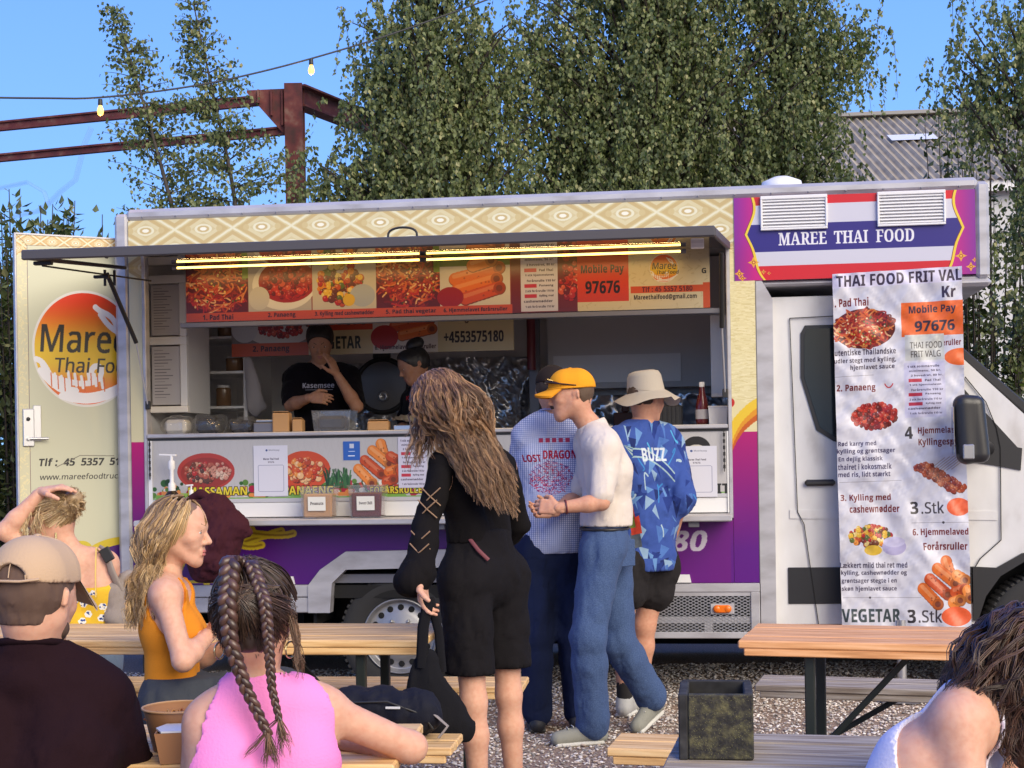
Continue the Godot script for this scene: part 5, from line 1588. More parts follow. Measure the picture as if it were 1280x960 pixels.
		ol.light_size = 0.02
		ol.omni_range = 6.0
		ol.omni_attenuation = 2.0
		ol.shadow_enabled = true
		sl.add_child(ol, true)
		ol.position = p - Vector3(0, 0.12, 0)
	# far hedge line closing the yard
	var hd := MultiMesh.new()
	hd.transform_format = MultiMesh.TRANSFORM_3D
	hd.use_colors = true
	hd.mesh = leaf_mesh(0.12, 0.6)
	hd.instance_count = 16000
	for k in 16000:
		var a := rf(-0.62, 0.62)
		var d := rf(15.0, 16.2)
		var top := 2.9 + 0.5 * sin(a * 17) + 0.4 * sin(a * 41 + 1)
		var p := Vector3(sin(a) * d, rf(0, 1) * top, -cos(a) * d)
		hd.set_instance_transform(k, Transform3D(Basis.from_euler(Vector3(rf(-1.4, 0.2), rf(0, TAU), rf(-0.6, 0.6))) * rf(0.8, 1.5), p))
		hd.set_instance_color(k, leaf_tone(0.8))
	var hm := MultiMeshInstance3D.new()
	hm.name = "hedge_foliage"
	hm.multimesh = hd
	hm.material_override = leaf_mat()
	add_child(hm)
	meta(hm, "dark mass of shrubbery along the far edge of the yard", "shrubbery", "", "stuff")

# ================= trees =================
var _leaf: StandardMaterial3D
func leaf_mat() -> StandardMaterial3D:
	if _leaf == null:
		_leaf = tinted(0.5)
		_leaf.backlight_enabled = true
		_leaf.backlight = Color(0.7, 0.8, 0.35)
	return _leaf
func leaf_tone(k := 1.0) -> Color:
	var c := Color(0.085, 0.112, 0.042).lerp(Color(0.15, 0.17, 0.07), rng.randf())
	if rng.randf() < 0.10: c = Color(0.24, 0.235, 0.11)
	if rng.randf() < 0.2: c = Color(0.055, 0.075, 0.032)
	return c * k * 1.45
# a leaf hanging from its stalk at the origin, folded along the midrib
func leaf_mesh(ln: float, wd: float) -> ArrayMesh:
	var mb := MB.new()
	var h := ln * wd * 0.5
	var f := ln * 0.10
	var a := Vector3(0, 0, 0); var t := Vector3(0, -ln, 0.1 * ln)
	var m1 := Vector3(0, -ln * 0.4, f * 0.3)
	mb.tri(a, Vector3(-h, -ln * 0.36, f), m1); mb.tri(Vector3(-h, -ln * 0.36, f), t, m1)
	mb.tri(a, m1, Vector3(h, -ln * 0.36, f)); mb.tri(m1, t, Vector3(h, -ln * 0.36, f))
	return mb.mesh()

# trunk, limbs to each clump, hanging twigs and leaves; blobs are [centre, radii, clumps]
func birch(label: String, base: Vector3, top: Vector3, blobs: Array, per: int, sd: int, leaf_len := 0.040, tw := 0.66, called := "birch_tree") -> void:
	rng.seed = sd
	var t := thing(called, label, "tree", base, 0, "birch trees behind the truck")
	var tp := PackedVector3Array()
	var tr := PackedFloat32Array()
	for k in 13:
		var q := k / 12.0
		var p := (top - base) * q + Vector3(sin(q * 5 + sd) * 0.12, 0, cos(q * 4 + sd) * 0.1) * q
		tp.append(p)
		tr.append(lerpf(0.11, 0.014, pow(q, 0.8)))
	var bark: Material = tri(mat(Color(0.75, 0.75, 0.72), 0.85, 0, itex(ramp(noise_image(128, 128, 0.03, 4, 50), [[0, px(52, 46, 42)], [0.45, px(96, 88, 80)], [0.6, px(150, 142, 134)], [1, px(190, 184, 176)]]))), Vector3(1.5, 5, 1.5)) if not M.has("bark") else M.bark
	M.bark = bark
	part(t, "trunk", MB.new().tube(tp, tr, 10), bark)
	var limb := MB.new()
	var pos: Array[Transform3D] = []
	var tone := PackedColorArray()
	for b in blobs:
		var n: int = b[2]
		for k in n:
			var q := rv()
			while q.length() > 1.0: q = rv()
			var c: Vector3 = b[0] + q * b[1] - base
			# limb from the trunk, rising then arching over
			var hgt := clampf((c.y - 0.5 - absf(c.x) * 0.35) / (top.y - base.y), 0.12, 0.97)
			var s := tp[int(hgt * 12)]
			var lp := PackedVector3Array()
			var lr := PackedFloat32Array()
			for m in 7:
				var w := m / 6.0
				lp.append(s.lerp(c, w) + Vector3(0, sin(w * PI) * 0.16, 0) + Vector3(sin(w * 7 + k), 0, cos(w * 6 + k)) * 0.03 * w)
				lr.append(lerpf(0.02, 0.004, w))
			limb.tube(lp, lr, 5, false)
			for m in per:
				var w := rf(0.55, 1.0)
				var st := s.lerp(c, w) + rv() * 0.24 + Vector3(0, sin(w * PI) * 0.16, 0)
				var sway := Vector3(rf(-0.35, 0.35), 0, rf(-0.35, 0.35))
				var ll := rf(0.25, 1.0) * tw
				var tpnt := PackedVector3Array()
				var trad := PackedFloat32Array()
				var seg := 5
				for z in seg:
					var g := float(z) / (seg - 1)
					tpnt.append(st + sway * ll * sin(g * 1.4) + Vector3(0, 0.05 * g - ll * g * g, 0))
					trad.append(lerpf(0.0035, 0.0012, g))
				if m % 3 == 0: limb.tube(tpnt, trad, 3, false)
				var nl := int(ll / 0.0185) + 2
				for z in nl:
					var g := (z + rf(0, 0.6)) / nl
					var fi := minf(g * (seg - 1), seg - 1.01)
					var p := tpnt[int(fi)].lerp(tpnt[int(fi) + 1], fi - int(fi))
					var bs := Basis.from_euler(Vector3(rf(-0.7, 0.7), rf(0, TAU), rf(-0.7, 0.7))) * rf(0.65, 1.25)
					pos.append(Transform3D(bs, p + rv() * 0.022))
					tone.append(leaf_tone())
	part(t, "branches", limb, mat(lin(0.035, 0.026, 0.022), 0.85))
	crown(t, pos, tone, leaf_mesh(leaf_len, 0.78))
func crown(t: Node3D, pos: Array[Transform3D], tone: PackedColorArray, lm: ArrayMesh) -> void:
	var mm := MultiMesh.new()
	mm.transform_format = MultiMesh.TRANSFORM_3D
	mm.use_colors = true
	mm.mesh = lm
	mm.instance_count = pos.size()
	for k in pos.size():
		mm.set_instance_transform(k, pos[k])
		mm.set_instance_color(k, tone[k])
	var o := MultiMeshInstance3D.new()
	o.name = "crown"
	o.set_meta("kind", "stuff")
	o.multimesh = mm
	o.material_override = leaf_mat()
	t.add_child(o)
# slim young birch with upswept side shoots
func sapling(label: String, stem: Array, sd: int, dens: float) -> void:
	rng.seed = sd
	var base: Vector3 = stem[0]
	var t := thing("young_birch", label, "tree", base, 0, "young birches above the rear door")
	var cu := Curve3D.new()
	for k in stem.size():
		var tg: Vector3 = (stem[mini(k + 1, stem.size() - 1)] - stem[maxi(k - 1, 0)]) / 6.0
		cu.add_point(stem[k] - base, -tg, tg)
	var cp := cu.tessellate_even_length(3, 0.15)
	var cr := PackedFloat32Array()
	for k in cp.size(): cr.append(lerpf(0.03, 0.004, float(k) / cp.size()))
	part(t, "trunk", MB.new().tube(cp, cr, 7), mat(lin(0.06, 0.05, 0.045), 0.85))
	var limb := MB.new()
	var pos: Array[Transform3D] = []
	var tone := PackedColorArray()
	var n := int(120 * dens)
	for k in n:
		var q := pow(float(k) / n, 0.9) * 0.78 + 0.22
		var s := cp[mini(int(q * cp.size()), cp.size() - 1)]
		var ln := lerpf(1.7, 0.15, pow((q - 0.22) / 0.78, 0.5)) * rf(0.4, 1.0)
		var a := rf(0, TAU)
		var d := Vector3(cos(a), rf(0.15, 0.75), sin(a) * 0.7).normalized()
		var tpnt := PackedVector3Array()
		var trad := PackedFloat32Array()
		for z in 6:
			var g := z / 5.0
			tpnt.append(s + d * ln * g + Vector3(0, -0.18 * ln * g * g, 0))
			trad.append(lerpf(0.005, 0.0013, g))
		limb.tube(tpnt, trad, 3, false)
		var nl := int(ln / 0.0105) + 8
		for z in nl:
			var g := rf(0.12, 1.0)
			var fi := minf(g * 5, 4.99)
			var p := tpnt[int(fi)].lerp(tpnt[int(fi) + 1], fi - int(fi)) + rv() * 0.05
			pos.append(Transform3D(Basis.from_euler(Vector3(rf(-0.9, 0.9), rf(0, TAU), rf(-0.9, 0.9))) * rf(0.6, 1.15), p))
			tone.append(leaf_tone(0.9))
	part(t, "branches", limb, mat(lin(0.04, 0.03, 0.026), 0.85)).set_meta("kind", "stuff")
	crown(t, pos, tone, leaf_mesh(0.040, 0.78))
# bush of upright shoots with narrow leaves
func shrub(label: String, base: Vector3, spread: Vector3, shoots: int, leaves: int, ll: float, lw: float, sd: int, bright := 1.0, called := "laurel_shrub") -> void:
	rng.seed = sd
	var t := thing(called, label, "shrub", base)
	var limb := MB.new()
	var pos: Array[Transform3D] = []
	var tone := PackedColorArray()
	for k in shoots:
		var a := rf(0, TAU)
		var r := sqrt(rf(0, 1))
		var foot := Vector3(cos(a) * r * spread.x * 0.7, 0, sin(a) * r * spread.z * 0.7)
		var h := spread.y * rf(0.35, 1.0) if called != "laurel_shrub" else spread.y * rf(0.7, 1.0)
		var lean := Vector3(cos(a) * rf(0.1, 0.45) * spread.x, h, sin(a) * rf(0.1, 0.45) * spread.z)
		limb.tube(PackedVector3Array([foot, foot + lean * 0.5, foot + lean]), PackedFloat32Array([0.012, 0.008, 0.003]), 4, false)
		for z in leaves:
			var g := rf(0.15, 1.0)
			var p := foot + lean * g + rv() * 0.05
			var yaw := rf(0, TAU)
			pos.append(Transform3D(Basis(Vector3.UP, yaw) * Basis(Vector3.RIGHT, rf(1.7, 2.8)) * Basis(Vector3.UP, rf(-0.6, 0.6)) * rf(0.7, 1.2), p))
			tone.append(leaf_tone(0.75 * bright))
	part(t, "branches", limb, mat(lin(0.04, 0.03, 0.022), 0.9))
	crown(t, pos, tone, leaf_mesh(ll, lw))

func make_trees() -> void:
	birch("birch with hanging twigs right of the gantry post", Vector3(-0.62, 0, -12.1), Vector3(-0.55, 6.2, -12.1), [[Vector3(-0.63, 4.78, -12.0), Vector3(0.58, 0.75, 0.5), 26], [Vector3(-1.0, 3.85, -12.0), Vector3(0.62, 0.5, 0.5), 30], [Vector3(-0.25, 3.85, -12.0), Vector3(0.6, 0.6, 0.5), 34], [Vector3(-0.05, 4.75, -12.0), Vector3(0.35, 0.5, 0.4), 14], [Vector3(-1.05, 4.9, -12.0), Vector3(0.25, 0.35, 0.3), 6], [Vector3(-1.36, 3.65, -12.0), Vector3(0.34, 0.3, 0.3), 16], [Vector3(-1.0, 4.35, -12.0), Vector3(0.35, 0.3, 0.3), 10], [Vector3(-0.6, 5.7, -12.0), Vector3(0.6, 0.4, 0.5), 14], [Vector3(-0.6, 2.8, -12.0), Vector3(0.9, 0.5, 0.5), 18]], 13, 101)
	birch("broad dense birch in the middle with drooping foliage", Vector3(1.2, 0, -12.7), Vector3(1.35, 7.4, -12.7), [[Vector3(0.94, 4.86, -12.6), Vector3(1.0, 1.0, 0.7), 74], [Vector3(1.82, 4.64, -12.6), Vector3(1.0, 0.95, 0.7), 74], [Vector3(0.86, 3.8, -12.6), Vector3(0.95, 0.48, 0.7), 46], [Vector3(0.22, 4.46, -12.6), Vector3(0.46, 0.89, 0.5), 34], [Vector3(1.5, 6.1, -12.6), Vector3(1.5, 0.8, 0.9), 50], [Vector3(1.42, 3.5, -12.2), Vector3(1.8, 0.4, 0.4), 56], [Vector3(1.2, 2.6, -12.6), Vector3(1.8, 0.5, 0.6), 40]], 12, 202)
	birch("birch beside the workshop roof with ragged outer twigs", Vector3(2.35, 0, -12.9), Vector3(2.5, 6.0, -12.8), [[Vector3(2.15, 3.89, -12.6), Vector3(0.82, 0.44, 0.6), 40], [Vector3(2.58, 4.83, -12.6), Vector3(0.5, 0.54, 0.5), 24], [Vector3(2.75, 3.60, -12.6), Vector3(0.42, 0.15, 0.3), 9], [Vector3(3.05, 4.95, -12.6), Vector3(0.2, 0.27, 0.3), 5], [Vector3(2.3, 5.8, -12.6), Vector3(0.7, 0.5, 0.5), 14], [Vector3(2.45, 2.8, -12.6), Vector3(0.8, 0.5, 0.5), 16]], 13, 303)
	birch("birch at the edge of the yard trailing long twigs over the roof", Vector3(4.25, 0, -11.1), Vector3(4.1, 5.6, -11.0), [[Vector3(3.85, 4.6, -11.0), Vector3(0.5, 0.5, 0.5), 11], [Vector3(3.52, 4.3, -11.0), Vector3(0.3, 0.3, 0.4), 6], [Vector3(3.98, 3.7, -11.0), Vector3(0.2, 0.6, 0.4), 7], [Vector3(3.28, 4.0, -11.0), Vector3(0.14, 0.2, 0.2), 3], [Vector3(4.0, 2.95, -11.0), Vector3(0.3, 0.6, 0.4), 12]], 14, 404, 0.038, 0.6)
	sapling("slim young birch leaning over the rear door", [Vector3(-2.3, 0, -11.5), Vector3(-2.38, 2.37, -11.5), Vector3(-2.61, 3.37, -11.5), Vector3(-2.82, 4.18, -11.5), Vector3(-3.02, 4.88, -11.5)], 505, 1.0)
	sapling("slim young birch growing next to the gantry post", [Vector3(-2.05, 0, -11.6), Vector3(-2.07, 2.36, -11.6), Vector3(-2.14, 3.42, -11.6), Vector3(-2.29, 4.23, -11.6), Vector3(-2.44, 4.97, -11.6)], 606, 1.1)
	shrub("dark laurel shrub at the edge beside the open rear door", Vector3(-3.28, 0, -9.9), Vector3(0.42, 3.2, 0.4), 70, 100, 0.085, 0.5, 707)
	shrub("laurel shrub with upright tips showing above the rear door", Vector3(-3.0, 0, -10.4), Vector3(0.26, 3.15, 0.3), 22, 90, 0.085, 0.5, 808)
	shrub("dense green bush in front of the white workshop wall", Vector3(4.2, 0, -11.9), Vector3(0.75, 2.3, 0.6), 80, 46, 0.07, 0.6, 909, 1.15, "leafy_bush")
	shrub("dark ivy covered bush between the cab and the workshop", Vector3(4.05, 0, -12.6), Vector3(0.6, 4.4, 0.5), 90, 80, 0.07, 0.75, 911, 0.7, "ivy_bush")

# ================= tables and benches =================
func beer_table(called: String, label: String, at: Vector3, yaw: float, ln: float, wd: float, ht: float, planks: int, wood: Material, category: String, group: String) -> void:
	var t := thing(called, label, category, at, deg_to_rad(yaw), group)
	var pw := wd / planks
	for k in planks:
		var z := -wd / 2 + pw * (k + 0.5)
		part(t, "plank", MB.new().box(Vector3(0, ht - 0.014 - 0.0012 * (k % 2), z), Vector3(ln, 0.028, pw - 0.004), 0.005), wood)
	part(t, "apron_rail", MB.new().bb(-ln / 2 + 0.02, ln / 2 - 0.02, ht - 0.055, ht - 0.0295, wd / 2 - 0.03, wd / 2 - 0.006, 0.003), wood)
	part(t, "apron_rail", MB.new().bb(-ln / 2 + 0.02, ln / 2 - 0.02, ht - 0.055, ht - 0.0295, -wd / 2 + 0.006, -wd / 2 + 0.03, 0.003), wood)
	part(t, "batten", MB.new().bb(-ln / 2 + 0.12, -ln / 2 + 0.19, ht - 0.06, ht - 0.0295, -wd / 2 + 0.04, wd / 2 - 0.04, 0.003), wood)
	part(t, "batten", MB.new().bb(ln / 2 - 0.19, ln / 2 - 0.12, ht - 0.06, ht - 0.0295, -wd / 2 + 0.04, wd / 2 - 0.04, 0.003), wood)
	for s in [-1.0, 1.0]:
		var x: float = s * (ln / 2 - 0.24)
		for q in [-1.0, 1.0]:
			part(t, "leg", MB.new().beam(Vector3(x, 0, q * (wd / 2 - 0.06)), Vector3(x, ht - 0.03, q * (wd / 2 - 0.06)), 0.035, 0.035, 0.004), M.leg)
		part(t, "crossbar", MB.new().beam(Vector3(x, ht * 0.22, -wd / 2 + 0.06), Vector3(x, ht * 0.22, wd / 2 - 0.06), 0.025, 0.025, 0.003), M.leg)
		part(t, "brace", MB.new().beam(Vector3(x, ht * 0.42, 0.0), Vector3(x - s * 0.36, ht - 0.04, 0.0), 0.022, 0.022, 0.003), M.leg)
		part(t, "brace", MB.new().beam(Vector3(x, ht * 0.42, -wd / 2 + 0.06), Vector3(x, ht * 0.42, wd / 2 - 0.06), 0.022, 0.022, 0.003), M.leg)

func make_tables() -> void:
	beer_table("beer_table", "long pine beer table in front of the truck's wheel", Vector3(-1.385, 0, -5.67), -7.2, 2.2, 0.53, 0.75, 4, M.wood, "table", "pine beer tables")
	beer_table("beer_bench", "pine bench on the truck side of the wheel-side table", Vector3(-1.05, 0, -6.35), -6.0, 2.2, 0.28, 0.45, 2, M.wood, "bench", "pine benches")
	beer_table("beer_bench", "pine bench on which the woman in orange sits", Vector3(-1.29, 0, -5.10), -7.2, 2.2, 0.25, 0.45, 2, M.wood, "bench", "pine benches")
	beer_table("beer_table", "reddish pine beer table in front of the cab", Vector3(1.90, 0, -5.06), -16.9, 2.2, 0.52, 0.75, 4, M.wood_red, "table", "pine beer tables")
	beer_table("beer_bench", "weathered grey bench between the cab and the reddish table", Vector3(2.07, 0, -5.87), -17.0, 2.2, 0.28, 0.45, 2, M.wood_grey, "bench", "pine benches")
	beer_table("beer_bench", "pine bench whose end shows beside the stone planter", Vector3(1.39, 0, -4.66), -14.0, 2.2, 0.27, 0.45, 2, M.wood, "bench", "pine benches")
	beer_table("beer_table", "weathered grey table with the square planter on it", Vector3(1.425, 0, -3.20), -12.0, 2.2, 0.62, 0.70, 5, M.wood_grey, "table", "pine beer tables")
	beer_table("beer_table", "pine table with the brown food bowls in front of the capped man", Vector3(-1.36, 0, -3.715), -4.0, 2.2, 0.52, 0.70, 4, M.wood, "table", "pine beer tables")
	beer_table("beer_bench", "pine bench under the man in the beige cap", Vector3(-1.15, 0, -3.15), -5.0, 2.0, 0.27, 0.37, 2, M.wood, "bench", "pine benches")
	beer_table("beer_bench", "weathered bench under the woman in the white tank top", Vector3(1.5, 0, -2.66), -12.0, 2.0, 0.27, 0.45, 2, M.wood_grey, "bench", "pine benches")
# joints of each figure in metres (h head, n neck, s shoulder, e elbow, w wrist, ch chest, wa waist, pe pelvis, hl/hr hip, k knee, a ankle, t toe; l and r are the figure's own)
const JOINTS := {
	"lh": {"h": Vector3(-0.258, 1.586, -5.420), "n": Vector3(-0.154, 1.414, -5.500), "sl": Vector3(-0.253, 1.360, -5.370), "sr": Vector3(-0.031, 1.358, -5.620), "el": Vector3(-0.315, 1.142, -5.280), "wl": Vector3(-0.326, 0.979, -5.180), "er": Vector3(0.021, 1.137, -5.720), "wr": Vector3(-0.075, 1.022, -5.850), "ch": Vector3(-0.145, 1.277, -5.500), "wa": Vector3(-0.129, 1.128, -5.500), "pe": Vector3(-0.116, 1.000, -5.500), "hl": Vector3(-0.180, 0.940, -5.420), "hr": Vector3(-0.046, 0.930, -5.580), "kl": Vector3(-0.154, 0.503, -5.400), "kr": Vector3(-0.026, 0.501, -5.580), "al": Vector3(-0.137, 0.090, -5.420), "ar": Vector3(-0.008, 0.090, -5.620), "tl": Vector3(-0.226, 0.035, -5.550), "tr": Vector3(-0.078, 0.035, -5.750)},
	"cs": {"h": Vector3(0.216, 1.713, -7.500), "n": Vector3(0.214, 1.595, -7.500), "sl": Vector3(0.074, 1.488, -7.500), "sr": Vector3(0.359, 1.484, -7.520), "el": Vector3(0.039, 1.235, -7.620), "wl": Vector3(0.132, 1.177, -7.850), "er": Vector3(0.401, 1.229, -7.620), "wr": Vector3(0.315, 1.174, -7.850), "ch": Vector3(0.215, 1.376, -7.500), "wa": Vector3(0.207, 1.154, -7.500), "pe": Vector3(0.200, 0.983, -7.500), "hl": Vector3(0.122, 0.912, -7.500), "hr": Vector3(0.277, 0.908, -7.520), "kl": Vector3(0.115, 0.490, -7.470), "kr": Vector3(0.295, 0.481, -7.520), "al": Vector3(0.105, 0.090, -7.500), "ar": Vector3(0.314, 0.090, -7.550), "tl": Vector3(0.095, 0.035, -7.680), "tr": Vector3(0.346, 0.035, -7.720)},
	"yc": {"h": Vector3(0.293, 1.680, -7.220), "n": Vector3(0.402, 1.527, -7.250), "sl": Vector3(0.448, 1.420, -7.080), "sr": Vector3(0.402, 1.434, -7.420), "el": Vector3(0.420, 1.174, -7.000), "wl": Vector3(0.211, 1.151, -6.980), "er": Vector3(0.326, 1.186, -7.440), "wr": Vector3(0.192, 1.123, -7.250), "ch": Vector3(0.457, 1.315, -7.250), "wa": Vector3(0.458, 1.119, -7.250), "pe": Vector3(0.448, 0.993, -7.250), "hl": Vector3(0.426, 0.930, -7.150), "hr": Vector3(0.486, 0.915, -7.360), "kl": Vector3(0.350, 0.526, -7.080), "kr": Vector3(0.511, 0.477, -7.360), "al": Vector3(0.370, 0.090, -7.150), "ar": Vector3(0.690, 0.165, -7.500), "tl": Vector3(0.199, 0.035, -7.120), "tr": Vector3(0.609, 0.035, -7.420)},
	"bh": {"h": Vector3(0.725, 1.680, -7.930), "n": Vector3(0.701, 1.556, -7.930), "sl": Vector3(0.573, 1.450, -7.840), "sr": Vector3(0.851, 1.448, -8.020), "el": Vector3(0.525, 1.180, -7.820), "wl": Vector3(0.587, 1.004, -7.950), "er": Vector3(0.900, 1.163, -7.920), "wr": Vector3(0.872, 0.960, -8.050), "ch": Vector3(0.710, 1.303, -7.930), "wa": Vector3(0.715, 1.067, -7.930), "pe": Vector3(0.695, 0.853, -7.930), "hl": Vector3(0.609, 0.811, -7.880), "hr": Vector3(0.778, 0.800, -8.000), "kl": Vector3(0.571, 0.493, -7.840), "kr": Vector3(0.704, 0.472, -8.000), "al": Vector3(0.582, 0.090, -7.900), "ar": Vector3(0.681, 0.090, -8.060), "tl": Vector3(0.632, 0.035, -8.050), "tr": Vector3(0.742, 0.035, -8.200)},
	"sm": {"h": Vector3(-1.202, 2.136, -9.350), "n": Vector3(-1.200, 1.993, -9.400), "sl": Vector3(-1.024, 1.909, -9.400), "sr": Vector3(-1.374, 1.914, -9.400), "el": Vector3(-0.962, 1.724, -9.220), "wl": Vector3(-1.075, 1.921, -9.150), "er": Vector3(-1.380, 1.741, -9.250), "wr": Vector3(-1.231, 1.777, -9.080), "ch": Vector3(-1.203, 1.815, -9.400), "wa": Vector3(-1.206, 1.612, -9.400), "pe": Vector3(-1.209, 1.459, -9.400), "hl": Vector3(-1.128, 1.407, -9.400), "hr": Vector3(-1.291, 1.410, -9.400), "kl": Vector3(-1.121, 1.062, -9.380), "kr": Vector3(-1.303, 1.065, -9.380), "al": Vector3(-1.131, 0.800, -9.420), "ar": Vector3(-1.315, 0.800, -9.420), "tl": Vector3(-1.091, 0.745, -9.250), "tr": Vector3(-1.311, 0.745, -9.250)},
	"sw": {"h": Vector3(-0.603, 1.966, -9.200), "n": Vector3(-0.542, 1.832, -9.220), "sl": Vector3(-0.420, 1.754, -9.050), "sr": Vector3(-0.627, 1.764, -9.360), "el": Vector3(-0.406, 1.601, -9.000), "wl": Vector3(-0.508, 1.515, -8.980), "er": Vector3(-0.679, 1.613, -9.350), "wr": Vector3(-0.691, 1.500, -9.150), "ch": Vector3(-0.524, 1.697, -9.220), "wa": Vector3(-0.517, 1.518, -9.220), "pe": Vector3(-0.514, 1.368, -9.220), "hl": Vector3(-0.465, 1.328, -9.120), "hr": Vector3(-0.564, 1.328, -9.300), "kl": Vector3(-0.473, 1.004, -9.100), "kr": Vector3(-0.569, 0.997, -9.300), "al": Vector3(-0.466, 0.800, -9.150), "ar": Vector3(-0.566, 0.800, -9.330), "tl": Vector3(-0.525, 0.745, -9.050), "tr": Vector3(-0.627, 0.745, -9.250)},
	"ow": {"h": Vector3(-1.140, 1.150, -5.050), "n": Vector3(-1.193, 1.003, -5.060), "sl": Vector3(-1.187, 0.916, -5.220), "sr": Vector3(-1.154, 0.952, -4.900), "er": Vector3(-1.081, 0.750, -4.820), "wr": Vector3(-1.023, 0.821, -5.000), "el": Vector3(-1.139, 0.687, -5.280), "wl": Vector3(-1.011, 0.752, -5.200), "ch": Vector3(-1.182, 0.830, -5.060), "wa": Vector3(-1.171, 0.685, -5.060), "pe": Vector3(-1.178, 0.576, -5.060), "hl": Vector3(-1.175, 0.557, -5.140), "hr": Vector3(-1.144, 0.581, -4.960), "kl": Vector3(-0.825, 0.583, -5.220), "kr": Vector3(-0.815, 0.600, -4.980), "al": Vector3(-0.861, 0.090, -5.280), "ar": Vector3(-0.857, 0.090, -5.000), "tl": Vector3(-0.737, 0.035, -5.300), "tr": Vector3(-0.736, 0.035, -5.020)},
	"bw": {"h": Vector3(-1.928, 1.163, -6.180), "n": Vector3(-1.843, 1.010, -6.200), "sl": Vector3(-1.935, 0.991, -6.150), "sr": Vector3(-1.716, 0.970, -6.250), "el": Vector3(-2.088, 1.123, -6.080), "wl": Vector3(-1.941, 1.282, -6.100), "er": Vector3(-1.713, 0.762, -6.300), "wr": Vector3(-1.822, 0.620, -6.500), "ch": Vector3(-1.818, 0.875, -6.200), "wa": Vector3(-1.821, 0.691, -6.200), "pe": Vector3(-1.829, 0.561, -6.220), "hl": Vector3(-1.895, 0.543, -6.260), "hr": Vector3(-1.787, 0.541, -6.260), "kl": Vector3(-2.042, 0.519, -6.700), "kr": Vector3(-1.904, 0.517, -6.700), "al": Vector3(-2.071, 0.090, -6.750), "ar": Vector3(-1.917, 0.090, -6.750), "tl": Vector3(-2.140, 0.035, -6.950), "tr": Vector3(-1.959, 0.035, -6.950)},
	"cm": {"h": Vector3(-1.092, 1.084, -3.380), "n": Vector3(-1.107, 0.957, -3.380), "sl": Vector3(-1.309, 0.868, -3.380), "sr": Vector3(-0.957, 0.841, -3.427), "el": Vector3(-1.449, 0.618, -3.545), "wl": Vector3(-1.467, 0.561, -3.841), "er": Vector3(-0.915, 0.614, -3.522), "wr": Vector3(-1.103, 0.548, -3.876), "ch": Vector3(-1.117, 0.746, -3.356), "wa": Vector3(-1.108, 0.559, -3.309), "pe": Vector3(-1.086, 0.472, -3.238), "hl": Vector3(-1.179, 0.448, -3.262), "hr": Vector3(-1.006, 0.446, -3.262), "kl": Vector3(-1.398, 0.560, -3.758), "kr": Vector3(-1.113, 0.560, -3.758), "al": Vector3(-1.413, 0.090, -3.782), "ar": Vector3(-1.127, 0.090, -3.782), "tl": Vector3(-1.501, 0.035, -4.018), "tr": Vector3(-1.197, 0.035, -4.018)},
	"pw": {"h": Vector3(-0.580, 1.038, -3.300), "n": Vector3(-0.577, 0.890, -3.312), "sl": Vector3(-0.688, 0.813, -3.288), "sr": Vector3(-0.432, 0.823, -3.372), "el": Vector3(-0.740, 0.615, -3.348), "wl": Vector3(-0.746, 0.558, -3.589), "er": Vector3(-0.247, 0.721, -3.469), "wr": Vector3(-0.415, 0.721, -3.560), "ch": Vector3(-0.567, 0.722, -3.300), "wa": Vector3(-0.559, 0.559, -3.276), "pe": Vector3(-0.556, 0.459, -3.252), "hl": Vector3(-0.635, 0.436, -3.276), "hr": Vector3(-0.484, 0.433, -3.276), "kl": Vector3(-0.748, 0.560, -3.758), "kr": Vector3(-0.535, 0.560, -3.758), "al": Vector3(-0.773, 0.090, -3.854), "ar": Vector3(-0.555, 0.090, -3.854), "tl": Vector3(-0.822, 0.035, -4.095), "tr": Vector3(-0.589, 0.035, -4.095)},
	"wt": {"h": Vector3(1.033, 0.950, -2.996), "n": Vector3(0.914, 0.911, -2.950), "sl": Vector3(1.015, 0.813, -3.156), "sr": Vector3(0.844, 0.873, -2.836), "er": Vector3(0.852, 0.720, -2.790), "wr": Vector3(1.026, 0.722, -2.950), "el": Vector3(1.087, 0.630, -3.202), "wl": Vector3(1.162, 0.677, -3.144), "ch": Vector3(0.819, 0.765, -2.950), "wa": Vector3(0.713, 0.645, -2.927), "pe": Vector3(0.646, 0.558, -2.904), "hl": Vector3(0.672, 0.508, -3.019), "hr": Vector3(0.616, 0.580, -2.767), "kl": Vector3(0.973, 0.560, -3.041), "kr": Vector3(0.877, 0.560, -2.790), "al": Vector3(0.962, 0.090, -2.973), "ar": Vector3(0.873, 0.090, -2.744), "tl": Vector3(1.058, 0.035, -2.973), "tr": Vector3(0.962, 0.035, -2.744)},
}
# ================= people =================
var fold := FastNoiseLite.new()
func hx(j: Dictionary, base: Vector3) -> Dictionary:
	var o := {}
	for k in j: o[k] = Vector3(j[k]) - base
	return o

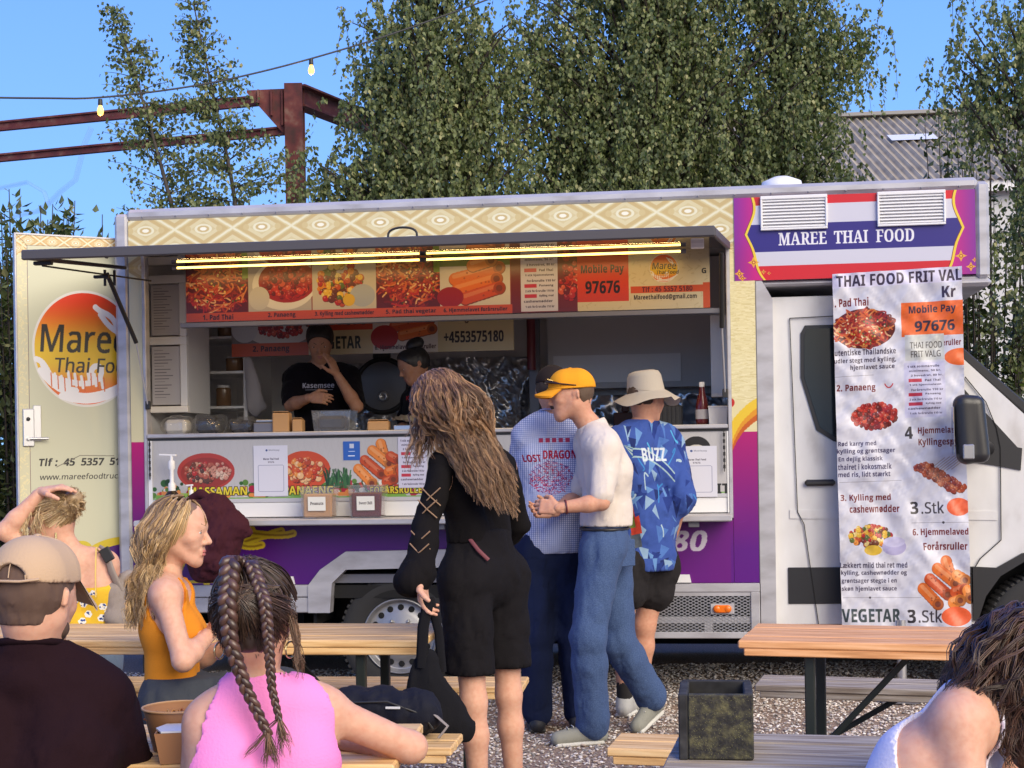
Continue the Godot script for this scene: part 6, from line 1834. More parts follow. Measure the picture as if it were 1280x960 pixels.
# bones of head and face; the head's own axes are x right, y up, z towards the face
func head_bones(c: Vector3, fwd: Vector3, up: Vector3, s: float, jaw := 1.0) -> Array:
	var z := fwd.normalized()
	var x := up.cross(z).normalized()
	var y := z.cross(x)
	var P := func(a: float, b: float, d: float) -> Vector3: return c + (x * a + y * b + z * d) * s
	var out := []
	out.append([P.call(0, 0.035, -0.035), P.call(0, 0.042, 0.022), 0.080 * s, 0.074 * s, 0.02, x, 1.07])
	out.append([P.call(0, 0.01, 0.0), P.call(0, -0.03, -0.03), 0.07 * s, 0.058 * s, 0.03])
	out.append([P.call(0, 0.0, 0.032), P.call(0, -0.052, 0.05), 0.058 * s, 0.042 * s * jaw, 0.03, x, 1.0])
	for e in [-1.0, 1.0]:
		out.append([P.call(e * 0.046, -0.03, -0.005), P.call(e * 0.02, -0.086, 0.056), 0.028 * s * jaw, 0.021 * s * jaw, 0.025])
		out.append([P.call(e * 0.036, -0.012, 0.058), P.call(e * 0.03, -0.03, 0.062), 0.028 * s, 0.022 * s, 0.02])
		out.append([P.call(e * 0.012, 0.030, 0.084), P.call(e * 0.044, 0.030, 0.066), 0.011 * s, 0.010 * s, 0.014])
	out.append([P.call(0, -0.092, 0.064), P.call(0, -0.094, 0.066), 0.018 * s, 0.018 * s, 0.02])
	out.append([P.call(0, 0.018, 0.086), P.call(0, -0.022, 0.108), 0.008 * s, 0.0115 * s, 0.008])
	for e in [-1.0, 1.0]:
		out.append([P.call(e * 0.009, -0.027, 0.098), P.call(e * 0.011, -0.028, 0.094), 0.008 * s, 0.008 * s, 0.006])
	out.append([P.call(-0.016, -0.054, 0.082), P.call(0.016, -0.054, 0.082), 0.0095 * s, 0.0095 * s, 0.008])
	out.append([P.call(-0.013, -0.066, 0.081), P.call(0.013, -0.066, 0.081), 0.0095 * s, 0.0095 * s, 0.006])
	for e in [-1.0, 1.0]:
		out.append([P.call(e * 0.078, 0.016, -0.014), P.call(e * 0.072, -0.024, -0.004), 0.017 * s, 0.010 * s, 0.005, x, 2.2])
		out.append([P.call(e * 0.083, 0.022, -0.022), P.call(e * 0.083, -0.002, -0.026), 0.009 * s, 0.007 * s, 0.004])
	return out

# palm and five fingers; dir runs from the wrist to the fingertips, pn is where the palm faces, th where the thumb leaves
func hand_bones(w: Vector3, dir: Vector3, pn: Vector3, th: Vector3, curl: float, s := 1.0, spread := 0.0) -> Array:
	var d := dir.normalized()
	var n := (pn - d * pn.dot(d)).normalized()
	var t := d.cross(n)
	if t.dot(th) < 0: t = -t
	var out := []
	out.append([w - d * 0.02 * s, w + d * 0.035 * s, 0.026 * s, 0.027 * s, 0.015, n, 1.5])
	for k in 4:
		var o := (1.5 - k) * 0.0185 * s
		out.append([w + d * 0.02 * s + t * o * 0.8, w + d * 0.082 * s + t * o, 0.014 * s, 0.0125 * s, 0.012, n, 1.15])
	var lens := [0.070, 0.078, 0.072, 0.056]
	for k in 4:
		var o := (1.5 - k) * 0.0195 * s
		var p := w + d * (0.085 - absf(k - 1.2) * 0.005) * s + t * o
		var a := curl * (0.5 + 0.1 * k)
		var dd := d.rotated(t, 0.0)
		for q in 3:
			var ang := a * (0.6 + q * 0.55)
			dd = (d * cos(ang) + n * sin(ang)).normalized() + t * spread * (1.5 - k) * 0.2
			var l: float = lens[k] * [0.45, 0.32, 0.24][q] * s
			out.append([p, p + dd * l, (0.0092 - q * 0.0009) * s, (0.0086 - q * 0.0011) * s, 0.003])
			p += dd * l
	var q0 := w + d * 0.022 * s + t * 0.028 * s
	var q1 := q0 + (t * 0.75 + d * 0.7 + n * 0.35).normalized() * 0.038 * s
	var q2 := q1 + (t * 0.30 + d * 0.95 + n * (0.3 + curl * 0.35)).normalized() * 0.03 * s
	var q3 := q2 + (t * 0.05 + d * 0.95 + n * (0.35 + curl * 0.5)).normalized() * 0.024 * s
	out.append([w + d * 0.01 * s + t * 0.012 * s, q1, 0.017 * s, 0.0125 * s, 0.012])
	out.append([q1, q2, 0.0115 * s, 0.0105 * s, 0.004])
	out.append([q2, q3, 0.0105 * s, 0.0085 * s, 0.003])
	return out

# bones of the trunk, blown up by g; bw scales the build
func trunk(j: Dictionary, fd: Vector3, g: float, bw: float, bust := 0.0) -> Array:
	var lat: Vector3 = (j.sr - j.sl).normalized()
	var ch: Vector3 = j.ch
	var wa: Vector3 = j.wa
	var pe: Vector3 = j.pe
	var out := []
	out.append([j.sl.lerp(j.n, 0.12), j.sr.lerp(j.n, 0.12), 0.05 * bw + g, 0.05 * bw + g, 0.05])
	for e in [-1.0, 1.0]:
		var sh: Vector3 = j.sl if e < 0 else j.sr
		out.append([sh.lerp(j.n, 0.45) - Vector3(0, 0.03, 0), ch + lat * e * 0.085 * bw, 0.078 * bw + g, 0.088 * bw + g, 0.05, fd, 1.05])
		out.append([ch + lat * e * 0.085 * bw, wa + lat * e * 0.065 * bw, 0.086 * bw + g, 0.076 * bw + g, 0.05, fd, 1.0])
		out.append([wa + lat * e * 0.065 * bw, pe + lat * e * 0.075 * bw, 0.076 * bw + g, 0.095 * bw + g, 0.05, fd, 1.0])
		out.append([j.n - Vector3(0, 0.01, 0) + lat * e * 0.03, sh + Vector3(0, 0.005, 0), 0.05 * bw + g * 0.6, 0.045 * bw + g, 0.04])
		if bust > 0: out.append([ch + fd * 0.07 * bw + lat * e * 0.07 * bw, ch + fd * 0.085 * bw + lat * e * 0.075 * bw - Vector3(0, 0.02, 0), bust + g, bust + g, 0.04])
	return out
func arm(j: Dictionary, s: String, g: float, bw: float, upto := 2.0, r0 := 0.047, r1 := 0.039, r2 := 0.027) -> Array:
	var S: Vector3 = j["s" + s]
	var E: Vector3 = j["e" + s]
	var W: Vector3 = j["w" + s]
	var out := []
	var t := minf(upto, 1.0)
	out.append([S, S.lerp(E, t), r0 * bw + g, lerpf(r0, r1, t) * bw + g, 0.03])
	if upto > 1.0:
		var m := E.lerp(W, 0.3)
		var q := upto - 1.0
		out.append([E, E.lerp(W, minf(q, 0.3)), r1 * bw + g, r1 * 1.03 * bw + g, 0.02])
		if q > 0.3: out.append([m, E.lerp(W, q), r1 * 1.03 * bw + g, lerpf(r1, r2, q) * bw + g, 0.02])
	return out
func leg(j: Dictionary, s: String, g: float, bw: float, upto := 2.0, r0 := 0.084, r1 := 0.056, r2 := 0.037) -> Array:
	var H: Vector3 = j["h" + s]
	var K: Vector3 = j["k" + s]
	var A: Vector3 = j["a" + s]
	var out := []
	var t := minf(upto, 1.0)
	out.append([H, H.lerp(K, t), r0 * bw + g, lerpf(r0, r1, t) * bw + g, 0.05])
	if upto > 1.0:
		var q := upto - 1.0
		var back := ((K - A).cross((j.hr - j.hl).cross(Vector3.UP))).normalized()
		var calf := K.lerp(A, 0.3)
		out.append([K, K.lerp(A, minf(q, 0.3)), r1 * bw + g, r1 * 0.98 * bw + g, 0.03])
		if q > 0.3: out.append([calf, K.lerp(A, q), r1 * 0.98 * bw + g, lerpf(r1 * 0.98, r2, (q - 0.3) / 0.7) * bw + g, 0.03])
	return out
func foot(j: Dictionary, s: String, g: float) -> Array:
	var A: Vector3 = j["a" + s]
	var T: Vector3 = j["t" + s]
	var d := (T - A)
	var heel := A - Vector3(d.x, 0, d.z).normalized() * 0.035 - Vector3(0, 0.045, 0)
	return [[A, heel, 0.036 + g, 0.03 + g, 0.02], [A - Vector3(0, 0.02, 0), T, 0.034 + g, 0.026 + g, 0.03], [heel, T, 0.028 + g, 0.026 + g, 0.02]]

# seat of trousers: the lower trunk blown up by g
func seat(q: Dictionary, f: Vector3, g: float, bw: float) -> Array:
	var lat: Vector3 = (q.sr - q.sl).normalized()
	var out := [[q.hl, q.hr, 0.095 * bw + g, 0.095 * bw + g, 0.05]]
	for e in [-1.0, 1.0]:
		out.append([q.wa + lat * e * 0.065 * bw, q.pe + lat * e * 0.075 * bw, 0.076 * bw + g, 0.095 * bw + g, 0.05])
	return out
func mesh_of(bones: Array, cell: float, wr := 0.0, cuts := [], st := Vector3(1, 0.6, 1), mb: MB = null, ux := Vector3.RIGHT) -> MB:
	var F := Field.new(bones, cell)
	if wr > 0.0: F.wrinkle(fold, wr, st)
	for c in cuts: F.cut(c[0], c[1])
	if mb == null: mb = MB.new()
	F.net(mb, ux)
	return mb
func below(p: Vector3, n: Vector3) -> Array: return [n.normalized(), n.normalized().dot(p)]

# locks of hair: each path is a list of points, swept thin with a wave
# guard is [centre, x, y, z, scale] of a head that the locks must pass outside of
func locks(mb: MB, paths: Array, r0: float, r1: float, wave: float, wl: float, tones: Array, sides := 3, seg := 12, guard := [], strands := 4) -> void:
	for p0 in paths:
		var p: Array = p0
		var cu := Curve3D.new()
		for k in p.size():
			var tg: Vector3 = (p[mini(k + 1, p.size() - 1)] - p[maxi(k - 1, 0)]) / 5.0
			cu.add_point(p[k], -tg, tg)
		var L := cu.get_baked_length()
		if L < 0.005: continue
		var pts := PackedVector3Array()
		var rad := PackedFloat32Array()
		var ph := rf(0, TAU)
		var side := rv().normalized()
		var side2 := rv().normalized()
		var w := wave * rf(0.6, 1.4)
		var lift := rf(0.0, 0.10)
		for k in seg + 1:
			var t := float(k) / seg
			var q := cu.sample_baked(t * L)
			var a := t * L / wl * TAU + ph
			var env := smoothstep(0.15, 0.6, t)
			q += (side * sin(a) + side2 * cos(a * 0.83)) * w * env
			if not guard.is_empty():
				var s: float = guard[4]
				var d: Vector3 = q - guard[0]
				var lc := Vector3(d.dot(guard[1]) / (0.086 * s), (d.dot(guard[2]) / s - 0.032) / 0.094, (d.dot(guard[3]) / s + 0.008) / 0.104)
				var m := lc.length()
				var lim := 1.03 + lift
				if m < lim and m > 0.01:
					lc *= lim / m
					q = guard[0] + guard[1] * lc.x * 0.086 * s + guard[2] * (lc.y * 0.094 + 0.032) * s + guard[3] * (lc.z * 0.104 - 0.008) * s
			pts.append(q)
			rad.append(maxf(0.0007, lerpf(r0, r1, t) * (0.75 + 0.25 * sin(PI * minf(1.0, t * 4.0) / 2))))
		var tone := Color(tones[rng.randi() % tones.size()]) * rf(0.8, 1.2)
		for ch in strands:
			# fine hairs of one lock run close together
			var off := rv() * r0 * 2.4
			var off2 := rv() * r0 * 2.4
			var cp := PackedVector3Array()
			var keep := rf(0.82, 1.0)
			for k in pts.size():
				var t := float(k) / seg
				if t > keep and k > 3: break
				cp.append(pts[k] + off.lerp(off2, t) * (0.35 + 0.65 * sin(minf(t * 1.3, 1.0) * PI * 0.75)))
			var cr := PackedFloat32Array()
			for k in cp.size(): cr.append(rad[k] * 0.5 * lerpf(1.0, 0.5, float(k) / cp.size()))
			mb.col = tone * rf(0.78, 1.25)
			mb.tube(cp, cr, sides, false)
	mb.col = Color.WHITE
func guard(c: Vector3, fwd: Vector3, up: Vector3, s: float) -> Array:
	var z := fwd.normalized()
	var x := up.cross(z).normalized()
	return [c, x, z.cross(x), z, s]
# points spread over the hairy part of a head; keep(local direction) says where hair grows
func scalp(c: Vector3, fwd: Vector3, up: Vector3, s: float, n: int, front: float, low: float) -> Array:
	var z := fwd.normalized()
	var x := up.cross(z).normalized()
	var y := z.cross(x)
	var out := []
	while out.size() < n:
		var d := rv().normalized()
		if d.z > front + 0.25 * d.y or d.y < low + maxf(0, d.z) * 0.9: continue
		var p := c + (x * d.x * 0.081 + y * (d.y * 0.092 + 0.03) + z * (d.z * 0.099 - 0.008)) * s
		out.append([p, (x * d.x + y * d.y + z * d.z).normalized(), d])
	return out
func hair_cap(c: Vector3, fwd: Vector3, up: Vector3, s: float, g: float, front: float, low: float, cell := 0.007) -> MB:
	var z := fwd.normalized()
	var x := up.cross(z).normalized()
	var y := z.cross(x)
	var bones := [[c + (y * 0.035 - z * 0.035) * s, c + (y * 0.042 + z * 0.018) * s, (0.080 + g) * s, (0.075 + g) * s, 0.02, x, 1.05], [c + (y * 0.0 - z * 0.03) * s, c + (y * -0.03 - z * 0.035) * s, (0.07 + g) * s, (0.055 + g) * s, 0.02]]
	var F := Field.new(bones, cell)
	F.wrinkle(fold, 0.004, Vector3(3, 1, 3))
	var n1 := (z * 0.85 - y * 0.55).normalized()
	F.cut(n1, n1.dot(c + z * front * s))
	F.cut(-y, (-y).dot(c + y * low * s))
	var mb := MB.new()
	F.net(mb)
	return mb
func face_parts(t: Node3D, c: Vector3, fwd: Vector3, up: Vector3, s: float, iris: Color, brow: Color, lip: Color) -> void:
	var z := fwd.normalized()
	var x := up.cross(z).normalized()
	var y := z.cross(x)
	for e in [-1.0, 1.0]:
		var p: Vector3 = c + (x * e * 0.032 + y * 0.010 + z * 0.0785) * s
		var tr := Transform3D(Basis(x, z, -y), p)
		var eye := part(t, "eye", MB.new().lathe([Vector2(0.0126 * s, 0.0), Vector2(0.0115 * s, 0.005 * s), Vector2(0.0085 * s, 0.0092 * s), Vector2(0.0055 * s, 0.0113 * s)], 14, tr, Vector2(1.0, 0.62)), mat(lin(0.55, 0.50, 0.48), 0.2))
		part(eye, "iris", MB.new().lathe([Vector2(0.0056 * s, 0.0112 * s), Vector2(0.003 * s, 0.0124 * s), Vector2(0, 0.0127 * s)], 12, tr), mat(iris, 0.1))
		part(eye, "lashes", MB.new().tube(PackedVector3Array([c + (x * e * 0.019 + y * 0.014 + z * 0.0865) * s, c + (x * e * 0.031 + y * 0.0185 + z * 0.0895) * s, c + (x * e * 0.046 + y * 0.011 + z * 0.078) * s]), PackedFloat32Array([0.0018 * s, 0.0026 * s, 0.0018 * s]), 5), mat(brow.darkened(0.5), 0.8))
		part(t, "eyebrow", MB.new().tube(PackedVector3Array([c + (x * e * 0.014 + y * 0.033 + z * 0.096) * s, c + (x * e * 0.03 + y * 0.040 + z * 0.088) * s, c + (x * e * 0.05 + y * 0.034 + z * 0.068) * s]), PackedFloat32Array([0.004 * s, 0.004 * s, 0.002 * s]), 6), mat(brow, 0.8))
	part(t, "lips", MB.new().tube(PackedVector3Array([c + (x * -0.024 + y * -0.06 + z * 0.077) * s, c + (x * -0.01 + y * -0.056 + z * 0.0905) * s, c + (x * 0.01 + y * -0.056 + z * 0.0905) * s, c + (x * 0.024 + y * -0.06 + z * 0.077) * s]), PackedFloat32Array([0.002, 0.0055 * s, 0.0055 * s, 0.002]), 8).tube(PackedVector3Array([c + (x * -0.022 + y * -0.061 + z * 0.077) * s, c + (x * -0.008 + y * -0.067 + z * 0.089) * s, c + (x * 0.008 + y * -0.067 + z * 0.089) * s, c + (x * 0.022 + y * -0.061 + z * 0.077) * s]), PackedFloat32Array([0.002, 0.006 * s, 0.006 * s, 0.002]), 8), mat(lip, 0.45))
# cap shell with six panels, a peak and a button
func cap(t: Node3D, c: Vector3, fwd: Vector3, up: Vector3, s: float, m: Material, brim_up := 0.0, opening := false, dark: Material = null) -> void:
	var z := fwd.normalized()
	var x := up.cross(z).normalized()
	var y := z.cross(x)
	var F := Field.new([[c + (y * 0.05 - z * 0.03) * s, c + (y * 0.055 + z * 0.02) * s, 0.094 * s, 0.088 * s, 0.02, x, 1.08]], 0.006)
	F.cut(-y, (-y).dot(c + y * 0.043 * s))
	if opening: F.carve(c + (y * 0.045 - z * 0.2) * s, c + (y * 0.045 - z * 0.088) * s, 0.036 * s, 0.036 * s)
	var mb := MB.new()
	F.net(mb)
	var crown_m := part(t, "cap", mb, m)
	var br := MB.new()
	var n := 16
	for side in [0.0, -0.006]:
		for k in n:
			var a0 := lerpf(-1.15, 1.15, float(k) / n)
			var a1 := lerpf(-1.15, 1.15, float(k + 1) / n)
			var q := []
			for a in [a0, a1]:
				var inn: Vector3 = c + (x * sin(a) * 0.084 + z * (cos(a) * 0.085 + 0.008) + y * (0.052 + side)) * s
				var ex := 0.085 * pow(cos(a * 0.85), 0.6)
				var outp: Vector3 = inn + (z * ex + x * sin(a) * ex * 0.25 + y * (-0.028 + brim_up - 0.02 * absf(sin(a)))) * s
				q.append(inn); q.append(outp)
			if side == 0.0: br.quad(q[0], q[1], q[3], q[2])
			else: br.quad(q[2], q[3], q[1], q[0])
	part(crown_m, "peak", br, m)
	var bp := PackedVector3Array()
	for k in 37:
		var a := TAU * k / 36
		var sg := 0.0 if not opening or absf(sin(a) + 1.0) > 0.09 else 0.0
		bp.append(c + (x * cos(a) * 0.0865 + z * (sin(a) * 0.1155 - 0.004) + y * (0.047 + sg)) * s)
	if not opening: part(crown_m, "band", MB.new().tube(bp, fillr(37, 0.0055), 6, false), m)
	part(crown_m, "button", MB.new().lathe([Vector2(0.009 * s, 0), Vector2(0.007 * s, 0.005 * s), Vector2(0, 0.006 * s)], 10, Transform3D(Basis(x, y, z), c + (y * 0.142 - z * 0.005) * s)), m)
	var sm := MB.new()
	for k in 3:
		var a := k * PI / 3 + PI / 6
		var pts := PackedVector3Array()
		var rr := PackedFloat32Array()
		for q in 15:
			var e := PI * q / 14
			pts.append(c + (x * (cos(a) * cos(e) * 0.0885) + z * (sin(a) * cos(e) * 0.113 - 0.005) + y * (0.052 + sin(e) * 0.092)) * s)
			rr.append(0.0016)
		sm.tube(pts, rr, 4, false)
	part(crown_m, "seams", sm, m)
	if opening:
		part(crown_m, "strap", MB.new().tube(PackedVector3Array([c + (x * -0.06 + y * 0.05 - z * 0.10) * s, c + (x * -0.03 + y * 0.045 - z * 0.122) * s, c + (x * 0.03 + y * 0.045 - z * 0.122) * s, c + (x * 0.06 + y * 0.05 - z * 0.10) * s]), PackedFloat32Array([0.012, 0.012, 0.012, 0.012]), 6, true, 0.3, y), m)
		part(crown_m, "buckle", MB.new().box(c + (x * 0.03 + y * 0.045 - z * 0.126) * s, Vector3(0.026, 0.024, 0.005), 0.002, Basis(x, y, z)), dark)

const SKIN := 0.012
func person(label: String, j: Dictionary, fd: Vector3, hf: Vector3, hu: Vector3, hs: float, bw: float, skin: Material, opt := {}) -> Node3D:
	var base := Vector3(j.pe.x, opt.get("floor", 0.0), j.pe.z)
	var t := thing("person", label, "person", base, 0, opt.get("group", ""))
	var q := hx(j, base)
	t.set_meta("kind", "thing")
	q.base = base
	var lat: Vector3 = (q.sr - q.sl).normalized()
	var f := (fd - Vector3(0, fd.y, 0)).normalized()
	var bones := trunk(q, f, 0.0, bw, opt.get("bust", 0.0))
	for s in ["l", "r"]:
		bones += arm(q, s, 0.0, bw * opt.get("limb", 1.0))
		bones += leg(q, s, 0.0, bw)
		bones += foot(q, s, 0.0)
	bones.append([q.n - Vector3(0, 0.02, 0), q.h + (Vector3(0, -0.05, 0) - hf * 0.02) * hs, 0.056 * bw, 0.05 * bw, 0.03])
	bones += opt.get("extra", [])
	var mb := mesh_of(bones, opt.get("cell", 0.014))
	var hb := head_bones(q.h, hf, hu, hs, opt.get("jaw", 1.0))
	hb.append([q.n, q.h + (Vector3(0, -0.05, 0) - hf * 0.02) * hs, 0.057 * bw, 0.052 * bw, 0.03])
	mesh_of(hb, opt.get("hcell", 0.006), 0, [], Vector3.ONE, mb)
	for s in ["l", "r"]:
		var d: Vector3 = opt.get("hd" + s, q["w" + s] - q["e" + s])
		var hbn := hand_bones(q["w" + s], d, opt.get("pn" + s, Vector3(0, -1, 0)), opt.get("th" + s, Vector3(0, 1, 0)), opt.get("curl" + s, 0.7), opt.get("hand", 0.95))
		mesh_of(hbn, opt.get("fcell", 0.005), 0, [], Vector3.ONE, mb)
	part(t, "body", mb, skin)
	return t
func cloth_mat(c: Color, rough := 0.85, sheen := 0.15, tex: Texture2D = null, bump := 0.06) -> StandardMaterial3D:
	var m := mat(c, rough, 0, tex)
	m.metallic_specular = 0.22
	m.rim_enabled = true
	m.rim = sheen
	m.rim_tint = 0.6
	if tex == null: bumpy(m, M.fine, bump, Vector3(9, 9, 9))
	return m
func shoe(t: Node3D, q: Dictionary, s: String, upper: Material, sole: Material) -> void:
	var b := foot(q, s, 0.008)
	var A: Vector3 = q["a" + s]
	var T: Vector3 = q["t" + s]
	var d := (T - A)
	var fw := Vector3(d.x, 0, d.z).normalized()
	var mb := mesh_of(b, 0.009, 0.004)
	var o := part(t, "shoe", mb, upper)
	var heel := A - fw * 0.05
	var tip := T + fw * 0.015
	var hy := minf(heel.y - 0.075, A.y - 0.07)
	part(o, "sole", MB.new().beam(Vector3(heel.x, hy, heel.z), Vector3(tip.x, T.y - 0.028, tip.z), 0.085, 0.022, 0.008), sole)
	var lc := MB.new()
	for k in 4:
		var p := A.lerp(T, 0.3 + 0.14 * k) + Vector3(0, 0.036, 0)
		var sd := fw.cross(Vector3.UP)
		lc.rod(p - sd * 0.025, p + sd * 0.025, 0.003, 5)
	part(o, "laces", lc, sole)

func make_people() -> void:
	fold.seed = 12
	fold.frequency = 6.0
	fold.fractal_type = FastNoiseLite.FRACTAL_RIDGED
	fold.fractal_octaves = 2
	fold.domain_warp_enabled = true
	fold.domain_warp_amplitude = 0.06
	fold.domain_warp_frequency = 5.0
	make_standing()
	make_seated()
	make_servers()
func hair_mat(rough := 0.42) -> StandardMaterial3D:
	var m := tinted(rough)
	m.metallic_specular = 0.6
	return m

func shirt_tex(kind: String) -> ImageTexture:
	if kind == "check":
		# white shirt with a fine blue grid and red print on the back; 0.6 m wide, 0.8 m high
		var im := canvas(720, 960, px(212, 216, 230))
		for k in 60:
			im.fill_rect(Rect2i(k * 12, 0, 4, 960), px(128, 142, 184, 255))
		for k in 80:
			im.blend_rect(canvas(720, 4, px(110, 126, 176, 170)), Rect2i(0, 0, 720, 4), Vector2i(0, k * 12))
		say(im, "LOST", "b", 190, 330, 110, 44, px(150, 30, 56), -0.25)
		say(im, "DRAGON", "b", 306, 306, 200, 52, px(170, 24, 50))
		for k in 5: im.fill_rect(Rect2i(282 + k * 40, 232, 26, 26), px(170, 60, 86, 255))
		for k in 620:
			var a := rf(0, TAU)
			var r := sqrt(rf(0, 1))
			var p := Vector2(350 + cos(a) * r * 130, 470 + sin(a) * r * 100)
			stroke(im, [p, p + Vector2(rf(-14, 14), rf(-9, 9))], 1 if k % 3 else 2, pick([px(190, 26, 56), px(120, 50, 110), px(206, 60, 90), px(80, 66, 130), px(170, 30, 60)]))
		for k in 4: stroke(im, [Vector2(300 + k * 22, 600), Vector2(312 + k * 22, 616)], 2, px(90, 90, 130))
		return itex(im)
	if kind == "hawaii":
		var im := canvas(640, 640, px(66, 90, 160))
		for k in 70:
			var p := Vector2(rf(0, 640), rf(0, 640))
			var c := pick([px(46, 64, 130), px(86, 122, 186), px(40, 52, 104), px(110, 150, 200), px(150, 176, 200)])
			poly(im, [p, p + Vector2(rf(20, 90), rf(-30, 30)), p + Vector2(rf(-30, 60), rf(30, 90))], c)
		for k in 24:
			var p := Vector2(rf(0, 640), rf(0, 640))
			stroke(im, curve(p, p + Vector2(rf(-40, 40), rf(-40, 40)), p + Vector2(rf(-60, 60), rf(-60, 60)), p + Vector2(rf(-70, 70), rf(-70, 70)), 8), 4, pick([px(90, 176, 214), px(180, 200, 206), px(70, 140, 200)]))
		for k in 5:
			stroke(im, curve(Vector2(110, 170 + k * 9), Vector2(260, 120 + k * 9), Vector2(390, 150 + k * 9), Vector2(520, 260 + k * 9), 16), 4, px(168, 192, 190) if k in [0, 4] else px(50, 70, 140))
		say(im, "BUZZ", "b", 300, 142, 170, 62, px(222, 226, 226), -0.2)
		for k in 8: poly(im, [Vector2(120 + k * 5, 120), Vector2(230, 140 + k * 6), Vector2(170 + k * 3, 200)], [px(150, 180, 170), px(60, 90, 160), px(190, 200, 190)][k % 3])
		for k in 12:
			var p := Vector2(rf(0, 260), rf(340, 640))
			poly(im, [p, p + Vector2(60, -20), p + Vector2(80, 60), p + Vector2(10, 70)], pick([px(120, 132, 60), px(196, 196, 190), px(90, 96, 104), px(206, 70, 50), px(140, 170, 180)]))
		return itex(im)
	var im2 := canvas(512, 512, px(226, 184, 56))
	for k in 26:
		var p := Vector2(rf(0, 512), rf(0, 512))
		for q in 6:
			var a := TAU * q / 6 + rf(0, 0.3)
			dab(im2, p.x + cos(a) * 15, p.y + sin(a) * 15, 12, px(232, 230, 226))
		for q in 5: dab(im2, p.x + rf(-18, 18), p.y + rf(-18, 18), rng.randi_range(4, 8), pick([px(46, 60, 120), px(70, 90, 150)]))
	return itex(im2)
func planar(m: StandardMaterial3D, x0: float, x1: float, y0: float, y1: float) -> StandardMaterial3D:
	# uv holds metres (x, -y)
	m.uv1_scale = Vector3(1.0 / (x1 - x0), 1.0 / (y1 - y0), 1)
	m.uv1_offset = Vector3(-x0 / (x1 - x0), y1 / (y1 - y0), 0)
	return m

